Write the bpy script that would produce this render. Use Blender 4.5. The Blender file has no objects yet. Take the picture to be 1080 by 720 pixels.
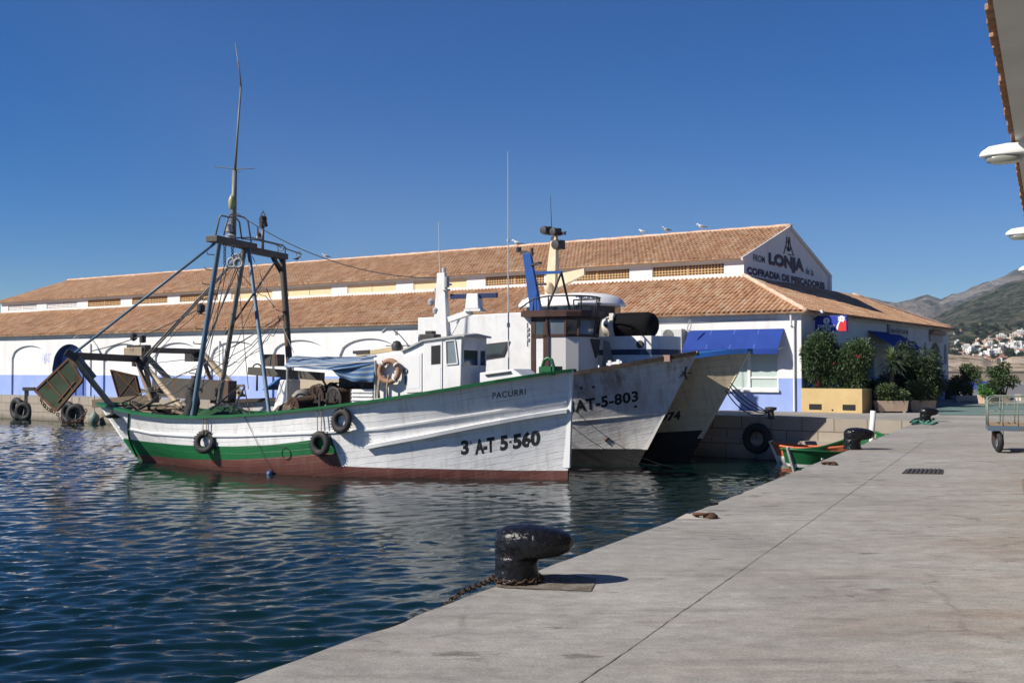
import bpy, bmesh, math, random
import numpy as np
from mathutils import Vector, Matrix, Euler, noise as mnoise

R = math.radians
random.seed(7)
scene = bpy.context.scene
col = scene.collection

# ------------------------------------------------------------------ camera
F = 1180.0 / 1080.0            # focal length / frame width
EYE = Vector((0.0, 0.0, 1.65))
PITCH = math.atan(30.0 / 1180.0)
cam_d = bpy.data.cameras.new('camera')
cam_d.sensor_width = 36.0
cam_d.lens = 36.0 * F
cam_d.clip_start = 0.1
cam_d.clip_end = 40000
cam = bpy.data.objects.new('camera', cam_d)
cam.location = EYE
cam.rotation_euler = (math.pi / 2 + PITCH, 0, 0)
col.objects.link(cam)
scene.camera = cam

# ------------------------------------------------------------------ daylight
SUN_AZ = R(20)                 # light travels towards +x, a little towards +y
SUN_EL = R(37)
world = bpy.data.worlds.new('World')
scene.world = world
world.use_nodes = True
wn = world.node_tree
sky = wn.nodes.new('ShaderNodeTexSky')
sky.sky_type = 'NISHITA'
sky.sun_disc = False
sky.sun_elevation = SUN_EL
to_sun = Vector((-math.cos(SUN_AZ) * math.cos(SUN_EL), -math.sin(SUN_AZ) * math.cos(SUN_EL), math.sin(SUN_EL)))
sky.sun_rotation = math.atan2(to_sun.x, to_sun.y) % (2 * math.pi)
sky.altitude = 1800
sky.air_density = 1.0
sky.dust_density = 0.5
sky.ozone_density = 4.5
wn.nodes['Background'].inputs['Strength'].default_value = 0.068
hs = wn.nodes.new('ShaderNodeHueSaturation'); hs.inputs['Saturation'].default_value = 1.40; hs.inputs['Hue'].default_value = .512
wn.links.new(sky.outputs[0], hs.inputs['Color'])
wn.links.new(hs.outputs[0], wn.nodes['Background'].inputs['Color'])

sun_d = bpy.data.lights.new('sun', 'SUN')
sun_d.energy = 5.0
sun_d.angle = R(0.53)
sun_d.color = (1.0, 0.93, 0.83)
sun = bpy.data.objects.new('sun', sun_d)
sun.rotation_euler = to_sun.to_track_quat('Z', 'Y').to_euler()
sun.location = (-20, -20, 40)
col.objects.link(sun)

scene.view_settings.view_transform = 'Standard'
scene.view_settings.look = 'None'
scene.view_settings.gamma = 1
scene.view_settings.use_curve_mapping = False
scene.view_settings.exposure = 0.42
scene.cycles.max_bounces = 8
scene.cycles.transparent_max_bounces = 12
scene.cycles.volume_bounces = 0
scene.cycles.sample_clamp_indirect = 6
scene.cycles.use_adaptive_sampling = True

# ------------------------------------------------------------------ pixel -> world (measuring helper)
_f = Vector((0, math.cos(PITCH), math.sin(PITCH)))
_u = Vector((0, -math.sin(PITCH), math.cos(PITCH)))
def ray(px, py):
    return _f + Vector((1, 0, 0)) * ((px - 540) / 1180.0) + _u * ((360 - py) / 1180.0)
def at(px, py, Y):
    d = ray(px, py)
    return EYE + d * (Y / d.y)
def on_z(px, py, z=0.0):
    d = ray(px, py)
    return EYE + d * ((z - EYE.z) / d.z)
def proj(p):
    q = Vector(p) - EYE
    w = q.dot(_f)
    return 540 + 1180 * q.x / w, 360 - 1180 * q.dot(_u) / w
WATER = -1.5

# ------------------------------------------------------------------ object helpers
def tag(o, label=None, cat=None, group=None, kind=None):
    if label: o['label'] = label
    if cat: o['category'] = cat
    if group: o['group'] = group
    if kind: o['kind'] = kind
    return o
def empty(name, loc=(0, 0, 0), rz=0.0, label=None, cat=None, group=None):
    o = bpy.data.objects.new(name, None)
    o.empty_display_size = 0.3
    o.location = loc
    o.rotation_euler = (0, 0, rz)
    col.objects.link(o)
    return tag(o, label, cat, group)
KIDS = {}
def link(o, parent=None):
    col.objects.link(o)
    if parent is not None:
        o.parent = parent
        KIDS.setdefault(parent, []).append(o)
    return o
def copy_tree(o, parent=None):
    c = o.copy()
    link(c, parent)
    for ch in list(KIDS.get(o, [])):
        copy_tree(ch, c)
    return c

class MB:
    """collects geometry for one mesh"""
    def __init__(s):
        s.v = []; s.f = []; s.m = []; s.uv = {}; s.cut = []
        s.mi = 0
    def add(s, verts, faces, mi=None, uvs=None):
        b = len(s.v); s.cut.append((b, len(s.f)))
        s.v += [tuple(v) for v in verts]
        for k, f in enumerate(faces):
            if uvs is not None: s.uv[len(s.f)] = [uvs[i] for i in f]
            s.f.append(tuple(i + b for i in f)); s.m.append(s.mi if mi is None else mi)
        return s
    def quad(s, a, b, c, d, mi=None):
        return s.add([a, b, c, d], [(0, 1, 2, 3)], mi)
    def poly(s, pts, mi=None):
        return s.add(pts, [tuple(range(len(pts)))], mi)
    def box(s, c, d, rot=None, mi=None, taper=1.0):
        hx, hy, hz = d[0] / 2, d[1] / 2, d[2] / 2
        vs = []
        for z in (-1, 1):
            t = taper if z > 0 else 1.0
            for x, y in ((-1, -1), (1, -1), (1, 1), (-1, 1)):
                p = Vector((x * hx * t, y * hy * t, z * hz))
                if rot is not None: p = rot @ p
                vs.append(p + Vector(c))
        return s.add(vs, [(3, 2, 1, 0), (4, 5, 6, 7), (0, 1, 5, 4), (1, 2, 6, 5), (2, 3, 7, 6), (3, 0, 4, 7)], mi)
    def b2(s, x0, x1, y0, y1, z0, z1, mi=None):
        return s.box(((x0 + x1) / 2, (y0 + y1) / 2, (z0 + z1) / 2), (x1 - x0, y1 - y0, z1 - z0), mi=mi)
    def beam(s, a, b, w, h=None, mi=None, up=(0, 0, 1)):
        a = Vector(a); b = Vector(b); h = h or w
        t = (b - a).normalized()
        u = Vector(up)
        if abs(t.dot(u)) > .98: u = Vector((1, 0, 0))
        sd = t.cross(u).normalized(); u = sd.cross(t)
        vs = []
        for p in (a, b):
            for x, y in ((-1, -1), (1, -1), (1, 1), (-1, 1)):
                vs.append(p + sd * (x * w / 2) + u * (y * h / 2))
        return s.add(vs, [(0, 1, 2, 3), (7, 6, 5, 4), (0, 4, 5, 1), (1, 5, 6, 2), (2, 6, 7, 3), (3, 7, 4, 0)], mi)
    def tube(s, pts, r, n=8, mi=None, caps=True, closed=False):
        pts = [Vector(p) for p in pts]
        rs = r if isinstance(r, (list, tuple)) else [r] * len(pts)
        N = len(pts); vs = []; fs = []
        prev = None
        for i, p in enumerate(pts):
            if closed: t = pts[(i + 1) % N] - pts[i - 1]
            else: t = pts[min(i + 1, N - 1)] - pts[max(i - 1, 0)]
            if t.length < 1e-9: t = Vector((0, 0, 1))
            t.normalize()
            if prev is None:
                u = Vector((0, 0, 1)) if abs(t.z) < .9 else Vector((1, 0, 0))
            else: u = prev
            sd = t.cross(u)
            if sd.length < 1e-6: sd = t.cross(Vector((0, 1, 0)))
            sd.normalize(); u = sd.cross(t).normalized(); prev = u
            for k in range(n):
                a = 2 * math.pi * k / n
                vs.append(p + (sd * math.cos(a) + u * math.sin(a)) * rs[i])
        for i in range(N if closed else N - 1):
            j = (i + 1) % N
            for k in range(n):
                l = (k + 1) % n
                fs.append((i * n + k, i * n + l, j * n + l, j * n + k))
        if caps and not closed:
            fs.append(tuple(range(n - 1, -1, -1))); fs.append(tuple((N - 1) * n + k for k in range(n)))
        return s.add(vs, fs, mi)
    def loft(s, rings, mi=None, cap0=True, cap1=True, closed=True):
        n = len(rings[0]); vs = [p for r in rings for p in r]; fs = []
        for i in range(len(rings) - 1):
            for k in range(n if closed else n - 1):
                l = (k + 1) % n
                fs.append((i * n + k, i * n + l, (i + 1) * n + l, (i + 1) * n + k))
        if cap0: fs.append(tuple(range(n - 1, -1, -1)))
        if cap1: fs.append(tuple((len(rings) - 1) * n + k for k in range(n)))
        return s.add(vs, fs, mi)
    def lathe(s, prof, n=20, c=(0, 0, 0), M=None, mi=None):
        rings = []
        for r, z in prof:
            ring = []
            for k in range(n):
                a = 2 * math.pi * k / n
                p = Vector((r * math.cos(a), r * math.sin(a), z))
                if M is not None: p = M @ p
                ring.append(p + Vector(c))
            rings.append(ring)
        return s.loft(rings, mi)
    def prism(s, poly, ax, a0, a1, mi=None):
        """poly: 2D points; ax: 'y' -> poly is (x,z), 'z' -> (x,y), 'x' -> (y,z)"""
        def P(p, a):
            return {'y': (p[0], a, p[1]), 'z': (p[0], p[1], a), 'x': (a, p[0], p[1])}[ax]
        n = len(poly)
        vs = [P(p, a0) for p in poly] + [P(p, a1) for p in poly]
        fs = [tuple(range(n - 1, -1, -1)), tuple(range(n, 2 * n))]
        for k in range(n):
            l = (k + 1) % n
            fs.append((k, l, n + l, n + k))
        return s.add(vs, fs, mi)
    def torus(s, c, axis, R1, r, n=20, m=9, mi=None, squash=1.0):
        axis = Vector(axis).normalized()
        q = axis.to_track_quat('Z', 'Y')
        vs = []; fs = []
        for i in range(n):
            a = 2 * math.pi * i / n
            for k in range(m):
                b = 2 * math.pi * k / m
                p = Vector(((R1 + r * math.cos(b)) * math.cos(a), (R1 + r * math.cos(b)) * math.sin(a), r * squash * math.sin(b)))
                vs.append(q @ p + Vector(c))
        for i in range(n):
            for k in range(m):
                fs.append((i * m + k, ((i + 1) % n) * m + k, ((i + 1) % n) * m + (k + 1) % m, i * m + (k + 1) % m))
        return s.add(vs, fs, mi)
    def blob(s, c, rad, n=10, m=7, mi=None, jit=0.0, rnd=random):
        vs = []; fs = []
        rad = rad if isinstance(rad, (tuple, list)) else (rad,) * 3
        for i in range(m + 1):
            th = math.pi * i / m
            for k in range(n):
                ph = 2 * math.pi * k / n
                j = 1 + jit * (rnd.random() - .5)
                vs.append((c[0] + rad[0] * j * math.sin(th) * math.cos(ph), c[1] + rad[1] * j * math.sin(th) * math.sin(ph), c[2] + rad[2] * j * math.cos(th)))
        for i in range(m):
            for k in range(n):
                l = (k + 1) % n
                fs.append((i * n + k, (i + 1) * n + k, (i + 1) * n + l, i * n + l))
        return s.add(vs, fs, mi)
    def each(s, name, mats, parent=None, **kw):
        """one object per added shape"""
        ends = s.cut[1:] + [(len(s.v), len(s.f))]
        out = []
        for (v0, f0), (v1, f1) in zip(s.cut, ends):
            q = MB(); q.v = s.v[v0:v1]; q.f = [tuple(i - v0 for i in f) for f in s.f[f0:f1]]; q.m = s.m[f0:f1]
            out.append(q.build(name, mats, parent, **kw))
        return out
    def build(s, name, mats, parent=None, smooth=False, bevel=0.0, weld=False, auto=None):
        me = bpy.data.meshes.new(name)
        me.from_pydata(s.v, [], s.f)
        if not isinstance(mats, (list, tuple)): mats = [mats]
        for m in mats: me.materials.append(m)
        if len(mats) > 1: me.polygons.foreach_set('material_index', s.m)
        if s.uv:
            lay = me.uv_layers.new(name='UVMap')
            for p in me.polygons:
                if p.index in s.uv:
                    for li, uv in zip(p.loop_indices, s.uv[p.index]): lay.data[li].uv = uv
        if weld:
            bm = bmesh.new(); bm.from_mesh(me)
            bmesh.ops.remove_doubles(bm, verts=bm.verts, dist=1e-4)
            bmesh.ops.recalc_face_normals(bm, faces=bm.faces)
            bm.to_mesh(me); bm.free()
        if smooth:
            me.polygons.foreach_set('use_smooth', [True] * len(me.polygons))
            if auto is not None: me.set_sharp_from_angle(angle=R(auto))
        me.update()
        o = bpy.data.objects.new(name, me)
        if bevel:
            bv = o.modifiers.new('bevel', 'BEVEL'); bv.width = bevel; bv.segments = 2; bv.limit_method = 'ANGLE'
            bv.angle_limit = R(40)
        return link(o, parent)

# ------------------------------------------------------------------ materials
class NT:
    def __init__(s, name):
        s.mat = bpy.data.materials.new(name); s.mat.use_nodes = True
        s.t = s.mat.node_tree; s.b = s.t.nodes['Principled BSDF']
        s.out = s.t.nodes['Material Output']
        s.tc = s.t.nodes.new('ShaderNodeTexCoord')
    def n(s, typ, **kw):
        nd = s.t.nodes.new(typ)
        for k, v in kw.items(): setattr(nd, k, v)
        return nd
    def put(s, sock, v):
        if isinstance(v, bpy.types.NodeSocket): s.t.links.new(v, sock)
        elif v is not None:
            if isinstance(v, (tuple, list)) and len(v) == 3 and sock.type == 'RGBA': v = (*v, 1)
            sock.default_value = v
    def map(s, vec, sc=(1, 1, 1), rot=(0, 0, 0), loc=(0, 0, 0)):
        m = s.n('ShaderNodeMapping'); s.put(m.inputs[0], vec)
        m.inputs['Scale'].default_value = sc; m.inputs['Rotation'].default_value = rot; m.inputs['Location'].default_value = loc
        return m.outputs[0]
    def noise(s, vec, scale, detail=4, rough=.55, dist=0.0):
        m = s.n('ShaderNodeTexNoise'); s.put(m.inputs['Vector'], vec)
        m.inputs['Scale'].default_value = scale; m.inputs['Detail'].default_value = detail
        m.inputs['Roughness'].default_value = rough; m.inputs['Distortion'].default_value = dist
        return m.outputs[0]
    def ramp(s, fac, stops, interp='LINEAR'):
        m = s.n('ShaderNodeValToRGB'); s.put(m.inputs[0], fac); m.color_ramp.interpolation = interp
        e = m.color_ramp.elements
        while len(e) < len(stops): e.new(0.5)
        for k, (p, c) in enumerate(stops):
            e[k].position = p
            if not isinstance(c, (tuple, list)): c = (c, c, c)
            e[k].color = (*c, 1) if len(c) == 3 else c
        return m.outputs[0]
    def mix(s, fac, a, b, mode='MIX'):
        m = s.n('ShaderNodeMix', data_type='RGBA', blend_type=mode)
        s.put(m.inputs[0], fac); s.put(m.inputs[6], a); s.put(m.inputs[7], b)
        return m.outputs[2]
    def math(s, op, a, b=None, c=None, clamp=False):
        m = s.n('ShaderNodeMath', operation=op, use_clamp=clamp)
        s.put(m.inputs[0], a)
        if b is not None: s.put(m.inputs[1], b)
        if c is not None: s.put(m.inputs[2], c)
        return m.outputs[0]
    def sep(s, vec):
        m = s.n('ShaderNodeSeparateXYZ'); s.put(m.inputs[0], vec); return m.outputs
    def comb(s, x=0, y=0, z=0):
        m = s.n('ShaderNodeCombineXYZ'); s.put(m.inputs[0], x); s.put(m.inputs[1], y); s.put(m.inputs[2], z); return m.outputs[0]
    def white(s, vec):
        m = s.n('ShaderNodeTexWhiteNoise'); s.put(m.inputs['Vector'], vec); return m.outputs
    def bump(s, h, strength=.3, dist=.02, prev=None):
        m = s.n('ShaderNodeBump'); s.put(m.inputs['Height'], h)
        m.inputs['Strength'].default_value = strength; m.inputs['Distance'].default_value = dist
        if prev is not None: s.put(m.inputs['Normal'], prev)
        return m.outputs[0]
    def done(s, color=None, rough=.6, metal=0.0, normal=None, spec=.4):
        if color is not None: s.put(s.b.inputs['Base Color'], color)
        s.put(s.b.inputs['Roughness'], rough); s.put(s.b.inputs['Metallic'], metal)
        s.b.inputs['Specular IOR Level'].default_value = spec
        if normal is not None: s.put(s.b.inputs['Normal'], normal)
        return s.mat

def simple(name, c, c2=None, rough=.6, scale=3.0, stretch=(1, 1, 1), lo=.35, hi=.7, bump=0.0, bscale=30, metal=0.0, spec=.4):
    t = NT(name)
    v = t.map(t.tc.outputs['Object'], stretch)
    color = c
    if c2 is not None:
        color = t.ramp(t.noise(v, scale, 6, .62), [(lo, c), (hi, c2)])
    nrm = None
    if bump: nrm = t.bump(t.noise(t.tc.outputs['Object'], bscale, 4), bump, .02)
    return t.done(color, rough, metal, nrm, spec)

def rusty(name, c, c2, rust=(.16, .06, .025), amt=.62, rough=.5, scale=2.5, metal=0.0):
    """paint with an older shade, worn patches and rust"""
    t = NT(name); o = t.tc.outputs['Object']
    base = t.ramp(t.noise(o, scale, 6, .65), [(.35, c), (.68, c2)])
    ru = t.ramp(t.noise(t.map(o, (1, 1, .45), loc=(3, 7, 1)), scale * 1.7, 8, .7), [(amt, 0.0), (amt + .07, 1.0)])
    cc = t.mix(ru, base, rust)
    return t.done(cc, t.math('ADD', t.math('MULTIPLY', ru, .35), rough), metal, t.bump(t.noise(o, 40, 4), .25, .01))

M = {}
M['black'] = simple('black_rubber', (.012, .012, .013), (.03, .03, .03), .7, 6)
M['dark'] = simple('dark_metal', (.03, .03, .032), (.055, .045, .04), .55, 5)
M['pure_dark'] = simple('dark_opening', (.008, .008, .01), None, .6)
def worn_white():
    t = NT('white_paint'); o = t.tc.outputs['Object']
    c = t.ramp(t.noise(o, 1.6, 6, .65), [(.35, (.78, .78, .77)), (.75, (.64, .64, .62))])
    st = t.ramp(t.noise(t.map(o, (5, 5, .5)), 1.3, 6, .7), [(.55, 0.0), (.78, .5)])
    c = t.mix(st, c, (.42, .38, .32))
    ru = t.ramp(t.noise(t.map(o, (4, 4, .7), loc=(3, 1, 2)), 1.6, 8, .75), [(.66, 0.0), (.72, .8)])
    c = t.mix(ru, c, (.30, .15, .06))
    return t.done(c, .45, 0, t.bump(t.noise(o, 3, 4), .2, .02), .35)
M['white'] = worn_white()
M['cream'] = simple('cream_paint', (.70, .56, .38), (.58, .45, .3), .5, 1.6)
M['green'] = simple('green_paint', (.006, .12, .035), (.012, .085, .03), .45, 2.0)
M['blue'] = rusty('blue_paint', (.012, .085, .33), (.02, .065, .22), amt=.70, rough=.4)
M['pipe'] = rusty('blue_grey_pipe', (.075, .15, .23), (.12, .17, .21), amt=.6, rough=.5, scale=3)
M['greypipe'] = rusty('grey_pipe', (.19, .20, .20), (.15, .13, .11), amt=.57, rough=.5, scale=3)
M['brownpipe'] = rusty('brown_pipe', (.09, .075, .06), (.06, .06, .055), amt=.55, rough=.6, scale=3)
M['rust'] = simple('rust', (.13, .055, .025), (.05, .028, .02), .85, 5, bump=.4)
M['beige'] = rusty('beige_metal', (.42, .33, .22), (.33, .26, .18), amt=.6, rough=.6, scale=2.5)
M['wood'] = simple('weathered_wood', (.24, .18, .12), (.13, .09, .06), .75, 4, (1, 1, 6))
M['brown'] = simple('brown_wood_trim', (.07, .032, .022), (.045, .022, .018), .5, 3)
M['net'] = simple('fishing_net', (.02, .018, .015), (.05, .035, .022), .95, 9, bump=.8, bscale=60)
M['rope'] = simple('rope', (.34, .27, .18), (.2, .16, .11), .9, 8)
M['wire'] = simple('wire', (.06, .06, .06), None, .5)
M['lightwire'] = simple('light_wire', (.5, .5, .5), None, .5)
M['fibre'] = simple('white_fibre', (.75, .75, .74), None, .35)
M['grate'] = simple('cast_iron', (.04, .035, .03), (.07, .05, .035), .7, 8)
def glass(name, c=(.02, .03, .04), rough=.06):
    t = NT(name)
    return t.done(t.ramp(t.noise(t.tc.outputs['Object'], 1.3, 3), [(.3, c), (.7, tuple(x * 1.9 for x in c))]), rough, 0, None, .9)
M['glass'] = glass('window_glass')
M['glass_lit'] = glass('window_glass_painted_light', (.11, .13, .15), .12)  # paler base colour paints reflected light into some panes
def cam_text(txt, bold=0.0, font_space=1.0):
    cu = bpy.data.curves.new('lettering', 'FONT'); cu.body = txt; cu.offset = bold; cu.space_character = font_space
    cu.resolution_u = 4
    o = bpy.data.objects.new('lettering', cu); col.objects.link(o)
    dg = bpy.context.evaluated_depsgraph_get(); dg.update()
    me = bpy.data.meshes.new_from_object(o.evaluated_get(dg))
    bpy.data.objects.remove(o); bpy.data.curves.remove(cu)
    return me
def text_mesh(txt, place, mt, parent, name='lettering', bold=0.0, sub=0, space=1.0, aspect=None):
    """place(u, v) -> local point; u, v run 0..1 over the inked box of the text"""
    me = cam_text(txt, bold, space)
    bm = bmesh.new(); bm.from_mesh(me)
    if sub:
        bmesh.ops.triangulate(bm, faces=bm.faces)
        bmesh.ops.subdivide_edges(bm, edges=bm.edges, cuts=sub, use_grid_fill=True)
    xs = [v.co.x for v in bm.verts]; ys = [v.co.y for v in bm.verts]
    x0, x1, y0, y1 = min(xs), max(xs), min(ys), max(ys)
    for v in bm.verts: v.co = place((v.co.x - x0) / (x1 - x0), (v.co.y - y0) / (y1 - y0))
    bm.to_mesh(me); bm.free()
    me.materials.clear(); me.materials.append(mt); me.update()
    me.name = name
    return link(bpy.data.objects.new(name, me), parent)
M['ink'] = simple('black_lettering', (.012, .012, .014), None, .5)
M['ink_worn'] = simple('worn_black_lettering', (.012, .012, .014), (.05, .05, .05), .6, 9)
# ================================================================== WATER
def build_water():
    xs = np.concatenate([np.linspace(-60, -24, 260, endpoint=False), np.linspace(-24, -5, 300, endpoint=False), np.linspace(-5, 12.5, 420)])
    ys = [3.0]
    while ys[-1] < 88: ys.append(ys[-1] + 0.032 + 0.0036 * (ys[-1] - 3))
    ys = np.array(ys)
    X, Y = np.meshgrid(xs, ys)
    rng = np.random.RandomState(5)
    Z = np.zeros_like(X)
    wx = X + .5 * np.sin(.37 * Y + .21 * X) + .25 * np.sin(.9 * X - .6 * Y + 2)
    wy = Y + .45 * np.sin(.31 * X - .17 * Y + 1) + .22 * np.sin(.83 * X + .7 * Y)
    for k in range(64):
        lam = .19 * (9.0 ** (rng.rand() ** 1.5))
        th = R(99) + rng.randn() * R(20)
        a = .0118 * lam ** .92 * (.5 + rng.rand()) * (.50 if lam > .7 else .62)
        ph = rng.rand() * 6.28
        kx, ky = 2 * math.pi / lam * math.cos(th), 2 * math.pi / lam * math.sin(th)
        env = .65 + .5 * np.sin(wx * .13 * (1 + rng.rand()) + rng.rand() * 6) * np.sin(wy * .11 * (1 + rng.rand()) + rng.rand() * 6)
        s = np.sin(kx * wx + ky * wy + ph)
        Z += a * env * (s + .25 * (1 - np.abs(np.sin((kx * wx + ky * wy + ph) / 2)) * 2))
    def ss(a, b, v): q = np.clip((v - a) / (b - a), 0, 1); return q * q * (3 - 2 * q)
    lee = ss(-12, -3, X + .35 * (Y - 22)) * ss(11, 18, Y)              # sheltered water in front of the hulls
    patch = .5 + .5 * np.sin(.23 * wx + .4 * np.sin(.19 * wy)) * np.sin(.27 * wy + .5 * np.sin(.15 * wx) + 1)
    Z *= (1 - .40 * lee) * (.78 + .4 * patch)
    Z += WATER
    ny, nx = X.shape
    co = np.stack([X, Y, Z], -1).reshape(-1, 3)
    idx = np.arange(ny * nx).reshape(ny, nx)
    q = np.stack([idx[:-1, :-1], idx[:-1, 1:], idx[1:, 1:], idx[1:, :-1]], -1).reshape(-1, 4)
    base = len(co)
    extra = np.array([(-500, -60, WATER - .1), (60, -60, WATER - .1), (60, 420, WATER - .1), (-500, 420, WATER - .1)])
    co = np.vstack([co, extra]); q = np.vstack([q, [[base, base + 1, base + 2, base + 3]]])
    me = bpy.data.meshes.new('water')
    me.vertices.add(len(co)); me.vertices.foreach_set('co', co.ravel())
    me.loops.add(q.size); me.loops.foreach_set('vertex_index', q.ravel())
    me.polygons.add(len(q)); me.polygons.foreach_set('loop_start', np.arange(len(q)) * 4)
    me.polygons.foreach_set('use_smooth', np.ones(len(q), bool))
    me.update(); me.validate()
    t = NT('harbour_water'); o = t.tc.outputs['Object']
    h = t.noise(t.map(o, (.8, 2.0, 1)), 5.5, 5, .6, .5)
    t.b.inputs['IOR'].default_value = 1.33
    c = t.ramp(t.noise(o, .12, 3), [(.35, (.002, .011, .011)), (.7, (.003, .016, .013))])
    m = t.done(c, .035, 0, t.bump(h, .13, .025), .5)
    me.materials.append(m)
    ob = bpy.data.objects.new('water', me); link(ob); tag(ob, kind='structure')
build_water()

# ================================================================== QUAY
EDGE = [Vector((-13.5, -18, 0)), Vector((-1.48, 5.92, 0)), Vector((1.81, 12.4, 0)), Vector((7.5, 24.3, 0)), Vector((13.2, 36.3, 0))]
K = EDGE[-1]
FARDIR = Vector((-.785, .62, 0)).normalized()
FARN = Vector((-.62, -.785, 0))            # towards the water
def build_quay():
    t = NT('quay_concrete'); o = t.tc.outputs['Object']
    rot = t.map(o, (1, 1, 1), (0, 0, R(-26)))
    big = t.noise(o, .35, 6, .6)
    c = t.ramp(big, [(.3, (.222, .215, .201)), (.5, (.290, .281, .264)), (.72, (.358, .347, .327))])
    # rust-brown traffic stains, stronger inland, and long dark scuffs
    st = t.ramp(t.noise(t.map(o, (.8, 1.6, 1), loc=(4, 2, 0)), .33, 7, .68), [(.52, 0.0), (.68, 1.0)])
    c = t.mix(t.math('MULTIPLY', st, .3), c, (.24, .175, .125))
    sc = t.ramp(t.noise(t.map(o, (.5, 3.2, 1), (0, 0, R(4))), 1.1, 7, .7), [(.52, 0.0), (.72, 1.0)])
    c = t.mix(t.math('MULTIPLY', sc, .62), c, (.13, .118, .108))
    sp = t.ramp(t.noise(t.map(o, (.7, 1.6, 1)), 1.5, 9, .72), [(.595, 0.0), (.635, 1.0)])
    c = t.mix(t.math('MULTIPLY', sp, .62), c, (.085, .07, .06))
    pale = t.ramp(t.noise(t.map(o, (1, 1, 1), loc=(9, 1, 0)), 5.5, 4, .6), [(.70, 0.0), (.74, 1.0)])
    c = t.mix(t.math('MULTIPLY', pale, .5), c, (.47, .45, .41))
    br = t.sep(o)       # brown rust and oil wash that gathers along the shed side of the quay
    inl = t.math('MULTIPLY_ADD', br[0], .9, t.math('MULTIPLY', br[1], -.435))
    inl = t.ramp(t.math('MULTIPLY', t.math('ADD', inl, 2.3), .45), [(0, 0.0), (1, 1.0)])
    rw = t.ramp(t.noise(t.map(o, (.5, 1.7, 1), loc=(7, 3, 0)), .8, 8, .72), [(.44, 0.0), (.66, 1.0)])
    c = t.mix(t.math('MULTIPLY', t.math('MULTIPLY', rw, inl), .42), c, (.21, .125, .08))
    vo = t.n('ShaderNodeTexVoronoi', feature='DISTANCE_TO_EDGE'); t.put(vo.inputs['Vector'], t.mix(.25, o, t.noise(o, 1.5, 5, .7))); vo.inputs['Scale'].default_value = .32
    cr = t.math('MULTIPLY', t.ramp(vo.outputs[0], [(0, 1.0), (.008, 0.0)]), t.ramp(t.noise(o, .5, 3), [(.52, 0.0), (.62, 1.0)]))
    c = t.mix(t.math('MULTIPLY', cr, .55), c, (.09, .08, .07))
    c = t.mix(.42, c, t.ramp(t.noise(t.map(o, (.9, 1.3, 1)), 4.5, 9, .78), [(.3, (.16, .16, .16)), (.7, (.84, .84, .82))]), 'OVERLAY')
    fine = t.noise(o, 55, 4, .7)
    c = t.mix(.34, c, t.ramp(fine, [(.3, (.1, .1, .1)), (.7, (.9, .88, .84))]), 'OVERLAY')
    hgt = t.math('ADD', t.math('MULTIPLY', fine, .5), t.noise(o, 4, 6, .6))
    top = t.done(c, .82, 0, t.bump(hgt, .35, .012), .25)
    chip = []
    for a, b in zip(EDGE[:-1], EDGE[1:]):
        n = max(1, int((b - a).length / .11)); nn = Vector((b.y - a.y, a.x - b.x, 0)).normalized()
        for k in range(n):
            p = a.lerp(b, k / n); e = mnoise.noise(p * 4) * .012 + max(0, mnoise.noise(p * 1.7 + Vector((5, 1, 0))) - .32) * .16
            chip.append(p + nn * e)
    pts = chip + [K, K + FARDIR * 420, Vector((-600, 4200, 0)), Vector((4500, 4200, 0)), Vector((4500, -18, 0))]
    bm = bmesh.new()
    f = bm.faces.new([bm.verts.new(p) for p in pts])
    bmesh.ops.triangulate(bm, faces=[f])
    for fc in bm.faces:
        if fc.normal.z < 0: fc.normal_flip()
    me = bpy.data.meshes.new('quay'); bm.to_mesh(me); bm.free(); me.materials.append(top)
    tag(link(bpy.data.objects.new('quay', me)), kind='structure')
    # faces of the quay: near one (unseen but real) and the block-built far one with its step
    t = NT('quay_blocks'); o = t.tc.outputs['UV']
    br = t.n('ShaderNodeTexBrick'); t.put(br.inputs['Vector'], o)
    br.inputs['Color1'].default_value = (.40, .36, .30, 1); br.inputs['Color2'].default_value = (.32, .285, .235, 1)
    br.inputs['Mortar'].default_value = (.12, .10, .08, 1); br.inputs['Scale'].default_value = 1
    br.inputs['Mortar Size'].default_value = .018; br.inputs['Brick Width'].default_value = 1.15; br.inputs['Row Height'].default_value = .52
    wv = t.sep(o)[1]
    damp = t.ramp(t.math('ADD', wv, t.math('MULTIPLY', t.noise(o, 1.5, 5), .5)), [(.0, 0.0), (.62, 1.0)])
    cc = t.mix(t.math('MULTIPLY', t.noise(o, 2.2, 6, .7), .55), br.outputs[0], (.19, .15, .11))
    cc = t.mix(damp, (.030, .032, .02), cc)
    blk = t.done(cc, .85, 0, t.bump(br.outputs['Fac'], -.4, .02), .2)
    mb = MB()
    def face(a, b, z0, z1, off):
        n = Vector((b.y - a.y, a.x - b.x, 0)).normalized()
        L = (b - a).length
        p = [a + n * off * -1 + Vector((0, 0, z0)), b + n * off * -1 + Vector((0, 0, z0)), b + n * off * -1 + Vector((0, 0, z1)), a + n * off * -1 + Vector((0, 0, z1))]
        mb.add(p, [(0, 1, 2, 3)], uvs=[(0, z0 + 1.5), (L, z0 + 1.5), (L, z1 + 1.5), (0, z1 + 1.5)])
    for a, b in zip(EDGE[:-1], EDGE[1:]): face(a, b, -3, 0, 0)
    face(K, K + FARDIR * 420, -3, 0, 0)
    tag(mb.build('quay_wall', blk), kind='structure')
    # low stone footing along the far quay
    mb = MB(); a = K + FARN * .0 + FARDIR * .5; b = K + FARDIR * 9.5
    w = .22
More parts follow.
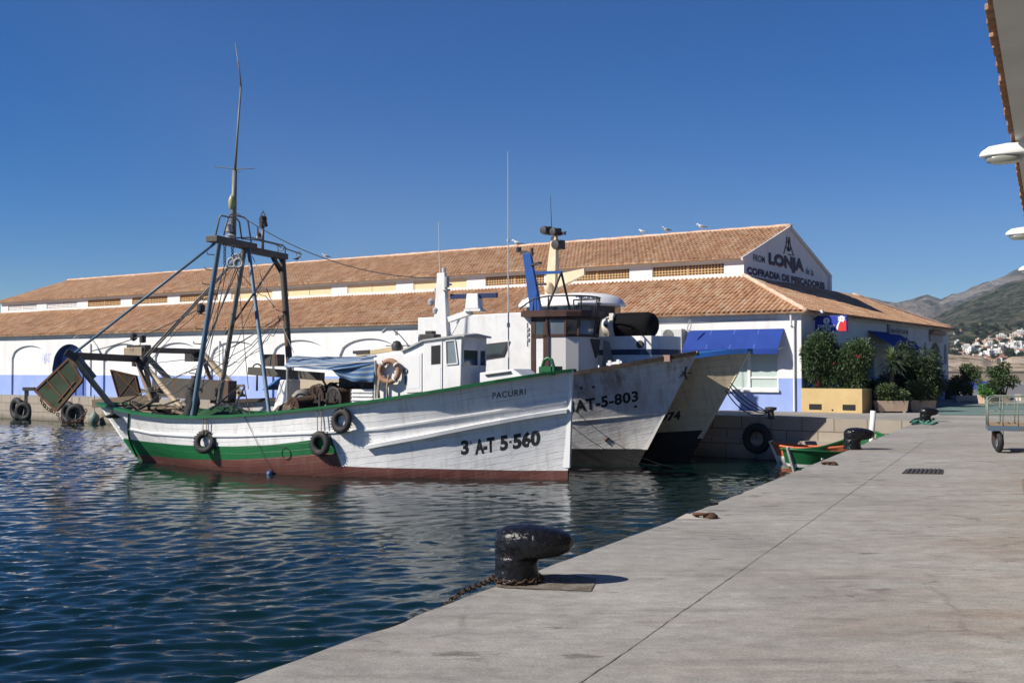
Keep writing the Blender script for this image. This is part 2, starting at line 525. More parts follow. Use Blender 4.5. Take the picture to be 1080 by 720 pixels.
    mb.add([a + Vector((0, 0, -.78)), b + Vector((0, 0, -.78)), b + FARN * w + Vector((0, 0, -.80)), a + FARN * w + Vector((0, 0, -.80)),
            a + FARN * w + Vector((0, 0, -1.7)), b + FARN * w + Vector((0, 0, -1.7))], [(0, 3, 2, 1), (3, 4, 5, 2)],
           uvs=[(0, .7), (9, .7), (9, .7), (0, .7), (0, -.2), (9, -.2)])
    tag(mb.build('quay_footing', blk), kind='structure')
    # construction joint: a ragged narrow strip of dark grit
    j = []
    a = Vector((-2.6, -.5, 0)); b = Vector((9.8, 26.5, 0))
    for k in range(420):
        p = a.lerp(b, k / 419); j.append(p + Vector((1, -.45, 0)) * (.006 * mnoise.noise(p * 1.1) + .006 * mnoise.noise(p * 9)))
    mb = MB(); nn = Vector((.9, -.43, 0))
    vs = []; fs = []
    for k, p in enumerate(j):
        w = .002 + .008 * abs(mnoise.noise(p * 4.3 + Vector((3, 3, 3))))
        vs += [p - nn * w + Vector((0, 0, .004)), p + nn * w + Vector((0, 0, .004))]
        if k: fs.append((2 * k - 2, 2 * k - 1, 2 * k + 1, 2 * k))
    mb.add(vs, fs)
    tag(mb.build('quay_joint', simple('joint_grit', (.15, .13, .11), (.28, .26, .23), .9, 9)), kind='structure')
    # teal painted surface and paler road beyond
    mb = MB()
    mb.poly([on_z(990, 437.5, .008), on_z(1500, 437.5, .008), on_z(1500, 426, .008), on_z(990, 426, .008)])
    tag(mb.build('painted_ground', simple('teal_ground_paint', (.10, .17, .16), (.15, .20, .185), .8, .6)), kind='structure')
    mb = MB(); mb.poly([Vector((18, 58, .004)), Vector((320, 58, .004)), Vector((320, 128, .004)), Vector((18, 128, .004))])
    tag(mb.build('road', simple('asphalt', (.15, .145, .14), (.2, .19, .18), .85, .4)), kind='structure')
build_quay()

# ================================================================== HILLS
NEARC = [(780, 380), (880, 362), (930, 355), (960, 349), (985, 337), (1015, 322), (1040, 311), (1060, 303), (1080, 296), (1120, 281), (1200, 262), (1400, 300), (1700, 330)]
FARC = [(700, 372), (800, 350), (860, 331), (885, 319), (897, 315), (913, 315.5), (930, 321), (945, 323.5), (960, 319), (970, 315), (980, 312.5), (993, 318), (1004, 312.5), (1018, 310), (1027, 304.5), (1038, 300), (1060, 291), (1080, 283), (1130, 264), (1250, 250), (1400, 280), (1700, 320)]
def interp(tab, x):
    return float(np.interp(x, [p[0] for p in tab], [p[1] for p in tab]))
def fbm(p, o=5, r=.5):
    s = 0; a = 1
    for k in range(o):
        s += a * mnoise.noise(p); p = p * 2.03 + Vector((1.7, 3.1, .4)); a *= r
    return s
def near_h(x, Y):
    px = 540 + 1180 * x / Y
    top = (390 - interp(NEARC, px)) / 1180 * 2100 + 2
    tt = min(max((Y - 760) / (2100 - 760), 0), 1)
    e = tt ** 1.35
    base = -2 + top * e if Y <= 2100 else top
    p = Vector((x / 160, Y / 160, 0))
    rid = (.5 - abs(mnoise.noise(p * 1.2))) * 16 + fbm(p * 2.5) * 9
    return base + rid * min(1, tt * 2.5) * (1 - .55 * tt)
def build_hills():
    def sheet(name, y0, y1, ny, px0, px1, nx, fn, m):
        vs = []; fs = []
        for i in range(ny):
            Y = y0 + (y1 - y0) * i / (ny - 1)
            for k in range(nx):
                px = px0 + (px1 - px0) * k / (nx - 1)
                x = (px - 540) / 1180 * Y
                vs.append((x, Y, fn(x, Y)))
        for i in range(ny - 1):
            for k in range(nx - 1):
                fs.append((i * nx + k, i * nx + k + 1, (i + 1) * nx + k + 1, (i + 1) * nx + k))
        mb = MB(); mb.add(vs, fs)
        tag(mb.build(name, m, smooth=True), kind='structure')
    def far_h(x, Y):
        px = 540 + 1180 * x / Y
        top = (390 - interp(FARC, px)) / 1180 * 4300
        tt = min(max((Y - 2150) / (4300 - 2150), 0), 1)
        p = Vector((x / 420, Y / 420, 2))
        rid = (.5 - abs(mnoise.noise(p * 1.1))) * 95 + fbm(p * 2.2) * 40
        base = 30 + (top - 30) * tt ** 1.1
        k = tt * 2.2 if tt < .45 else 1
        return base + rid * k * (1 - .8 * tt ** 3) if Y < 4300 else base
    t = NT('scrub_hillside'); o = t.tc.outputs['Object']
    n1 = t.noise(o, .010, 8, .7); n2 = t.noise(t.map(o, (1, 1, 1)), .055, 8, .8)
    c = t.ramp(n2, [(.42, (.008, .014, .007)), (.50, (.040, .058, .028)), (.56, (.16, .155, .105))])
    c = t.mix(t.ramp(n1, [(.54, 0.0), (.66, .7)]), c, (.17, .15, .115))
    near_m = t.done(c, .95, 0, t.bump(n2, 1.0, 14.0), .1)
    t = NT('rock_mountain'); o = t.tc.outputs['Object']
    n1 = t.noise(o, .0035, 8, .62); n2 = t.noise(o, .028, 7, .72)
    c = t.ramp(n2, [(.40, (.035, .042, .036)), (.52, (.11, .115, .105)), (.62, (.21, .20, .185))])
    c = t.mix(t.ramp(n1, [(.49, 0.0), (.60, .85)]), c, (.30, .27, .235))
    far_m = t.done(c, .95, 0, t.bump(t.math('ADD', n2, t.math('MULTIPLY', n1, 3)), 1.0, 32.0), .1)
    sheet('hill', 740, 2250, 170, 780, 1650, 260, near_h, near_m)
    sheet('mountain', 2100, 4500, 110, 700, 1650, 420, far_h, far_m)
    # bare earth bank across the harbour, behind the low wall
    def bank_h(x, Y):
        px = 540 + 1180 * x / Y
        top = (390 - interp([(900, 375), (985, 373), (1000, 373.5), (1035, 375), (1046, 381), (1056, 381.5), (1066, 376), (1100, 375), (1300, 372)], px)) / 1180 * 390 + 1.4
        tt = min(max((Y - 330) / 60, 0), 1)
        return -1 + (top + 1) * min(1, tt * 1.15) ** .65 + fbm(Vector((x / 7, Y / 7, 0))) * .55 * tt
    t = NT('bare_earth'); o = t.tc.outputs['Object']
    c = t.ramp(t.noise(t.map(o, (1, 1, 3)), .12, 7, .65), [(.36, (.20, .15, .10)), (.5, (.36, .285, .205)), (.64, (.46, .385, .30))])
    c = t.mix(t.ramp(t.noise(o, .11, 7, .72), [(.53, 0.0), (.60, .85)]), c, (.075, .07, .04))
    sheet('earth_bank', 328, 430, 40, 900, 1400, 240, bank_h, t.done(c, .95, 0, None, .1))
build_hills()
# ================================================================== FISH MARKET
BA = Vector((11.43, 44.2, 0)); BROT = R(-34.5)
XD = Vector((math.cos(BROT), math.sin(BROT), 0)); YD = Vector((-math.sin(BROT), math.cos(BROT), 0))
def bw(x, y, z=0.0): return BA + XD * x + YD * y + Vector((0, 0, z))
def bl_facade(px, py, y=0.0):
    """pixel -> (x, z) on the plane local y = const"""
    d = ray(px, py); n = YD; o = BA + YD * y
    p = EYE + d * ((o - EYE).dot(n) / d.dot(n)); q = p - BA
    return q.dot(XD), q.z
def bl_gable(px, py, x=0.0):
    d = ray(px, py); n = XD; o = BA + XD * x
    p = EYE + d * ((o - EYE).dot(n) / d.dot(n)); q = p - BA
    return q.dot(YD), q.z
LEN, WID, EAVE = 67.0, 23.7, 4.0
SET, CZ0, CZ1 = 4.12, 5.76, 6.72           # clerestory setback, foot and eave heights
UW = 11.3; RIDGE = 8.6
CX0, CX1 = -(LEN - SET), -SET
PAINT = 1.32

def wall(mb, P, a0, a1, z0, z1, ops, split=None):
    """wall in plane d=0 with recessed openings. P(a, d, z). op: a-list, top-list, zb, depth, back material, jamb material"""
    def strip(x0, x1, zb, zt, d=0.0, mi=0, low=1):
        if zt - zb < 1e-5: return
        if split is not None and zb < split < zt:
            mb.quad(P(x0, d, zb), P(x1, d, zb), P(x1, d, split), P(x0, d, split), low)
            mb.quad(P(x0, d, split), P(x1, d, split), P(x1, d, zt), P(x0, d, zt), mi)
        else:
            mm = low if (split is not None and zt <= split) else mi
            mb.quad(P(x0, d, zb), P(x1, d, zb), P(x1, d, zt), P(x0, d, zt), mm)
    cur = a0
    for op in sorted(ops, key=lambda q: q['a'][0]):
        A, T = op['a'], op['t']
        strip(cur, A[0], z0, z1); cur = A[-1]
        dp = op['d']; bk = op.get('back', 0); lo = op.get('low', 1)
        for i in range(len(A) - 1):
            mb.quad(P(A[i], 0, T[i]), P(A[i + 1], 0, T[i + 1]), P(A[i + 1], 0, z1), P(A[i], 0, z1), 0)
            mb.quad(P(A[i], 0, T[i]), P(A[i], dp, T[i]), P(A[i + 1], dp, T[i + 1]), P(A[i + 1], 0, T[i + 1]), op.get('jamb', 0))
            zt = min(T[i], T[i + 1])
            if split is not None and op['zb'] < split < zt:
                mb.quad(P(A[i], dp, op['zb']), P(A[i + 1], dp, op['zb']), P(A[i + 1], dp, split), P(A[i], dp, split), lo)
                mb.quad(P(A[i], dp, split), P(A[i + 1], dp, split), P(A[i + 1], dp, T[i + 1]), P(A[i], dp, T[i]), bk)
            else:
                mb.quad(P(A[i], dp, op['zb']), P(A[i + 1], dp, op['zb']), P(A[i + 1], dp, T[i + 1]), P(A[i], dp, T[i]), bk)
            if op['zb'] > z0: strip(A[i], A[i + 1], z0, op['zb'])
        for e, tz in ((A[0], T[0]), (A[-1], T[-1])):
            zb = op['zb']
            jm = op.get('jamb', 0)
            if split is not None and zb < split < tz:
                mb.quad(P(e, 0, zb), P(e, dp, zb), P(e, dp, split), P(e, 0, split), jm if jm else 1)
                mb.quad(P(e, 0, split), P(e, dp, split), P(e, dp, tz), P(e, 0, tz), jm)
            else: mb.quad(P(e, 0, zb), P(e, dp, zb), P(e, dp, tz), P(e, 0, tz), jm)
        if op['zb'] > z0: mb.quad(P(A[0], 0, op['zb']), P(A[-1], 0, op['zb']), P(A[-1], dp, op['zb']), P(A[0], dp, op['zb']), 0)
    strip(cur, a1, z0, z1)
def arch_op(a0, a1, spring, top, d, n=18, power=2.0, **kw):
    A = [a0 + (a1 - a0) * k / n for k in range(n + 1)]
    T = [spring + (top - spring) * max(0.0, 1 - abs(2 * k / n - 1) ** power) ** (1 / power) for k in range(n + 1)]
    return dict(a=A, t=T, zb=0.0, d=d, **kw)
def rect_op(a0, a1, zb, zt, d, **kw):
    return dict(a=[a0, a1], t=[zt, zt], zb=zb, d=d, **kw)

t = NT('whitewash'); o = t.tc.outputs['Object']
c = t.ramp(t.noise(o, .5, 6, .6), [(.3, (.66, .655, .64)), (.7, (.74, .74, .73))])
c = t.mix(t.ramp(t.noise(t.map(o, (1.6, 1.6, .12)), 1.2, 6, .65), [(.5, 0.0), (.8, .55)]), c, (.47, .45, .41))
M['wash'] = t.done(c, .85, 0, t.bump(t.noise(o, 9, 5), .15, .02), .2)
M['peri'] = simple('periwinkle_band', (.25, .345, .66), (.32, .40, .67), .8, 1.2, (1, 1, .5), bump=.12, bscale=9, spec=.2)
M['niche'] = simple('niche_white', (.76, .76, .75), (.7, .7, .69), .85, 1.2, spec=.2)
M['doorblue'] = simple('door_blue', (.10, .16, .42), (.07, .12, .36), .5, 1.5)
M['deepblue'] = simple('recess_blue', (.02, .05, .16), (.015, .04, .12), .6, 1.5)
M['terra_lat'] = simple('terracotta_lattice', (.50, .33, .17), (.42, .27, .14), .85, 4)
M['shut'] = simple('cream_shutter', (.72, .56, .33), (.66, .52, .32), .6, 2)
M['latwhite'] = simple('white_lattice', (.72, .71, .7), None, .8)
M['gutter'] = simple('gutter_grey', (.36, .37, .38), (.28, .28, .28), .5, 3)
def tile_mat():
    t = NT('clay_roof_tiles'); u = t.tc.outputs['UV']; o = t.tc.outputs['Object']
    s = t.sep(u)
    cell = t.comb(t.math('FLOOR', s[0]), t.math('FLOOR', s[1]), 0)
    w = t.white(cell)[0]
    c = t.ramp(w, [(0, (.32, .175, .095)), (.25, (.43, .245, .14)), (.6, (.49, .295, .17)), (.85, (.53, .345, .215)), (1, (.55, .42, .28))])
    c = t.mix(t.math('MULTIPLY', t.ramp(t.noise(o, .45, 7, .66), [(.42, 0.0), (.7, 1.0)]), .55), c, (.33, .20, .125))
    c = t.mix(t.math('MULTIPLY', t.ramp(t.noise(t.map(o, loc=(5, 2, 3)), 1.7, 6, .7), [(.55, 0.0), (.68, 1.0)]), .4), c, (.47, .40, .29))
    return t.done(c, .9, 0, t.bump(t.noise(o, 24, 4), .3, .01), .15)
M['tile'] = tile_mat()
M['ridge'] = simple('ridge_tile', (.50, .30, .2), (.62, .5, .4), .9, 2.5)

def tiles(mb, O, A, B, N, la, limit, per=.215, row=.40, lo=None):
    """barrel tiles on the plane O + a*A + b*B; limit(a) = upslope length, lo(a) = where the slope starts"""
    prof = [(0, 0), (.08, .035), (.2, .062), (.32, .072), (.44, .062), (.56, .035), (.64, 0), (.74, -.018), (.82, -.022), (.9, -.018)]
    nc = int(la / per); per = la / nc
    bmax = max(limit(la * k / 60) for k in range(61)); nr = int(math.ceil(bmax / row))
    As = []
    for c_ in range(nc):
        for f, h in prof: As.append(((c_ + f) * per, h, c_ + min(f / 1.0, .999)))
    As.append((la, 0, nc - .001))
    rowsb = []
    for r in range(nr):
        rowsb += [(r * row, .032, r + .02), ((r + 1) * row - .004, .006, r + .98)]
    vs = []; uv = []; fs = []
    for (b, hb, vb) in rowsb:
        for (a, h, ua) in As:
            L = limit(a); l0 = lo(a) if lo else 0
            bb = min(max(b, l0), L)
            j = .014 * mnoise.noise(Vector((ua * .71, vb * .9, 3))) + .05 * mnoise.noise(Vector((ua * .05, vb * .11, 8)))
            vs.append(O + A * a + B * bb + N * (h * .8 + hb + j)); uv.append((ua, vb))
    n = len(As)
    for i in range(len(rowsb) - 1):
        for k in range(n - 1):
            L0 = max(limit(As[k][0]), limit(As[k + 1][0]))
            if rowsb[i][0] >= L0: continue
            if lo and rowsb[i + 1][0] <= min(lo(As[k][0]), lo(As[k + 1][0])): continue
            fs.append((i * n + k, i * n + k + 1, (i + 1) * n + k + 1, (i + 1) * n + k))
    # scalloped tile ends along the eave
    b0 = len(vs)
    if lo is None:
        for k in range(n): vs.append(O + A * As[k][0] + N * (-.03)); uv.append((As[k][2], .1))
        for k in range(n - 1): fs.append((k + 1, k, b0 + k, b0 + k + 1))
    mb.add(vs, fs, uvs=uv)

def build_market():
    root = empty('fish_market_hall', BA, BROT, 'long white fish market hall with two-tier terracotta tile roof and periwinkle band', 'building')
    mb = MB()
    front = lambda a, d, z: (a, d, z)
    ops = []
    for k in range(1, 13):
        xr = -.8 - 4.98 * k
        if xr - 4 < -LEN + .5: break
        if k == 9: continue
        ops.append(arch_op(xr - 4.05, xr - .05, 2.45, 3.26, .11, back=2, low=1))
    door = bl_facade(55, 400)[0], bl_facade(91, 400)[0]
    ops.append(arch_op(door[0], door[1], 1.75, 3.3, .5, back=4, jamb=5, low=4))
    wx0, wx1 = -4.75, -.95
    ops.append(rect_op(wx0, wx1, .86, 2.75, .14, back=0))
    wall(mb, front, -LEN, 0, 0, EAVE, ops, PAINT)
    # gable end: arches
    gp = lambda a, d, z: (-d, a, z)
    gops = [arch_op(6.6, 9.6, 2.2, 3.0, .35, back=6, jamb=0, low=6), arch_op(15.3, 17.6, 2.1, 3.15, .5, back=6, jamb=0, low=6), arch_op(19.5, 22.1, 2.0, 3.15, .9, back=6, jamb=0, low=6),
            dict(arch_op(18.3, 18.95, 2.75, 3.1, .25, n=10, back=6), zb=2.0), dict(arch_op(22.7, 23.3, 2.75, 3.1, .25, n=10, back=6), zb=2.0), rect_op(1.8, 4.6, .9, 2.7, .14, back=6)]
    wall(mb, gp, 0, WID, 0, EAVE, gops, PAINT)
    # back and far end
    mb.quad((-LEN, WID, 0), (0, WID, 0), (0, WID, EAVE), (-LEN, WID, EAVE), 0)
    mb.quad((-LEN, 0, 0), (-LEN, WID, 0), (-LEN, WID, EAVE), (-LEN, 0, EAVE), 0)
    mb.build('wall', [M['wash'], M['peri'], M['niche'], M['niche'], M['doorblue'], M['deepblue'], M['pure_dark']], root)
    # cornice under the eave
    mb = MB()
    mb.b2(-LEN - .14, .14, -.16, -.003, EAVE - .16, EAVE + .02); mb.b2(.003, .16, -.003, WID, EAVE - .16, EAVE + .02)
    mb.build('cornice', M['wash'], root)
    # clerestory
    y0, y1 = SET, SET + UW; ym = (y0 + y1) / 2
    mb = MB()
    P = lambda a, d, z: (a, y0 + d, z)
    wins = []
    for k in range(12):
        a1 = CX1 - .95 - 4.84 * k; wins.append((a1 - 3.62, a1))
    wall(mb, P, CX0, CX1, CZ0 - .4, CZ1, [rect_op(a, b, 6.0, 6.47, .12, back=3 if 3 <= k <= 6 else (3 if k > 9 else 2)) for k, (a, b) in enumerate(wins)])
    mb.quad((CX1, y0, CZ0 - .4), (CX1, y1, CZ0 - .4), (CX1, y1, CZ1), (CX1, y0, CZ1), 0)
    mb.add([(CX1, y0, CZ1), (CX1, y1, CZ1), (CX1, ym, RIDGE)], [(0, 1, 2)], 0)
    mb.quad((CX0, y0, CZ0 - .4), (CX0, y1, CZ0 - .4), (CX0, y1, CZ1), (CX0, y0, CZ1), 0)
    mb.add([(CX0, y0, CZ1), (CX0, y1, CZ1), (CX0, ym, RIDGE)], [(0, 1, 2)], 0)
    mb.quad((CX0, y1, CZ0 - .4), (CX1, y1, CZ0 - .4), (CX1, y1, CZ1), (CX0, y1, CZ1), 0)
    mb.build('clerestory_wall', [M['wash'], M['wash'], M['pure_dark'], M['niche']], root)
    mb = MB(); mb.b2(CX0 - .1, CX1 + .06, y0 - .12, y0 - .003, CZ1 - .1, CZ1 + .02)
    mb.build('cornice', M['wash'], root)
    for k, (a, b) in enumerate(wins):
        m = MB(); yy = y0 + .05
        if 3 <= k <= 6:
            mid = (a + b) / 2
            m.b2(a + .02, mid - .02, yy, yy + .05, 6.01, 6.46); m.b2(mid + .02, b - .02, yy, yy + .05, 6.01, 6.46)
            for q in (a + .02, mid - .05, b - .06): m.b2(q, q + .05, yy - .02, yy - .002, 6.01, 6.46)
            w = m.build('window', M['shut'], root)
            w['label'] = 'clerestory window closed by plain cream shutters'
        else:
            mt = M['latwhite'] if k > 9 else M['terra_lat']
            mid = (a + b) / 2
            for (s0, s1) in ((a + .01, mid - .05), (mid + .05, b - .01)):
                for q in range(12):
                    x = s0 + (s1 - s0) * q / 11; m.b2(x - .03, x + .03, yy, yy + .05, 6.0, 6.47)
                for q in range(5):
                    z = 6.0 + .47 * q / 4; m.b2(s0 - .03, s1 + .03, yy - .012, yy + .042, max(6.002, z - .024), min(6.468, z + .024))
            m.b2(mid - .05, mid + .05, yy - .02, yy + .06, 6.002, 6.468)
            w = m.build('window', mt, root)
            w['label'] = 'clerestory window of white lattice' if k > 9 else 'clerestory window of pierced terracotta lattice'
    # roofs
    ov = .34
    pitch = math.atan2(CZ0 - EAVE, SET); sl = math.hypot(SET, CZ0 - EAVE)
    B = Vector((0, math.cos(pitch), math.sin(pitch))); N = Vector((0, -math.sin(pitch), math.cos(pitch)))
    ez = EAVE + .05
    mb = MB()
    o0 = Vector((-LEN - ov, 0, ez)) - B * ov
    LA = LEN + 2 * ov
    lim = lambda a: min((sl + ov), (a) / math.cos(pitch) , (LA - a) / math.cos(pitch)) if True else 0
    tiles(mb, o0, Vector((1, 0, 0)), B, N, LA, lim)
    mb.build('lower_roof', M['tile'], root, smooth=True, auto=50)
    mb = MB()
    B2 = Vector((-math.cos(pitch), 0, math.sin(pitch))); N2 = Vector((math.sin(pitch), 0, math.cos(pitch)))
    WA = WID + 2 * ov
    o2 = Vector((0, -ov, ez)) - B2 * ov
    lim2 = lambda a: max(0, min(sl + ov, a / math.cos(pitch), (WA - a) / math.cos(pitch)))
    tiles(mb, o2, Vector((0, 1, 0)), B2, N2, WA, lim2)
    mb.build('end_roof', M['tile'], root, smooth=True, auto=50)
    mb = MB()
    zt = CZ0 + .06
    mb.quad((-LEN, WID + ov, EAVE - .1), (0, WID + ov, EAVE - .1), (-SET, WID - SET, zt), (-LEN + SET, WID - SET, zt))
    mb.quad((-LEN + SET, WID - SET, zt), (-SET, WID - SET, zt), (-SET, y1, zt), (-LEN + SET, y1, zt))
    mb.quad((-LEN, 0, EAVE), (-LEN, WID, EAVE), (-LEN + SET, WID - SET, zt), (-LEN + SET, SET, zt))
    mb.build('rear_roof', M['tile'], root)
    mb = MB()   # soffit closing the eave
    mb.quad((-LEN - ov, -ov + .02, EAVE + .02), (ov, -ov + .02, EAVE + .02), (0, 0, EAVE + .02), (-LEN, 0, EAVE + .02))
    mb.quad((ov, -ov + .02, EAVE + .021), (ov, WID + ov, EAVE + .021), (0, WID, EAVE + .021), (0, 0, EAVE + .021))
    mb.build('soffit', M['wash'], root)
    pu = math.atan2(RIDGE - CZ1, UW / 2); su = math.hypot(RIDGE - CZ1, UW / 2)
    B3 = Vector((0, math.cos(pu), math.sin(pu))); N3 = Vector((0, -math.sin(pu), math.cos(pu)))
    mb = MB(); go = .12
    tiles(mb, Vector((CX0 - go, y0, CZ1 + .05)) - B3 * ov, Vector((1, 0, 0)), B3, N3, CX1 - CX0 + 2 * go, lambda a: su + ov)
    mb.build('upper_roof', M['tile'], root, smooth=True, auto=50)
    mb = MB()
    mb.quad((CX0 - go, y1 + ov, CZ1 - .08), (CX1 + go, y1 + ov, CZ1 - .08), (CX1 + go, ym, RIDGE + .06), (CX0 - go, ym, RIDGE + .06))
    mb.build('upper_rear_roof', M['tile'], root)
    mb = MB()
    n = 150
    pts = [Vector((CX0 - go + (CX1 - CX0 + 2 * go) * k / n, ym, RIDGE + .085 + .012 * math.sin(k * 1.7))) for k in range(n + 1)]
    mb.tube(pts, .11, 8)
    hp = [Vector((0 + ov, -ov, ez - .12)).lerp(Vector((-SET, SET, CZ0 + .09)), k / 14) + Vector((0, 0, .03 + .02 * (k % 2))) for k in range(15)]
    mb.tube(hp, .10, 8)
    hp = [Vector((ov, WID + ov, ez - .12)).lerp(Vector((-SET, WID - SET, CZ0 + .09)), k / 14) + Vector((0, 0, .03 + .02 * (k % 2))) for k in range(15)]
    mb.tube(hp, .10, 8)
    mb.build('ridge_tile', M['ridge'], root, smooth=True)
    mb = MB()   # verge of the gable
    for s0, s1 in (((CX1 + .05, y0 - ov, CZ1 - .03 - ov * math.tan(pu) * .9), (CX1 + .05, ym, RIDGE + .02)), ((CX1 + .05, ym, RIDGE + .02), (CX1 + .05, y1 + ov, CZ1 - .03 - ov * math.tan(pu) * .9))):
        mb.beam(s0, s1, .09, .14)
    mb.build('verge', M['wash'], root)
    mb = MB(); mb.b2(CX1 + .003, CX1 + .12, y1 - .02, y1 + .25, CZ0 - .2, CZ1 - .15); mb.build('gable_pilaster', M['wash'], root)
    # lettering on the gable
    def on_gable(c4, off):
        q = [bl_gable(*c, x=CX1) for c in c4]    # bottom-left, bottom-right, top-right, top-left
        def place(u, v):
            y = (q[0][0] * (1 - u) + q[1][0] * u) * (1 - v) + (q[3][0] * (1 - u) + q[2][0] * u) * v
            z = (q[0][1] * (1 - u) + q[1][1] * u) * (1 - v) + (q[3][1] * (1 - u) + q[2][1] * u) * v
            return Vector((CX1 + off, y, z))
        return place
    navy = simple('navy_lettering', (.012, .015, .04), None, .6); redl = simple('red_lettering', (.28, .035, .03), None, .6)
    LJ = [(810.3, 281.0), (847.5, 289.5), (847.2, 273.0), (810.3, 266)]
    sh = [(x + .5, y + 1.4) for x, y in LJ]
    text_mesh('LONJA', on_gable(sh, .012), redl, root, 'red_letter_shadow', .05)
    text_mesh('LONJA', on_gable(LJ, .018), navy, root, 'lettering', .05)
    CP = [(787.5, 288.3), (869.5, 304.6), (869.3, 298.0), (787.5, 280.8)]
    text_mesh('COFRADIA DE PESCADORES', on_gable([(x + .3, y + .7) for x, y in CP], .012), redl, root, 'red_letter_shadow', .04)
    text_mesh('COFRADIA DE PESCADORES', on_gable(CP, .018), navy, root, 'lettering', .035)
    text_mesh('FROM', on_gable([(794.2, 275), (806.5, 277.8), (806.3, 270.6), (794.2, 267.8)], .015), navy, root, 'lettering', .015)
    text_mesh('de la', on_gable([(849.5, 288.8), (857.8, 291.2), (857.6, 283.6), (849.5, 281.6)], .015), navy, root, 'lettering', .01)
    # anchor emblem in its frame of lines
    mb = MB()
    G = lambda px, py: Vector((CX1 + .02, *bl_gable(px, py, CX1)))
    def line(p, w=.035, close=False):
        pts = [G(*q) for q in p]
        for a, b in zip(pts[:-1], pts[1:]): mb.beam(a, b, w, w, up=(1, 0, 0))
    line([(826.3, 267.5), (829, 257), (829.3, 250.5), (832.5, 250.8), (833, 258), (836.5, 269.5), (831, 268.3)])
    line([(831.2, 252), (831.4, 264.5)], .05)
    line([(829.4, 260), (830.2, 263.5), (831.4, 264.8), (832.6, 264), (833.2, 261)], .05)
    line([(830, 255.2), (832.7, 255.8)], .05)
    mb.build('anchor_emblem', navy, root)
    # big window with frame, sash and pale shutter
    fr = MB(); yy = .05
    for x0, x1, z0, z1 in ((wx0, wx0 + .07, .86, 2.75), (wx1 - .07, wx1, .86, 2.75), (wx0, wx1, .862, .93), (wx0, wx1, 2.68, 2.748)): fr.b2(x0, x1, yy, yy + .08, z0, z1)
    for k in (1, 2): xm = wx0 + (wx1 - wx0) * k / 3 + .35 * (k == 2) * 0; fr.b2(xm - .06, xm + .06, yy - .01, yy + .09, .93, 2.68)
    fr.b2(wx1 - 1.2, wx1 - .07, yy + .005, yy + .075, 1.3, 1.37)
    fr.b2(wx0 - .05, wx1 + .05, -.10, -.002, .76, .855)
    w = fr.build('shop_window', M['white'], root)
    t = NT('pale_green_shutter'); s = t.sep(t.tc.outputs['Object'])
    st = t.math('FRACT', t.math('MULTIPLY', s[2], 11))
    cg = t.ramp(st, [(0, (.27, .36, .34)), (.12, (.45, .54, .51)), (.9, (.48, .57, .54)), (1, (.3, .38, .36))])
    g = MB(); g.b2(wx0 + .07, wx1 - .07, .095, .115, .93, 2.68)
    g.build('roller_shutter', t.done(cg, .5, 0, t.bump(st, .3, .01)), w)
    # door leaf details in the blue arch
    dm = MB(); xm = (door[0] + door[1]) / 2
    for k in range(5):
        x = door[0] + .25 + (door[1] - door[0] - .5) * k / 4; dm.b2(x - .03, x + .03, .44, .497, .05, 2.3 if k in (0, 4) else 2.85)
    dm.b2(door[0] + .2, door[1] - .2, .43, .497, 1.9, 2.0)
    dm.build('arched_door', simple('door_trim', (.05, .09, .26), None, .5), root)
    # drainpipes, cables
    mb = MB()
    for px in (838, 96, 232):
        x, _ = bl_facade(px, 380); top = EAVE - .7 if px != 838 else 3.35
        mb.tube([(x, -.06, .02), (x, -.06, top)], .045, 8)
    mb.tube([(-.35, -.06, 3.35), (-.35, -.16, 3.42), (-.35, -.2, EAVE + .0)], .045, 8)
    mb.each('drainpipe', M['wash'], root)
    mb = MB()
    pts = [(-LEN + 1 + (LEN - 2) * k / 60, -.03, EAVE - .33 - .03 * math.sin(k * .7)) for k in range(61)]
    mb.tube(pts, .018, 5)
    mb.build('cable', M['gutter'], root)
    # faded painted notice on the wall beside the blue door: worn past reading
    mb = MB(); rn = random.Random(3)
    for yy2, us in ((374.6, 44.2), (377, 44.6), (379.4, 44.1), (381.8, 44.5)):
        x, z = bl_facade(us, yy2); xe = bl_facade(52.3, yy2)[0]
        while x < xe:
            w = rn.uniform(.05, .16); mb.quad((x, -.006, z), (x + w, -.006, z), (x + w, -.006, z + .12), (x, -.006, z + .12)); x += w + rn.uniform(.05, .12)
    mb.build('painted_notice', simple('faded_notice_paint', (.45, .5, .68), None, .8), root)
    return root
build_market()

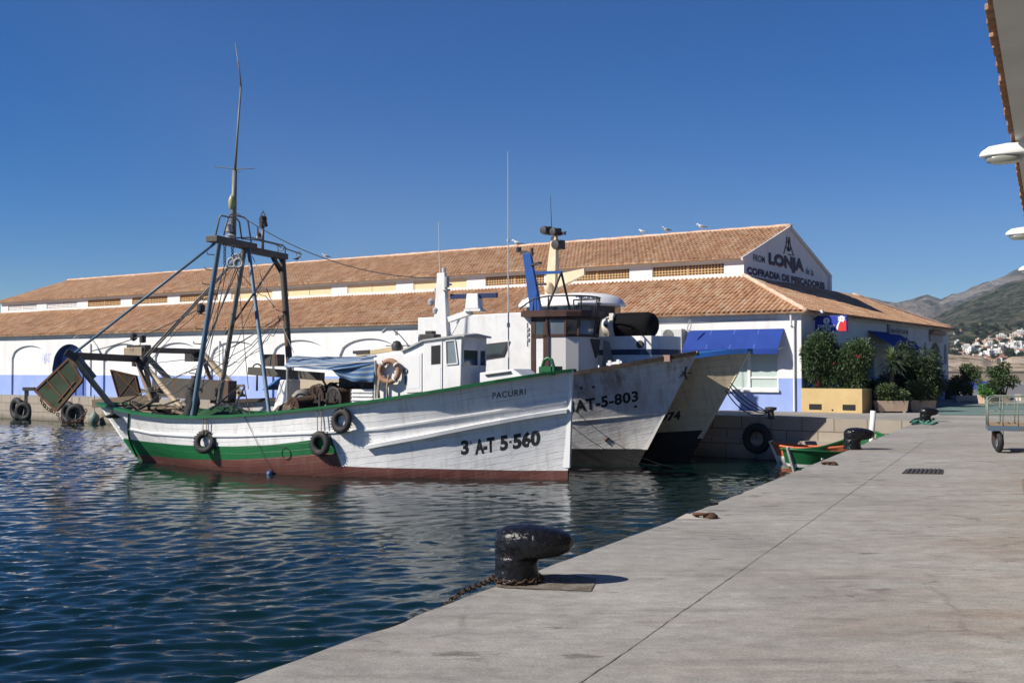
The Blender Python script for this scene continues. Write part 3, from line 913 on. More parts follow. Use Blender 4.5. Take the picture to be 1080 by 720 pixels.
# things fixed to the hall
def awning(name, label, O, X, Y, w, zt, zb, d, group=None):
    """O: wall point at the left end, X along the wall, Y out of the wall"""
    rt = empty(name, O, math.atan2(X.y, X.x), label, 'awning', group)
    sgn = 1 if X.cross(Vector((0, 0, 1))).dot(Y) > 0 else -1      # local -y is outwards when sgn is +1
    f = lambda x, y, z: (x, -sgn * y, z)
    mb = MB(); n = 24
    rows = [(0.02, zt), (d * .5, zt + (zb - zt) * .47), (d, zb), (d + .005, zb - .02), (d + .005, zb - .2)]
    vs = []; fs = []
    for i in range(n * 3 + 1):
        x = w * i / (n * 3)
        for j, (y, z) in enumerate(rows):
            sag = -.012 * math.sin(math.pi * (i % 18) / 18) if j == 1 else 0
            zz = z + (-.035 * abs(math.sin(math.pi * i / 9)) if j == 4 else 0)
            vs.append(f(x, y, zz + sag))
    for i in range(n * 3):
        for j in range(4): fs.append((i * 5 + j, (i + 1) * 5 + j, (i + 1) * 5 + j + 1, i * 5 + j + 1))
    mb.add(vs, fs)
    o = mb.build('canvas', M['canvas'], rt)
    sd = o.modifiers.new('thick', 'SOLIDIFY'); sd.thickness = .008
    mb = MB()
    for x in (.03, w / 2, w - .03): mb.tube([f(x, .01, zb + .06), f(x, d - .01, zb - .03)], .015, 6)
    mb.tube([f(0, d - .01, zb - .03), f(w, d - .01, zb - .03)], .02, 6)
    mb.build('awning_frame', M['white'], rt)
    mb = MB()
    for k in range(1, 4):
        x = w * k / 4
        mb.beam(f(x, .03, zt + .002), f(x, d, zb + .012), .025, .006)
    mb.each('seam', simple('awning_seam', (.10, .14, .42), None, .8), rt)
    return rt
M['canvas'] = simple('blue_awning_canvas', (.012, .04, .22), (.018, .052, .26), .75, 1.2, spec=.2)
x0 = bl_facade(727, 348)[0]; x1 = bl_facade(827, 347)[0]
awning('awning', 'blue canvas awning above the wide pale green shop window', bw(x0, -.0), XD, -YD, x1 - x0, bl_facade(780, 347.5)[1], bl_facade(780, 369, -.65)[1] + .05, .65)
ya, yb = 8.6, 13.4
awning('awning', 'blue awning in the shade over the gable doorway behind the shrubs', bw(0, ya), YD, XD, yb - ya, 3.45, 2.75, 1.1)

def aircon():
    y = -.18
    (xl, zt), (xr, zb) = bl_facade(697, 347, -.4), bl_facade(719, 373, -.4)
    rt = empty('air_conditioner', bw((xl + xr) / 2, 0, 0), BROT, 'white twin-fan air conditioner on the wall beside the blue awning', 'air conditioner')
    w = xr - xl; h = 1.02; zb = zt - h
    mb = MB(); mb.box((0, -.22, zb + h / 2), (w, .36, h)); mb.build('casing', simple('unit_grey_white', (.52, .52, .5), None, .5), rt, bevel=.02)
    mb = MB()
    for x in (-w * .3, w * .3): mb.beam((x, -.02, zb - .03), (x, -.42, zb - .03), .04)
    mb.build('bracket', M['dark'], rt)
    for k in (0, 1):
        c = (-w * .14, -.41, zb + h * (.27 + .47 * k))
        mb = MB(); mb.tube([(c[0], -.398, c[2]), (c[0], -.41, c[2])], .24, 20); f = mb.build('fan', simple('fan_dark', (.16, .16, .16), None, .6), rt)
        mb = MB()
        for r in (.24, .18, .12, .06): mb.torus((c[0], -.418, c[2]), (0, 1, 0), r, .009, 20, 4)
        for a in range(6): mb.beam((c[0], -.42, c[2]), (c[0] + .23 * math.cos(a), -.42, c[2] + .23 * math.sin(a)), .01)
        mb.build('fan_grille', M['gutter'], f)
aircon()
def hose_loop():
    p = [at(x, y, 46.2) for x, y in ((726, 350), (725, 346), (726.5, 340), (728, 337), (729, 339), (728.5, 345), (726.5, 350))]
    mb = MB(); mb.tube([q - YD * 0 for q in p], .02, 6)
    tag(mb.build('cable_loop', M['gutter']), 'thin grey cable loop hanging above the left end of the blue awning', 'cable')
hose_loop()

def wall_lamp(px, py, label):
    x, z = bl_facade(px, py, 0)
    rt = empty('wall_lamp', bw(x, 0, z), BROT, label, 'lamp', 'wall lamps on the long white facade')
    mb = MB(); mb.tube([(0, -.01, .0), (0, -.25, .16), (.12, -.75, .2), (.16, -.85, .18)], .03, 6); mb.box((0, -.015, 0), (.14, .03, .2)); mb.build('bracket', M['gutter'], rt)
    mb = MB(); mb.loft([[(.12 + .05 * k + r * math.cos(a) * .6, -.8 - .16 * k, .19 - .05 * k + r * math.sin(a) * .55) for a in [i * math.pi / 5 for i in range(10)]] for k, r in ((0, .07), (1, .15), (2, .17), (3, .16), (4, .07))])
    mb.build('lamp_head', M['gutter'], rt, smooth=True)
wall_lamp(96, 357, 'small grey bracket lamp on white wall above the blue arched door')
wall_lamp(418, 351, 'small grey bracket lamp on white wall behind the fishing boat cabin')

def info_sign():
    s0 = 1.6
    rt = empty('hanging_sign', bw(0, s0, 0), BROT, 'blue and red tourist office sign with white palm, jutting from the gable corner', 'sign')
    (xl, zt), (xr, zb) = bl_facade(859.5, 333.2, s0), bl_facade(893, 349.3, s0)
    w = xr - xl
    mb = MB(); mb.b2(xl, xr, 0, .14, zb, zt); mb.build('panel', simple('sign_blue', (.02, .04, .36), None, .45), rt, bevel=.01)
    X = lambda u: xl + w * u
    Z = lambda v: zb + (zt - zb) * v
    mb = MB(); mb.prism([(X(.70), zb + .015), (X(.76), Z(.4)), (X(.86), Z(.72)), (xr - .015, Z(.66)), (xr - .015, zb + .015)], 'y', -.006, -.002)
    mb.build('red_field', simple('sign_red', (.62, .03, .03), None, .45), rt)
    wh = simple('sign_white', (.82, .82, .82), None, .45)
    mb = MB()
    mb.prism([(X(.655), zb + .015), (X(.715), zb + .015), (X(.755), Z(.4)), (X(.83), Z(.72)), (X(.79), Z(.74)), (X(.70), Z(.4))], 'y', -.010, -.0065)
    c = Vector((X(.84), 0, Z(.80)))
    for a, L in ((20, .13), (65, .12), (110, .13), (160, .13), (205, .13), (-20, .13), (-60, .14), (250, .12)):
        d = Vector((math.cos(R(a)), 0, math.sin(R(a)))); nrm = Vector((-d.z, 0, d.x))
        L = L * w; e = c + d * L
        e.x = min(e.x, xr - .01); e.z = min(e.z, zt - .01)
        q = [c - nrm * .03, c + d * L * .5 + nrm * .05, e, c + d * L * .5 - nrm * .05]
        mb.poly([(p.x, -.0115 - .0003 * (a % 7), p.z) for p in q])
    mb.build('palm_emblem', wh, rt)
    mb = MB()
    mb.lathe([(.001, 0), (.135, 0), (.135, .004), (.001, .004)], 24, (X(.37), -.004, Z(.68)), Matrix.Rotation(R(90), 3, 'X'))
    mb.build('round_emblem', wh, rt)
    text_mesh('i', lambda u, v: Vector((X(.355) + .035 * u, -.011, Z(.68) - .09 + .18 * v)), M['canvas'], rt, 'lettering', .03)
    text_mesh('TOURIST INFO', lambda u, v: Vector((X(.08) + w * .54 * u, -.004, Z(.245) + .125 * v)), wh, rt, 'lettering', .06)
    text_mesh('CALPE', lambda u, v: Vector((X(.22) + w * .28 * u, -.004, Z(.075) + .10 * v)), wh, rt, 'lettering', .06)
    mb = MB()
    for z in (zt - .1, zb + .1): mb.b2(.0, xl, .05, .09, z - .02, z + .02)
    mb.build('bracket', M['dark'], rt)
    r2 = empty('spotlight', bw(0, s0 - .25, 0), BROT, 'white box spotlight on an arm above the blue tourist sign', 'lamp')
    p = bl_facade(864, 330.5, s0 - .25)
    mb = MB(); mb.box((p[0] - .02, 0, p[1]), (.42, .22, .13), Matrix.Rotation(R(-24), 3, 'Y')); mb.build('lamp_head', wh, r2, bevel=.02)
    mb = MB(); mb.tube([(.0, 0, p[1] - .25), (.1, 0, p[1] - .2), (p[0], 0, p[1] - .05)], .025, 6); mb.build('arm', M['dark'], r2)
info_sign()
def board():
    rt = empty('wall_sign', bw(.0, 12.6, 0), BROT, 'pale weathered name board with dark red letters on the shaded gable', 'sign')
    mb = MB(); mb.b2(.06, .14, -.9, 2.3, 3.0, 3.85); mb.build('board', simple('pale_board', (.55, .53, .5), (.4, .38, .36), .7, 4), rt)
    red = simple('board_letter', (.16, .05, .05), None, .7)
    mb = MB(); rn = random.Random(8)
    for z, h in ((3.45, .24), (3.1, .2)):
        y = -.75
        while y < 2.1:
            w = rn.uniform(.08, .2); mb.b2(.142, .147, y, y + w, z, z + h * rn.uniform(.6, 1)); y += w + rn.uniform(.06, .16)
    mb.build('worn_mark', red, rt)
board()
def tower_cap():
    # small tiled hood over the far gable arch
    rt = empty('arch_sign', bw(.0, 20.8, 0), BROT, 'pale plaque under a small red hood above the far gable arch', 'sign')
    mb = MB(); mb.b2(.03, .1, -1.3, 1.3, 3.2, 3.55); mb.build('plaque', simple('plaque_pale', (.5, .45, .42), None, .7), rt)
    mb = MB(); mb.prism([(-1.4, 3.56), (1.4, 3.56), (1.25, 3.78), (-1.25, 3.78)], 'x', .03, .25); mb.build('hood', M['tile'], rt)
tower_cap()
# ================================================================== BOATS
class Hull:
    def __init__(s, origin, head, sheer, Bs, Bw, L0, L1, rake, flare, zs0):
        """sheer, Bs, Bw, flare: tables over tau 0 (bow) .. 1 (stern); L0/L1 waterline and overall length; rake: bow overhang"""
        s.o = Vector(origin); s.rz = math.atan2(head[1], head[0]); h = Vector((head[0], head[1], 0)).normalized()
        s.X = h; s.Y = Vector((-h.y, h.x, 0))
        s.sheer_t, s.Bs, s.Bw, s.fl = sheer, Bs, Bw, flare
        s.L0, s.L1, s.rake, s.zs0 = L0, L1, rake, zs0
        s.G = None
    def w(s, p): return s.o + s.X * p[0] + s.Y * p[1] + Vector((0, 0, p[2]))
    def loc(s, P):
        q = P - s.o; return Vector((q.dot(s.X), q.dot(s.Y), q.z))
    def bp(s, px, py, lat):
        d = ray(px, py); a = s.o + s.Y * lat
        return s.loc(EYE + d * ((a - EYE).dot(s.Y) / d.dot(s.Y)))
    def bs(s, px, py, along):
        d = ray(px, py); a = s.o + s.X * along
        return s.loc(EYE + d * ((a - EYE).dot(s.X) / d.dot(s.X)))
    def sheer(s, t): return interp(s.sheer_t, t)
    def bow(s, z): return s.rake * max(z / s.zs0, -.3)
    def stern(s, z):
        k = max(z, 0) / s.sheer(1.0)
        return s.L0 + (s.L1 - s.L0) * k ** .92 + (min(z, 0) * .8)
    def P(s, t, z, off=0.0):
        sh = s.sheer(t)
        f = max(0, min(1.05, z / sh)) ** interp(s.fl, t)
        bw, bs = interp(s.Bw, t), interp(s.Bs, t)
        b = bw + (bs - bw) * f
        if z < 0: b *= max(.2, 1 + z * .5)
        b0 = -s.bow(z); b1 = s.stern(z)
        return Vector((-(b0 + t * (b1 - b0)), -(b + off), z))
    def find(s, px, py):
        if s.G is None:
            s.T = np.linspace(0, 1, 161); s.Zf = np.linspace(0, 1, 61)
            s.G = np.array([[proj(s.w(s.P(t, f * s.sheer(t)))) for f in s.Zf] for t in s.T])
        d = (s.G[..., 0] - px) ** 2 + (s.G[..., 1] - py) ** 2
        i, j = np.unravel_index(np.argmin(d), d.shape)
        t, f = s.T[i], s.Zf[j]; dt, df = .006, .016
        for _ in range(26):
            best = None
            for a in (-1, 0, 1):
                for b in (-1, 0, 1):
                    tt = min(1, max(0, t + a * dt)); ff = min(1.0, max(-.05, f + b * df))
                    q = proj(s.w(s.P(tt, ff * s.sheer(tt))))
                    e = (q[0] - px) ** 2 + (q[1] - py) ** 2
                    if best is None or e < best[0]: best = (e, tt, ff)
            if (best[1], best[2]) == (t, f): dt *= .6; df *= .6
            t, f = best[1], best[2]
        return t, f * s.sheer(t)
    def trace(s, pts):
        """pixels -> table tau -> z"""
        q = sorted(s.find(*p) for p in pts)
        return q
    def curve(s, tab, t0, t1, n, off=0.0, side=1):
        out = []
        for k in range(n + 1):
            t = t0 + (t1 - t0) * k / n
            p = s.P(t, interp(tab, t), off)
            out.append(Vector((p.x, p.y * side, p.z)))
        return out
    def shell(s, taus, levels, matfn):
        mb = MB()
        n = len(levels)
        for side in (1, -1):
            vs = []; fs = []; ms = []; uv = []
            for t in taus:
                sh = s.sheer(t)
                for l in levels:
                    z = min(l(t), sh)
                    p = s.P(t, z); vs.append((p.x, p.y * side, p.z)); uv.append((-p.x, sh - z))
            for i in range(len(taus) - 1):
                for j in range(n - 1):
                    f = (i * n + j, (i + 1) * n + j, (i + 1) * n + j + 1, i * n + j + 1)
                    fs.append(f if side == 1 else f[::-1]); ms.append(matfn((taus[i] + taus[i + 1]) / 2, j))
            b = len(mb.v)
            mb.v += vs
            for f, m in zip(fs, ms):
                mb.uv[len(mb.f)] = [uv[k] for k in f]
                mb.f.append(tuple(k + b for k in f)); mb.m.append(m)
        return mb
    def deck(s, drop, inset=.07, t0=.02, t1=.985, n=60):
        mb = MB(); vs = []; fs = []
        for k in range(n + 1):
            t = t0 + (t1 - t0) * k / n; sh = s.sheer(t)
            pt = s.P(t, sh); pd = s.P(t, sh - drop)
            a = max(.01, -pt.y - inset); d = max(.01, min(-pd.y - inset, a))
            vs += [(pt.x, -a, sh), (pd.x, -d, sh - drop), (pd.x, d, sh - drop), (pt.x, a, sh)]
            if k:
                o = (k - 1) * 4
                for j in range(3): fs.append((o + j, o + j + 1, o + 5 + j, o + 4 + j))
        mb.add(vs, fs); return mb
    def rail(s, w, h, up=0.0, n=70, t1=1.0):
        pts = [s.P(t1 * k / n, s.sheer(t1 * k / n)) for k in range(n + 1)]
        loop = pts + [Vector((p.x, -p.y, p.z)) for p in reversed(pts)]
        mb = MB(); rings = []
        m = len(loop)
        for i, p in enumerate(loop):
            tg = (loop[min(i + 1, m - 1)] - loop[max(i - 1, 0)]); tg.z = 0
            if tg.length < 1e-6: tg = Vector((0, 1, 0))
            tg.normalize(); sd = Vector((tg.y, -tg.x, 0))
            z = p.z + up
            rings.append([p + sd * (-w * .6) + Vector((0, 0, up)), p + sd * (w * .4) + Vector((0, 0, up)), p + sd * (w * .4) + Vector((0, 0, up + h)), p + sd * (-w * .6) + Vector((0, 0, up + h))])
        mb.loft(rings); return mb
    def strake(s, tab, t0, t1, h, out, n=70):
        mb = MB(); rings = []
        for k in range(n + 1):
            t = t0 + (t1 - t0) * k / n; z = interp(tab, t)
            a = s.P(t, z + h / 2, -.01); b = s.P(t, z + h / 2 - h * .15, out); c = s.P(t, z - h / 2 + h * .15, out); d = s.P(t, z - h / 2, -.01)
            rings.append([a, b, c, d])
        mb.loft(rings)
        n0 = len(mb.v); vs = list(mb.v); fs = list(mb.f)
        mb.add([(x, -y, z) for x, y, z in vs], [f[::-1] for f in fs])
        return mb
    def text(s, txt, c4, mt, parent, bold, off=.005, sub=2, space=1.0):
        q = [s.find(*c) for c in c4]
        def place(u, v):
            g = lambda k: (q[0][k] * (1 - u) + q[1][k] * u) * (1 - v) + (q[3][k] * (1 - u) + q[2][k] * u) * v
            return s.P(g(0), g(1), off)
        return text_mesh(txt, place, mt, parent, 'lettering', bold, sub, space)

def hull_paint(name, c, c2, stain, st_amt=.5, plank=6.5, rust=None, rust_lo=.56, rough=.5, line=.5):
    """planked, weathered paint; u = metres along, v = metres below the rail"""
    t = NT(name); u = t.tc.outputs['UV']; s = t.sep(u)
    o = t.tc.outputs['Object']
    base = t.ramp(t.noise(t.map(u, (.25, 1.6, 1)), 2.0, 7, .65), [(.3, c), (.72, c2)])
    streak = t.ramp(t.noise(t.map(u, (2.6, .35, 1)), 1.6, 7, .7), [(.5, 0.0), (.75, 1.0)])
    base = t.mix(t.math('MULTIPLY', streak, st_amt), base, stain)
    wob = t.math('MULTIPLY', t.noise(t.map(u, (.3, .3, 1)), 2.0, 2), .5)
    fr = t.math('FRACT', t.math('ADD', t.math('MULTIPLY', s[1], plank), wob))
    seam = t.ramp(fr, [(0, 1.0), (.05, 0.0), (.95, 0.0), (1, 1.0)])
    worn = t.ramp(t.noise(t.map(u, (.5, 1, 1)), 1.3, 5, .6), [(.45, 0.0), (.6, 1.0)])
    base = t.mix(t.math('MULTIPLY', t.math('MULTIPLY', seam, worn), line), base, (.07, .06, .05))
    sc = t.ramp(t.noise(t.map(u, (1.2, 4.0, 1)), 3.2, 8, .75), [(.66, 0.0), (.71, 1.0)])
    base = t.mix(t.math('MULTIPLY', sc, .75), base, (.13, .10, .08))
    if rust:
        top = t.ramp(t.math('ADD', s[1], 0.0), [(.0, 1.0), (.55, 1.0), (1.0, .25)])
        ru = t.ramp(t.noise(t.map(u, (.75, .2, 1), loc=(2.3, .4, 0)), 1.25, 8, .72), [(rust_lo, 0.0), (rust_lo + .12, 1.0)])
        base = t.mix(t.math('MULTIPLY', t.math('MULTIPLY', ru, top), .85), base, t.mix(t.noise(u, 3, 4), rust, (.22, .10, .035)))
    h = t.math('ADD', t.math('MULTIPLY', t.noise(t.map(u, (.6, 1, 1)), 2.5, 5, .6), 1.0), t.math('MULTIPLY', seam, -.35))
    return t.done(base, rough, 0, t.bump(h, .55, .035), .3)
M['hull_white'] = hull_paint('weathered_white_hull', (.86, .86, .85), (.70, .70, .69), (.38, .34, .28), .55, 5.2, rust=(.36, .20, .08), rust_lo=.60, line=.7)
M['hull_green'] = hull_paint('green_hull_band', (.008, .15, .045), (.012, .105, .035), (.02, .05, .03), .5, 5.2)
M['hull_red'] = hull_paint('oxide_red_bottom', (.13, .042, .035), (.17, .075, .06), (.22, .13, .11), .6, 5.2)
M['hull_wood'] = hull_paint('grimy_white_hull', (.78, .78, .77), (.64, .64, .62), (.34, .29, .22), .7, 4.2, rust=(.25, .105, .03), rust_lo=.475)
M['hull_dark'] = simple('black_bottom', (.012, .012, .014), (.03, .028, .026), .7, 3)
M['hull_tan'] = hull_paint('stained_cream_hull', (.72, .61, .44), (.60, .50, .35), (.28, .20, .13), .7, 4.2, rust=(.20, .08, .03), rust_lo=.60)
M['deckgrey'] = simple('deck_paint', (.20, .22, .22), (.12, .12, .11), .7, 2)

def tyre(mb_parent, c, axis, R1=.33, r=.12, name='tyre'):
    mb = MB(); ax = Vector(axis).normalized()
    mb.torus(c, ax, R1, r, 26, 10, squash=.85)
    for k in range(26):     # tread blocks
        a = 2 * math.pi * k / 26; q = ax.to_track_quat('Z', 'Y')
        d = q @ Vector((math.cos(a), math.sin(a), 0)); tdir = q @ Vector((-math.sin(a), math.cos(a), 0))
        mb.beam(Vector(c) + d * (R1 + r * .99) - tdir * .018 - ax * .07, Vector(c) + d * (R1 + r * .99) + tdir * .018 + ax * .07, .03, .007, up=d)
    return mb
def fender(loc_w, axis_w, label, ropes=(), R1=.30, r=.105, group=None):
    rt = empty('tyre_fender', loc_w, 0, label, 'tyre', group)
    tyre(None, (0, 0, 0), axis_w, R1, r).build('tyre', M['black'], rt, smooth=True, auto=40)
    if ropes:
        mb = MB()
        for rp in ropes: mb.tube([Vector(p) - Vector(loc_w) for p in rp], .014, 6)
        mb.each('rope', M['rope'], rt)
    return rt

# ------------------------------------------------------------------ 1. the white and green trawler in front
def boat_one():
    H = Hull((1.62, 32.35, WATER), (.911, -.412),
             [(0, 3.2), (1, 2.0)],
             [(0, .05), (.05, .72), (.1, 1.2), (.2, 1.78), (.3, 2.1), (.42, 2.3), (.55, 2.32), (.66, 2.22), (.76, 1.95), (.85, 1.5), (.92, 1.0), (.97, .5), (1, .05)],
             [(0, .04), (.06, .30), (.12, .65), (.2, 1.15), (.3, 1.7), (.42, 2.1), (.55, 2.16), (.66, 2.0), (.76, 1.6), (.85, .95), (.93, .35), (1, .04)],
             15.9, 17.75, .10, [(0, 1.5), (.25, 1.5), (.45, .8), (.8, .7), (1, .8)], 3.2)
    # sheer line measured on the near rail
    for _ in range(2):
        tab = []
        for px, py in ((599, 392), (560, 398), (520, 404.5), (480, 411.5), (440, 418), (393, 425), (340, 431.5), (280, 437.5), (240, 440), (200, 441), (165, 440), (140, 436.5), (120, 431.5), (106, 427)):
            b = 1.5
            for _k in range(8):
                p = H.bp(px, py, -b); t = min(1, max(0, (-p.x + .1) / (H.L1 + .1))); b = interp(H.Bs, t)
            tab.append((t, p.z))
        H.sheer_t = sorted(tab)
        H.zs0 = H.sheer(0)
    H.G = None
    root = empty('fishing_boat', H.o, H.rz, 'white wooden trawler with green stern band and rail, tall blue gantry and black registration', 'fishing boat')
    T_step = H.find(356, 484)[0]
    zg = H.trace([(338, 478), (312, 480.5), (284, 482.5), (248, 484.5), (211, 484.5), (180, 482.5), (146, 479.5)])
    zr = H.trace([(599, 494), (550, 494), (500, 493), (450, 492), (400, 491), (362, 489.5)])
    zt = H.trace([(352, 460), (340, 462), (312, 466), (284, 469), (248, 470.5), (211, 470), (180, 468), (150, 465), (137, 463)])
    za = lambda t: interp(zr, t) - .055 if t < T_step else interp(zg, t)
    zb = lambda t: interp(zt, t) if t > T_step else max(interp(zt, T_step), za(t) + .1)
    taus = sorted(set([0, .008, .016, .03] + [k / 90 for k in range(1, 91)] + [T_step - .003, T_step]))
    st = lambda f: (lambda t: zb(t) + (H.sheer(t) - zb(t)) * f)
    levels = [lambda t: -.9, lambda t: -.3, lambda t: 0.0, za, lambda t: (za(t) + zb(t)) / 2, zb] + [st(f) for f in (.08, .16, .24, .32, .4, .48, .56, .64, .72, .8, .88, .95)] + [lambda t: H.sheer(t)]
    def mf(t, j):
        if j < 3: return 2
        if j < 5: return 1 if t > T_step - .002 else 0
        return 0
    H.shell(taus, levels, mf).build('hull', [M['hull_white'], M['hull_green'], M['hull_red']], root, smooth=True)
    H.deck(.85).build('deck', M['deckgrey'], root)
    H.rail(.26, .085).build('gunwale', M['green'], root)
    # strakes
    s1 = H.trace([(594, 423), (560, 428.5), (500, 437.5), (450, 445), (400, 452.5), (340, 456), (300, 457.5), (250, 459.5), (200, 459.5), (160, 457), (140, 453)])
    H.strake(s1, .004, .97, .075, .045).build('rub_rail', M['hull_white'], root, smooth=False)
    s2 = H.trace([(596, 433.5), (560, 439), (500, 450), (450, 460), (400, 469), (388, 471.5)])
    H.strake(s2, .002, s2[-1][0], .15, .13).build('rubbing_strake', M['hull_white'], root)
    mb = MB()   # stem and stern posts
    mb.loft([[(H.bow(z) - .16, -.085, z), (H.bow(z) + .05, -.06, z), (H.bow(z) + .05, .06, z), (H.bow(z) - .16, .085, z)] for z in (.34, 1.2, 2.2, H.sheer(0) + .06)])
    mb.loft([[(-H.stern(z) + .12, -.075, z), (-H.stern(z) - .05, -.05, z), (-H.stern(z) - .05, .05, z), (-H.stern(z) + .12, .075, z)] for z in (.722, 1.1, 1.6, H.sheer(1) - .05)])
    mb.each('stem_post', M['hull_white'], root)
    mb = MB()
    mb.loft([[(-H.stern(z) + .12, -.074, z), (-H.stern(z) - .045, -.049, z), (-H.stern(z) - .045, .049, z), (-H.stern(z) + .12, .074, z)] for z in (-.3, 0, .3, .72)])
    mb.build('stern_post', M['hull_green'], root)
    mb = MB()   # bow bitt on the rail
    a = H.bp(570, 391, -.3); b = H.bp(586, 390, -.3)
    mb.b2(a.x, b.x, -.42, -.18, a.z - .12, a.z + .12)
    c = (a + b) / 2
    mb.tube([(c.x - .18, -.3, c.z + .1), (c.x - .12, -.3, c.z + .3), (c.x, -.3, c.z + .36), (c.x + .12, -.3, c.z + .3), (c.x + .18, -.3, c.z + .1)], .05, 8)
    mb.box((c.x, 0, c.z + .04), (.3, .9, .16))
    mb.build('bow_bitt', M['green'], root, smooth=True, auto=40)
    # writing on the bow
    H.text('PACURRI', [(519.5, 420.6), (554.5, 416.2), (554.5, 409.6), (519.5, 414)], M['ink_worn'], root, .012, space=1.12)
    q = [(486.5, 480.2), (570.0, 469.0), (569.5, 452.5), (486.0, 463.6)]
    H.text('3', [(486.3, 479.8), (494.6, 478.9), (494.4, 463.4), (486.2, 464.5)], M['ink_worn'], root, .05, off=.005)
    H.text('A', [(495, 469.5), (498.3, 469), (498.2, 464.2), (495, 464.7)], M['ink_worn'], root, .01, off=.005)
    H.text('A-T', [(501.0, 479.3), (521.8, 476.2), (521.4, 460.3), (500.8, 463.2)], M['ink_worn'], root, .05, off=.005)
    H.text('5', [(527.5, 475.6), (536, 474.3), (535.8, 458.2), (527.3, 459.6)], M['ink_worn'], root, .05, off=.005)
    H.text('-', [(537.2, 467.2), (539.6, 466.8), (539.6, 464.6), (537.2, 465)], M['ink_worn'], root, .02, off=.005)
    H.text('560', [(541, 474), (570, 469.4), (569.6, 452.6), (540.8, 457.4)], M['ink_worn'], root, .05, off=.005)
    mb = MB()   # draught circle amidships
    t_, z_ = H.find(302, 478); p = H.P(t_, z_, .012)
    mb.torus(p, (0, 1, 0), .16, .012, 24, 5); mb.beam((p.x - .3, p.y - .004, p.z + .17), (p.x + .05, p.y - .004, p.z + .19), .015)
    mb.build('load_mark', M['ink_worn'], root)
    # ---- wheelhouse
    la, lb = -.95, .75
    pts = [(394, 432), (394, 377), (424, 371), (432, 367.5), (447, 360), (487, 354.5), (485.5, 418)]
    prof = [(lambda v: (v.x, v.z))(H.bp(px, py, la)) for px, py in pts]
    mb = MB(); mb.prism(prof, 'y', la, lb)
    house = mb.build('wheelhouse', M['white'], root, bevel=.02)
    sf = (prof[5][0] + prof[6][0]) / 2
    zt_ = prof[5][1]
    mb = MB()   # roof with a small visor
    top = [prof[2], prof[3], prof[4], prof[5], (prof[5][0] + .12, prof[5][1] - .02)]
    r_ = [[(x, la - .07, z + .0), (x, la - .07, z + .055), (x, (la + lb) / 2, z + .12), (x, lb + .07, z + .055), (x, lb + .07, z + .0)] for x, z in top]
    mb.loft(r_)
    mb.build('roof', simple('grey_roof_paint', (.42, .43, .42), (.34, .34, .33), .6, 2), house)
    yo = la - .012
    def panel(name, c4, th, m, parent, lat=la):
        v = [H.bp(x, y, lat) for x, y in c4]; mb = MB()
        mb.prism([(p.x, p.z) for p in v], 'y', lat - th, lat - .002); return mb.build(name, m, parent)
    d1 = panel('door', [(447.5, 414), (447.5, 362.5), (466.5, 360), (466.5, 412)], .025, M['white'], house)
    panel('door_window', [(455.2, 384.5), (455.2, 364.8), (465, 363.6), (465, 383.6)], .03, M['pure_dark'], d1)
    panel('door_panel', [(456, 411), (456, 388), (465, 387.5), (465, 410)], .03, M['fibre'], d1)
    d2 = panel('locker_door', [(429, 414), (429, 373.5), (445, 372), (445, 413)], .025, M['white'], house)
    panel('door_panel', [(431.5, 410), (431.5, 376), (443, 375), (443, 409)], .03, M['fibre'], d2)
    mb = MB(); p = H.bp(427.5, 391, la - .04); mb.torus(p, (0, 1, 0), .07, .014, 12, 5); q = H.bp(427.5, 405, la - .04); mb.tube([q, q + Vector((0, 0, .25))], .025, 6); mb.build('handle', M['dark'], d2)
    fr = MB()
    w1 = [H.bp(x, y, la) for x, y in ((471, 384.3), (470.5, 359.6), (480, 358.6), (483, 383.2))]
    for a, b in zip(w1, w1[1:] + w1[:1]): fr.beam(a + Vector((0, -.012, 0)), b + Vector((0, -.012, 0)), .05, .03)
    wn_ = fr.build('side_window', M['white'], house)
    mb = MB(); mb.prism([(p.x, p.z) for p in w1], 'y', la - .008, la - .002); mb.build('pane', M['glass_lit'], wn_)
    # front face: big window, seen obliquely
    mb = MB()
    f = lambda y, z: (sf + .006 + (zt_ - z) * -.0, y, z)
    z0, z1 = H.bs(492, 386, sf).z, H.bs(492, 362, sf).z
    for ya, yb in ((la + .10, la + 1.1), (la + 1.2, lb - .08)):
        m2 = MB(); m2.quad((sf + .012, ya, z0), (sf + .012, yb, z0), (sf + .012, yb, z1), (sf + .012, ya, z1)); w_ = m2.build('front_window', M['glass'], house)
        m3 = MB()
        for a, b in (((ya, z0), (yb, z0)), ((yb, z0), (yb, z1)), ((yb, z1), (ya, z1)), ((ya, z1), (ya, z0))):
            m3.beam((sf + .016, a[0], a[1]), (sf + .016, b[0], b[1]), .05, .03, up=(1, 0, 0))
        m3.build('window_frame', M['white'], w_)
    mb = MB()   # lamp box and things on the roof
    p = H.bp(450, 356, -.4); mb.b2(p.x - .1, p.x + .42, -.7, -.25, p.z - .08, p.z + .1); mb.b2(p.x + .05, p.x + .3, -.6, -.35, p.z + .1, p.z + .2)
    mb.build('roof_box', M['dark'], house, bevel=.02)
    # trunk ahead of the wheelhouse
    mb = MB()
    tr = [H.bp(x, y, -.62) for x, y in ((506, 416), (506, 393), (541, 389), (555, 399), (555, 404))]
    mb.prism([(p.x, p.z) for p in tr], 'y', -.62, .62); trunk = mb.build('fore_trunk', M['white'], root, bevel=.015)
    mb = MB(); a = H.bp(512, 395.5, -.66); b = H.bp(538, 392, -.66); mb.tube([a + Vector((0, .05, 0)), a, b, b + Vector((0, .05, 0))], .025, 6); mb.build('handrail', M['dark'], trunk)
    # ---- mast with radar
    base = H.bp(466, 357, 0); topp = H.bp(466.5, 288, 0)
    ms = MB()
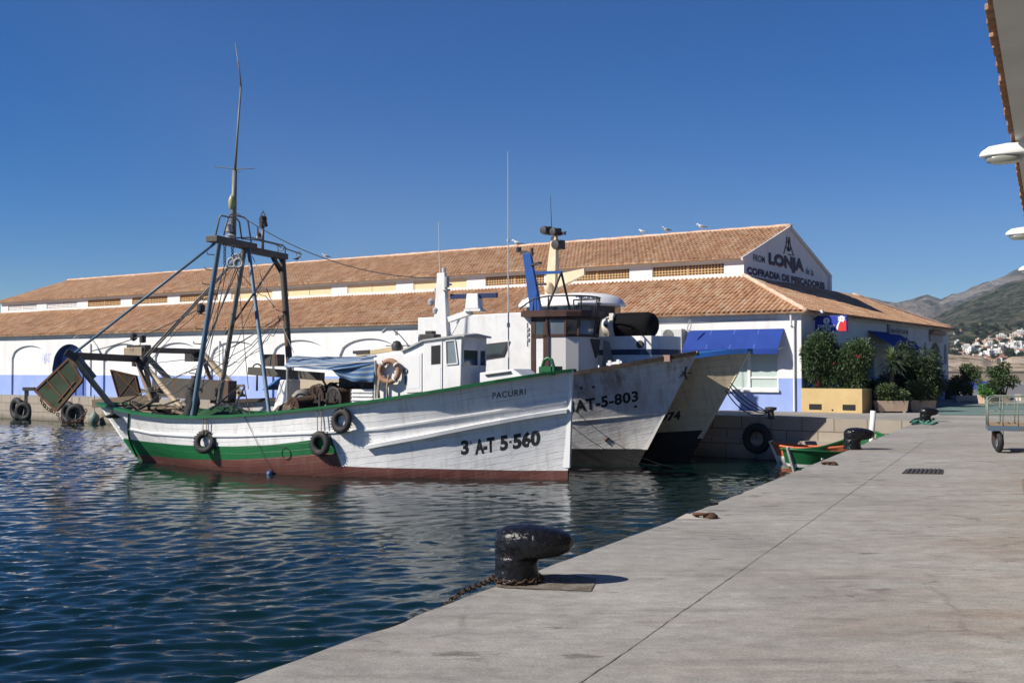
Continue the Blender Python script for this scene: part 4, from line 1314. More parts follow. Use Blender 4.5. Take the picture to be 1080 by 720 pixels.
    ms.loft([[(base.x + dx * k, dy * k, z) for dx, dy in ((-.26, -.16), (.26, -.16), (.26, .16), (-.26, .16))] for k, z in ((1.0, base.z - .2), (.62, topp.z - .6), (.5, topp.z))])
    mast = ms.build('mast', M['white'], root, bevel=.015)
    mb = MB()
    a = H.bp(474, 337, 0); b = H.bp(497, 329, 0)
    mb.beam(a, b, .22, .16); mb.beam((a.x, 0, a.z - .55), a + (b - a) * .55, .05); mb.box((b.x + .12, 0, b.z + .05), (.55, .4, .07))
    for px, py, L in ((461, 304, .45), (458, 321, .7), (476, 300, .35)):
        p = H.bp(px, py, 0); mb.beam((p.x, 0, p.z), (base.x, 0, p.z), .08, .06)
    mb.each('bracket', M['white'], mast)
    mb = MB(); mb.box((b.x + .1, 0, b.z + .32), (.46, .36, .46), taper=.82); rd = mb.build('radar_unit', M['fibre'], mast, bevel=.03)
    mb = MB(); c = (a + b) / 2
    p0 = H.bp(475.5, 312, 0); p1 = H.bp(524.5, 312, 0); mid = (p0 + p1) / 2
    mb.beam((p0.x, 0, mid.z), (p1.x, 0, mid.z), .12, .15); mb.tube([(mid.x, 0, mid.z), (mid.x, 0, b.z + .5)], .05, 8)
    mb.build('radar_scanner', simple('scanner_navy', (.02, .03, .09), None, .4), mast, bevel=.015)
    mb = MB(); p = H.bp(460, 309, 0); mb.tube([p, p + Vector((0, 0, .15))], .06, 8)
    for px, py in ((455, 318), (460, 327)):
        p = H.bp(px, py, -.05); mb.lathe([(.02, -.12), (.10, -.1), (.12, .02), (.06, .1), (.02, .12)], 10, p)
    p = H.bp(471, 296, -.1); mb.tube([p + Vector((0, 0, -.2)), p + Vector((0, 0, .12))], .085, 10); mb.tube([p + Vector((0, 0, -.3)), p + Vector((0, 0, -.26))], .12, 10)
    mb.each('mast_lamp', M['gutter'], mast, smooth=True, auto=40)
    mb = MB(); p = H.bp(464, 288, 0); q = H.bp(462.6, 234, 0); mb.tube([p, q], [.018, .009], 6); mb.tube([(topp.x + .05, 0, topp.z - .02), (topp.x + .05, 0, topp.z + .16)], .06, 8); mb.build('aerial', M['lightwire'], mast)
    mb = MB(); p = H.bp(536.5, 395, .6); q = H.bp(535.6, 160, .6); k = H.bp(536.3, 345, .6); k2 = H.bp(536, 255, .6)
    mb.tube([p, k], .02, 6); mb.tube([k, k + (k2 - k) * .05], .05, 8); mb.tube([k, q], [.022, .008], 6); mb.tube([k2, k2 + (q - k2) * .03], .04, 6)
    mb.build('whip_aerial', M['lightwire'], root)
    # low deckhouse gear aft of the wheelhouse: boom and box
    mb = MB(); a = H.bp(377, 374, -.2); b = H.bp(424, 366.5, -.2); mb.beam(a, b, .16, .13); mb.build('cargo_boom', simple('boom_tan', (.50, .38, .22), None, .6), root)
    mb = MB()
    a = H.bp(373, 371.5, -.25); b = H.bp(390, 370.5, -.25); mb.beam(a, b, .12, .1)
    p = H.bp(418.5, 366, -.5); mb.lathe([(.02, -.12), (.15, -.1), (.17, .05), (.1, .17), (.02, .2)], 12, p); mb.tube([H.bp(407, 364.5, -.5), H.bp(440, 364.3, -.5)], .018, 6)
    mb.each('boom_block', M['dark'], root, smooth=True, auto=40)
    # ---- striped tarpaulin
    t2 = NT('shaded_striped_tarpaulin'); t = NT('striped_tarpaulin'); u = t.sep(t.tc.outputs['UV'])
    fr_ = t.math('FRACT', t.math('MULTIPLY', u[1], 6.5))
    cs = t.ramp(fr_, [(0, (.05, .13, .28)), (.5, (.07, .16, .31)), (.56, (.38, .45, .51)), (.94, (.34, .41, .47)), (1, (.06, .14, .28))])
    tarp_m = t.done(t.mix(t.math('MULTIPLY', t.noise(t.tc.outputs['Object'], 3, 5), .5), cs, (.22, .24, .26)), .8, 0, None, .2)
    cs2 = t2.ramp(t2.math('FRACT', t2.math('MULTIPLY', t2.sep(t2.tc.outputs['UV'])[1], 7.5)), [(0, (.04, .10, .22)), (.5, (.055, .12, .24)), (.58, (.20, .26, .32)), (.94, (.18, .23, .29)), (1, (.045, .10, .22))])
    tarp_shaded = t2.done(cs2, .8, 0, None, .2)  # darker copy of the stripes: the flap's shade painted into its colour
    near = [(300, 386.5, -1.35), (322, 388, -1.35), (345, 390, -1.3), (368, 388, -1.25), (392, 383, -1.15), (395, 381, -1.1)]
    far = [(309, 375.5, 1.2), (330, 376, 1.2), (352, 376.5, 1.2), (374, 376.2, 1.2), (393, 375.0, 1.2), (397, 374.5, 1.2)]
    n_, k_ = 24, 10
    mb = MB(); vs = []; uvs = []; fs = []
    for i in range(n_ + 1):
        f_ = i / n_ * (len(near) - 1); q0 = min(int(f_), len(near) - 2); g = f_ - q0
        A = H.bp(*near[q0]).lerp(H.bp(*near[q0 + 1]), g); B = H.bp(*far[q0]).lerp(H.bp(*far[q0 + 1]), g)
        for j in range(k_ + 1):
            p = A.lerp(B, j / k_); p.z += .06 * math.sin(math.pi * j / k_) + .03 * mnoise.noise(p * 2.2); vs.append(p); uvs.append((i / n_, j / k_))
    for i in range(n_):
        for j in range(k_): o_ = i * (k_ + 1) + j; fs.append((o_, o_ + k_ + 1, o_ + k_ + 2, o_ + 1))
    mb.add(vs, fs, uvs=uvs)
    tp = mb.build('tarpaulin', tarp_m, root, smooth=True); tp.modifiers.new('t', 'SOLIDIFY').thickness = .01
    mb = MB(); vs = []; uvs = []; fs = []      # hanging flap
    top_ = [(343, 388.5), (356, 386), (370, 384), (384, 382), (396, 380)]; bot = [(352, 391), (358, 397.5), (372, 402), (385, 403), (395, 402.5)]
    for i in range(17):
        f_ = i / 16 * 4; q0 = min(int(f_), 3); g = f_ - q0
        A = H.bp(top_[q0][0] * (1 - g) + top_[q0 + 1][0] * g, top_[q0][1] * (1 - g) + top_[q0 + 1][1] * g, -1.12)
        B = H.bp(bot[q0][0] * (1 - g) + bot[q0 + 1][0] * g, bot[q0][1] * (1 - g) + bot[q0 + 1][1] * g, -1.2)
        for j in range(7):
            p = A.lerp(B, j / 6); p.y += .06 * math.sin(i * .9 + j * .5) * j / 6; vs.append(p); uvs.append((i / 16, .12 + j / 6 * .5))
    for i in range(16):
        for j in range(6): o_ = i * 7 + j; fs.append((o_, o_ + 7, o_ + 8, o_ + 1))
    mb.add(vs, fs, uvs=uvs); fl = mb.build('flap', tarp_shaded, tp, smooth=True); fl.modifiers.new('t', 'SOLIDIFY').thickness = .01
    mb = MB()
    for px, py, py2, lat in ((396, 380, 420, -1.15), (303, 386, 430, -1.3), (309, 376, 425, 1.2), (397, 375, 415, 1.2)):
        mb.tube([H.bp(px, py, lat), H.bp(px, py2, lat)], .035, 6)
    mb.tube([H.bp(303, 386.5, -1.3), H.bp(396, 381, -1.12)], .025, 6)
    mb.each('tarp_pole', M['gutter'], root)
    def heap(name, px0, px1, py0, py1, l0, l1, h, m, n=26):
        A = H.bp(px0, py0, (l0 + l1) / 2); B = H.bp(px1, py1, (l0 + l1) / 2)
        mb = MB(); ny = 12; vs = []; fs = []
        for i in range(n + 1):
            for j in range(ny + 1):
                u, v = i / n, j / ny
                p = A.lerp(B, u); p.y = l0 + (l1 - l0) * v
                e = (1 - (2 * u - 1) ** 4) * (1 - (2 * v - 1) ** 4)
                p.z += h * e * (.65 + .6 * mnoise.noise(Vector((p.x * 1.7, p.y * 1.7, 1)))) + .09 * mnoise.noise(Vector((p.x * 6, p.y * 6, 4)))
                vs.append(p)
        for i in range(n):
            for j in range(ny): o2 = i * (ny + 1) + j; fs.append((o2, o2 + ny + 1, o2 + ny + 2, o2 + 1))
        mb.add(vs, fs); return mb.build(name, m, root, smooth=True)
    # ---- winch and drums amidships
    M['rustdark'] = simple('dark_rust', (.065, .034, .02), (.03, .022, .017), .85, 6, bump=.4)
    def drum(a, b, r, name, m, flange=1.25):
        mb = MB(); a = Vector(a); b = Vector(b); d = (b - a).normalized()
        mb.tube([a, b], r * .8, 16)
        for q in (a, b):
            mb.torus(q, d, r * flange * .82, r * flange * .16, 20, 6, squash=.3); mb.tube([q - d * .05, q + d * .05], r * .3, 10)
            for k in range(6):
                e = d.to_track_quat('Z', 'Y') @ Vector((math.cos(k * 1.047), math.sin(k * 1.047), 0)); mb.beam(q, q + e * r * flange * .8, .06, .03, up=d)
        o_ = mb.build(name, m, root, smooth=True, auto=40)
        m2 = MB()
        L = (b - a).length; nn = int(L / .05)
        for k in range(nn): m2.torus(a + d * (.06 + (L - .12) * k / max(1, nn - 1)), d, r * .86, .03, 16, 5)
        m2.build('warp', M['rustdark'], o_, smooth=True)
        return o_
    drum(H.bp(309, 429, -1.5), H.bp(336, 425, -.6), .30, 'net_drum', M['rustdark'], 1.1)
    drum(H.bp(333, 418, -.9), H.bp(351, 415, -.2), .33, 'winch_drum', M['rustdark'], 1.15)
    drum(H.bp(352, 420, -1.0), H.bp(372, 417, -.3), .33, 'winch_drum', M['dark'], 1.15)
    def handwheel(px, py, lat, r):
        mb = MB(); p = H.bp(px, py, lat); ax = Vector((.3, -1, .1)).normalized(); mb.torus(p, ax, r, .022, 20, 6)
        q = ax.to_track_quat('Z', 'Y')
        for k in range(4):
            d = q @ Vector((math.cos(k * math.pi / 4), math.sin(k * math.pi / 4), 0)); mb.beam(p - d * r, p + d * r, .025)
        mb.tube([p, p + Vector((0, .3, -.2))], .03, 6)
        mb.build('handwheel', M['dark'], root, smooth=True, auto=40)
    heap('net_heap', 330, 372, 425, 423, -1.1, .6, .55, M['net']); heap('rope_heap', 300, 330, 433, 430, -1.6, -.2, .35, simple('old_rope', (.16, .13, .09), (.07, .055, .04), .95, 12, bump=.8, bscale=50))
    handwheel(336.5, 411.5, -.9, .19); handwheel(354.5, 412.5, -.8, .26)
    mb = MB()
    for a, b, w in (((313, 424, -1.2), (338, 409, -.6), .05), ((322, 412, -.3), (360, 408, -.3), .06), ((340, 400, -.6), (352, 420, -.6), .05), ((345, 436, -1.3), (345, 414, -1.3), .06), ((337, 436, -1.5), (337, 416, -1.5), .05), ((317, 411, .3), (385, 405, .3), .06), ((383, 425, -.6), (383, 404, -.6), .1), ((371, 425, -.9), (371, 410, -.9), .08)):
        mb.beam(H.bp(*a), H.bp(*b), w)
    mb.each('winch_bar', M['dark'], root)
    mb = MB(); p0 = H.bp(320, 412, -.1); p1 = H.bp(341, 426, -.1)
    mb.loft([[(p0.x + (p1.x - p0.x) * k / 8, -.7 + r * math.cos(a), p1.z + (.15 + .35 * math.sin(math.pi * k / 8)) * max(0, math.sin(a))) for a in [math.pi * i / 8 for i in range(9)] for r in (.5,)] for k in range(9)], closed=False, cap0=False, cap1=False)
    mb.build('winch_cover', simple('canvas_grey', (.26, .25, .21), (.2, .18, .15), .85, 3), root, smooth=True)
    mb = MB(); a = H.bp(366, 428, .2); mb.b2(a.x, a.x + 1.4, -.3, .6, a.z - .2, a.z + .9); mb.build('engine_box', M['dark'], root, bevel=.03)
    mb = MB(); a = H.bp(372, 421, -.9); b = H.bp(394, 416, -.9); mb.b2(a.x, b.x, -.95, -.3, b.z - .4, b.z + .16)
    for k in range(4): mb.b2(a.x, b.x, -.99, -.952, b.z - .3 + k * .12, b.z - .26 + k * .12)
    mb.build('fish_box', M['white'], root)
    mb = MB(); a = H.bp(291, 437, -.2); b = H.bp(301, 400.5, -.2); mb.prism([(a.x - .2, a.z - .6), (b.x + .1, a.z - .6), (b.x + .1, b.z), (a.x + .15, b.z), (a.x - .1, a.z + .2)], 'y', -.2, .5); mb.build('engine_casing', M['white'], root, bevel=.03)
    mb = MB(); a = H.bp(264, 391, .8); b = H.bp(340, 397, .8); mb.beam(a, b, .28, .26); mb.b2(a.x + 1.0, a.x + 1.55, .2, .6, a.z + .15, a.z + .55); mb.build('timber_beam', M['brownpipe'], root)
    mb = MB()   # hatch
    a = H.bp(250, 439, -1.3); b = H.bp(296, 431, -1.3)
    mb.b2(a.x, b.x, -1.5, .5, a.z - .45, a.z + .06); mb.b2((a.x + b.x) / 2 - .03, (a.x + b.x) / 2 + .03, -1.52, .52, a.z - .44, a.z + .075)
    mb.build('fish_hatch', simple('hatch_grey', (.40, .43, .45), (.3, .32, .33), .6, 2), root)
    # ---- gantry: four legs and two-piece crossbeam
    Ls, Lp = -2.0, 2.0
    def leg(a, b, r, m, n='gantry_leg', rungs=False):
        mb = MB(); A = H.bp(*a); B = H.bp(*b); mb.tube([A, B], r, 10); o_ = mb.build(n, m, root, smooth=True, auto=40)
        if rungs:
            m2 = MB()
            for k in range(11):
                p = A.lerp(B, .07 + .85 * k / 10); m2.tube([p, p + Vector((-.30, -.1, .03)), p + Vector((-.32, -.1, .10))], .018, 5)
            m2.each('rung', M['dark'], o_)
        return o_
    leg((231, 256, Ls), (203, 440, Ls), .085, M['pipe'], rungs=True)
    leg((262, 262, -.3), (284.5, 440, Ls), .066, M['pipe'])
    leg((258, 262, .0), (231, 424, 1.6), .088, M['greypipe'])
    leg((297.5, 270, Lp), (308.5, 432, Lp), .118, M['brownpipe'])
    mb = MB()
    a, b, c, d = H.bp(223, 251.5, Ls - .15), H.bp(266, 260.5, .1), H.bp(258, 262.5, -.2), H.bp(300.5, 271, Lp + .1)
    mb.beam(a, b, .42, .2); mb.beam(c, d, .3, .2)
    mb.each('gantry_beam', M['brownpipe'], root, bevel=.02)
    mb = MB()
    e = H.bp(297, 272, Lp); mb.beam(e + Vector((0, -.5, -.02)), e + Vector((0, 0, -.5)), .12)
    A = H.bp(291, 275, Lp - .5); B = H.bp(252, 332, .6); mb.tube([A, B], .035, 6); mb.tube([B, H.bp(238, 352, 1.3)], .035, 6)
    mb.each('gantry_brace', M['dark'], root)
    mb = MB()   # pulpit railings on top
    def rl(p, r=.028): mb.tube([H.bp(*q) for q in p], r, 6)
    rl([(227, 250, Ls), (231.5, 229.5, Ls), (233, 227.5, Ls), (243, 229, -1.2), (250, 231, -.9), (252.5, 234, -.8), (255, 252, -.6)])
    rl([(236, 248, -1.5), (241, 228, -1.5), (243.5, 226, -1.4), (258, 229.5, -.5), (261.5, 233, -.3), (265, 256, .1)])
    rl([(250, 251, -.9), (264, 250.5, 0), (297, 258.5, 1.9), (301, 261, 2.1), (300.5, 270, 2.1)])
    rl([(255, 252, -.5), (272, 253.5, .4), (290, 257.5, 1.4), (297, 261, 1.8)], .02)
    rl([(293, 262, 1.6), (292.5, 268, 1.6)], .02)
    mb.torus(H.bp(296, 261, 1.8), (.3, -1, 0), .12, .02, 14, 5)
    rl([(301, 262, 2.1), (312, 266, 2.6), (318, 268.2, 2.9)], .022); mb.torus(H.bp(315, 268, 2.7), (.2, -1, 0), .09, .015, 12, 5)
    mb.build('pulpit_rail', M['greypipe'], root, smooth=True)
    mb = MB()   # pole mast and whip
    rl2 = lambda p, r: mb.tube([H.bp(x, y, -.9) for x, y in p], r, 8)
    rl2([(245.5, 252), (247.6, 180)], [.11, .075]); rl2([(247.6, 185), (250.5, 140), (254.2, 90)], [.045, .035, .028]); rl2([(254.2, 92), (252, 70), (248, 45)], [.03, .02, .012])
    pm = mb.build('pole_mast', M['greypipe'], root, smooth=True)
    mb = MB(); rl2 = lambda p, r: mb.tube([H.bp(x, y, -.9) for x, y in p], r, 6)
    rl2([(225.5, 175.5), (247.5, 178.5)], .016); rl2([(247.5, 178.5), (268, 177.6)], .016); rl2([(247.5, 178), (253, 182)], .012)
    mb.each('dipole_arm', M['wire'], pm)
    mb = MB(); p = H.bp(244.6, 213, -.95); mb.lathe([(.02, -.28), (.10, -.2), (.12, .05), (.06, .2), (.02, .26)], 10, p); mb.build('signal_lamp', simple('lamp_yellowish', (.35, .33, .14), None, .4), pm, smooth=True)
    mb = MB()
    for px, py, s_ in ((241.5, 240, .13), (243, 253, .17)): mb.lathe([(.02, -s_ * 1.3), (s_, -s_), (s_ * .8, s_ * .3), (s_, s_ * .8), (.02, s_ * 1.3)], 10, H.bp(px, py, -1.1))
    mb.each('deck_lamp', M['gutter'], root, smooth=True, auto=40)
    mb = MB()   # short pole with diamond topmark
    mb.tube([H.bp(277, 264, .8), H.bp(277.3, 237, .8)], .05, 8); sp = mb.build('lamp_pole', M['greypipe'], root, smooth=True)
    mb = MB(); q = [H.bp(x, y, .8) for x, y in ((277.4, 222.5), (273.4, 231.5), (275.5, 235.5), (279.5, 235.5), (281.2, 231.5))]
    mb.tube(q + [q[0]], .02, 5); mb.build('topmark', M['wire'], sp)
    mb = MB(); mb.lathe([(.02, -.2), (.12, -.18), (.14, 0), (.10, .02), (.12, .16), (.02, .2)], 12, H.bp(277.5, 233.5, .8)); mb.lathe([(.01, -.06), (.09, -.05), (.09, .05), (.01, .06)], 10, H.bp(279.5, 237.5, .8)); mb.build('mast_lamp', M['dark'], sp, smooth=True, auto=40)
    mb = MB(); q = [H.bp(x, y, .6) for x, y in ((271, 239.5), (275.2, 247), (274, 252.5), (269.8, 251.5))]
    for k in range(6):
        for j in range(3):
            pass
    g = lambda u, v: q[0].lerp(q[1], u).lerp(q[3].lerp(q[2], u), v) + Vector((0, .05 * math.sin(u * 7 + v * 2), 0))
    vs = [g(i / 6, j / 3) for i in range(7) for j in range(4)]
    mb.add(vs, [(i * 4 + j, i * 4 + 4 + j, i * 4 + 5 + j, i * 4 + 1 + j) for i in range(6) for j in range(3)], None)
    for k in range(18): mb.m[k] = 0 if k % 3 < 2 else 1
    fg = mb.build('flag', [simple('flag_dark_red', (.16, .06, .03), None, .9), simple('flag_white', (.6, .6, .6), None, .9)], root); fg.modifiers.new('t', 'SOLIDIFY').thickness = .006
    mb = MB(); mb.tube([H.bp(271, 239, .6), H.bp(276, 254, .6)], .012, 5); mb.build('flagstaff', M['wire'], fg)
    # blocks and chains under the beam
    mb = MB()
    for px, py, r in ((245, 277, .15), (251.5, 277.5, .14), (249.5, 272, .11)):
        p = H.bp(px, py, -.6); mb.torus(p, (.4, -1, 0), r, .045, 16, 6)
    mb.each('pulley', M['gutter'], root, smooth=True)
    mb = MB()
    for px, y0, y1 in ((237, 258, 279), (245.2, 260, 271)):
        a, b = H.bp(px, y0, -1.2), H.bp(px, y1, -1.2)
        nk = int((b - a).length / .085)
        for k in range(nk): mb.torus(a.lerp(b, (k + .5) / nk), (1, 0, 0) if k % 2 else (0, 1, 0), .045, .018, 8, 4)
    mb.build('chain', M['dark'], root)
    # ---- stays to the stern gallows
    mb = MB(); mb.tube([H.bp(226, 257, Ls), H.bp(77, 373.5, -2.05)], .045, 8)
    mb.build('stay_pipe', M['pipe'], root, smooth=True)
    for da in (-1.0, 1.4):
        mb = MB(); mb.tube([H.bp(262 + da * .6, 259, .2), H.bp(151 + da * 1.4, 379, 2.0)], .034, 8)
        mb.build('stay_pipe', M['greypipe'], root, smooth=True)
    # ---- stern gallows
    mb = MB()
    hs, hp_ = H.bp(76, 375, -2.05), H.bp(148, 378.5, 2.05)
    mb.beam(hs, hp_, .22, .24); mb.beam(H.bp(69.5, 371, -2.2), H.bp(82, 378, -1.95), .3, .25)
    gb = mb.build('gallows_beam', M['dark'], root, bevel=.02)
    leg((76, 376, -2.05), (122.5, 434, -.75), .10, M['beige'], 'gallows_leg')
    leg((79, 376, -1.9), (98, 399, -1.4), .15, M['greypipe'], 'gallows_leg')
    leg((147, 379, 2.05), (191, 430, .9), .10, M['beige'], 'gallows_leg')
    leg((145, 382, 1.95), (160, 424, .9), .08, M['wood'], 'gallows_leg')
    mb = MB(); mb.lathe([(.02, -.25), (.2, -.22), (.22, .1), (.12, .25), (.02, .28)], 12, H.bp(151, 383, 1.9)); mb.lathe([(.02, -.16), (.14, -.14), (.14, .14), (.02, .16)], 10, H.bp(143, 382, 2)); mb.lathe([(.02, -.14), (.12, -.12), (.12, .12), (.02, .14)], 10, H.bp(150.5, 357.5, 2.0))
    mb.tube([H.bp(150.5, 358, 2.0), H.bp(146, 366, 2.0)], .015, 5)
    mb.each('gallows_block', M['dark'], root, smooth=True, auto=40)
    # otter board hanging outboard at the stern
    def otter(c4, lat0, lat1, m, name):
        q = [H.bp(c4[0][0], c4[0][1], lat0), H.bp(c4[1][0], c4[1][1], lat1), H.bp(c4[2][0], c4[2][1], lat1), H.bp(c4[3][0], c4[3][1], lat0)]
        nrm = (q[1] - q[0]).cross(q[3] - q[0]).normalized()
        if nrm.y > 0: nrm = -nrm
        c = sum(q, Vector()) / 4
        ring = []
        for i in range(4):
            a, b, d = q[i], q[i - 1], q[(i + 1) % 4]
            for k in range(5):
                u = k / 4; p = (a + (b - a) * .08).lerp(a, u).lerp(a.lerp(a + (d - a) * .08, u), u); ring.append(p)
        mb = MB(); mb.loft([[p + nrm * .05 for p in ring], [p - nrm * .05 for p in ring]])
        o_ = mb.build(name, m, root)
        m2 = MB()
        for i in range(4): m2.beam(q[i].lerp(c, .035) + nrm * .055, q[(i + 1) % 4].lerp(c, .035) + nrm * .055, .08, .035, up=nrm)
        for u in (.33, .66): m2.beam(q[0].lerp(q[1], u).lerp(c, .05) + nrm * .052, q[3].lerp(q[2], u).lerp(c, .05) + nrm * .052, .05, .02, up=nrm)
        m2.beam(q[3].lerp(c, .35) + nrm * .06, q[2].lerp(c, .35) + nrm * .06, .05, .03, up=nrm)
        m2.build('edge_iron', M['rust'], o_)
        return o_, q, nrm
    bm_ = rusty('otter_board_green', (.010, .042, .014), (.022, .03, .014), (.075, .032, .014), .545, .8, 1.6)
    o_, q, nrm = otter([(37, 412.5), (74, 377.5), (88, 401), (60, 434.5)], -2.5, -1.9, bm_, 'otter_board')
    mb = MB()
    def chain(p, r=.025):
        for a, b in zip(p[:-1], p[1:]):
            a, b = Vector(a), Vector(b); nk = max(1, int((b - a).length / .11))
            for k in range(nk): mb.torus(a.lerp(b, (k + .5) / nk), (1, .3, 0) if k % 2 else (0, 1, .2), .055, .02, 8, 4)
    P = lambda x, y, l=-2.4: H.bp(x, y, l)
    chain([P(42, 414), P(44, 424), P(50, 431), P(58, 434.5)]); chain([P(60, 434), P(62, 440), P(68, 445.5), P(78, 446), P(88, 441), P(91, 431)])
    chain([P(44, 417), P(50, 422), P(56, 430)])
    mb.build('board_chain', M['rust'], o_)
    # ---- nets, boards and gear on the after deck
    rn = random.Random(4)
    heap('net_heap', 128, 190, 439, 441, -1.0, 1.0, .55, M['net'])
    heap('net_heap', 196, 262, 442, 440, -1.5, .3, .42, simple('green_net', (.01, .07, .025), (.015, .045, .02), .9, 7, bump=.8, bscale=50))
    mb = MB()
    for _k in range(34):
        x = rn.uniform(130, 196); y = 434 + rn.uniform(-4, 5); l = rn.uniform(-1.1, .9)
        a = P(x, y, l); mb.beam(a, a + Vector((rn.uniform(-.9, .9), rn.uniform(-.6, .6), rn.uniform(-.25, .35))), rn.uniform(.04, .12), rn.uniform(.03, .08))
    mb.each('deck_timber', M['wood'], root)
    mb = MB(); mb.beam(P(133, 431, -.6), P(193, 429, -.6), .09, .09); mb.beam(P(100, 425.5, 1.0), P(165, 420, 1.4), .35, .3); mb.each('roller_bar', M['wood'], root)
    mb = MB()   # black net bundle tied to the near gantry leg
    rings = []
    for k in range(13):
        u = k / 12; c = H.bp(205 - 3.5 * u + 1.2 * math.sin(k), 396 + 44 * u, -1.9); rr = .10 + .12 * math.sin(min(1, u * 1.3) * 1.6)
        rings.append([c + Vector((rr * math.cos(a) * (1 + .3 * mnoise.noise(Vector((k, a, 1)))), rr * math.sin(a) * (1 + .3 * mnoise.noise(Vector((k, a, 5)))), 0)) for a in [i * math.pi / 7 for i in range(14)]])
    mb.loft(rings); mb.build('net_bundle', M['black'], root, smooth=True)
    mb = MB()
    for a, b, r in (((237, 279, -1.0), (205, 400, -1.8), .018), ((240, 279, -.9), (212, 415, -1.2), .014), ((249, 282, -.6), (206, 398, -1.8), .016), ((262, 258, 0), (213, 372, 1.5), .02),
                    ((251, 290, -.3), (262, 410, -1.2), .012), ((266, 270, .2), (310, 372, -1.0), .014), ((276, 300, .5), (225, 420, 1), .012), ((152, 384, 1.9), (205, 378, -1.8), .012), ((152, 384, 1.9), (187, 399, .4), .012),
                    ((222, 432, -1.6), (252, 408, .5), .03), ((243, 436, -1.7), (258, 408, .8), .035), ((258, 410, .5), (264, 438, -1.6), .02), ((232, 424, .5), (262, 437, -1.5), .02)):
        mb.tube([H.bp(*a), H.bp(*b)], r, 5)
    rr2 = random.Random(17)
    anch = [(205, 402, -1.8), (232, 405, 1.2), (258, 300, 0), (236, 300, -1.5), (152, 385, 1.9), (120, 428, -.8), (190, 425, .8), (268, 372, -.9), (301, 330, 1.9), (247, 280, -.6), (215, 380, -1.6), (284, 432, -1.9)]
    for _k in range(15):
        a, b = rr2.sample(anch, 2); a, b = H.bp(*a), H.bp(*b)
        mb.tube([a.lerp(b, q / 10) - Vector((0, 0, rr2.uniform(.05, .3) * 4 * (q / 10) * (1 - q / 10))) for q in range(11)], rr2.choice((.009, .012, .014)), 5)
    # long sagging wires: gantry top to wheelhouse mast and the warp to the board
    def sag(a, b, s_, n=18): return [a.lerp(b, k / n) - Vector((0, 0, s_ * 4 * (k / n) * (1 - k / n))) for k in range(n + 1)]
    mb.tube(sag(H.bp(250, 225, -.9), H.bp(464, 293, 0), .55), .016, 5)
    mb.tube(sag(H.bp(97, 370, -2), H.bp(213, 324, -1.9), .15), .018, 5)
    mb.each('rigging_wire', M['wire'], root)
    mb = MB()
    for px, py, r in ((212, 325, .13), (141, 355, .11)): mb.lathe([(.02, -r * 1.3), (r, -r * .7), (r, r * .7), (.02, r * 1.3)], 10, H.bp(px, py, -1.9))
    mb.each('rigging_block', M['dark'], root, smooth=True, auto=40)
    # ---- lifebuoy hung on the cabin side
    rt = None
    p = H.bp(410.5, 391.5, la - .16)
    lifering(H, p)
    # rust runs are in the paint; scupper line at stern
    mb = MB(); pts = [H.P(*H.find(x, y), .02) for x, y in ((136.5, 436), (135.5, 446), (136, 458), (137.5, 466), (141, 474), (145, 481))]
    mb.tube(pts, .03, 6); mb.build('stern_line', simple('green_rope', (.02, .07, .04), None, .8), root, smooth=True)
    # tyres along the side
    hd = Vector((H.X.x, H.X.y, 0))
    for (px, py, up, lab) in ((219, 465.5, (219, 441), 'black tyre fender hung on the green stern band of the white trawler'),
                              (340, 467.5, (339, 431), 'black tyre fender hung where the green band of the white trawler ends'),
                              (362.5, 443.5, (365, 428), 'black tyre fender hung close under the rail of the white trawler amidships')):
        t_, z_ = H.find(px, py); c = H.P(t_, z_, .125); n1 = (H.P(t_ + .01, z_) - H.P(t_ - .01, z_)).normalized(); n2 = (H.P(t_, z_ + .1) - H.P(t_, z_ - .1)).normalized()
        nr = n1.cross(n2).normalized(); nr.y = -abs(nr.y)
        tr_, zr_ = H.find(*up)
        cw = H.w(c); axw = H.X * nr.x + H.Y * nr.y + Vector((0, 0, nr.z))
        tp_ = [H.P(min(1, max(0, tr_ + dt_)), H.sheer(tr_) + .03, .1) for dt_ in (-.004, .004)]
        fender(cw, axw, lab, [[H.w(c + Vector((dx, -.03, .22))), H.w(q_)] for dx, q_ in zip((.06, -.06), tp_)], .27, .105, 'tyre fenders on the white trawler')
    t_, z_ = H.find(287, 499.5); c = H.P(t_, z_, .1)
    rt = empty('plastic_float', H.w(c), H.rz, 'small blue plastic float dangling at the waterline of the white trawler', 'float')
    mb = MB(); mb.lathe([(.02, -.1), (.1, -.07), (.13, 0), (.1, .07), (.02, .1)], 14, (0, 0, 0), Matrix.Rotation(R(80), 3, 'Y')); mb.build('float', simple('float_blue', (.04, .08, .18), None, .4), rt, smooth=True)
    mb = MB(); q = H.P(t_, H.sheer(t_), .03) - c; mb.tube([(0, 0, .1), (q.x, q.y, q.z)], .009, 5); mb.build('cord', M['wire'], rt)
    return H, root
def lifering(H, p):
    rt = empty('lifebuoy', H.w(p), H.rz, 'faded orange lifebuoy hung on the white wheelhouse side', 'lifebuoy')
    mb = MB(); mb.torus((0, 0, 0), (0.06, -1, .1), .315, .085, 30, 10); mb.build('ring', simple('faded_orange', (.28, .15, .09), (.36, .22, .15), .7, 3), rt, smooth=True)
    mb = MB()
    for k in range(4):
        a = R(40 + 90 * k); mb.torus((.315 * math.cos(a), 0, .315 * math.sin(a)), (-math.sin(a), 0, math.cos(a)), .092, .014, 12, 5, squash=2)
    mb.each('band', M['white'], rt, smooth=True)
    mb = MB()
    for x in (-.3, -.27, .02): mb.tube([(x, -.07, -.1), (x - .04, -.1, -.5), (x - .02, -.09, -.8)], .03, 6)
    mb.each('hanging_line', M['rope'], rt, smooth=True)
H1, B1 = boat_one()
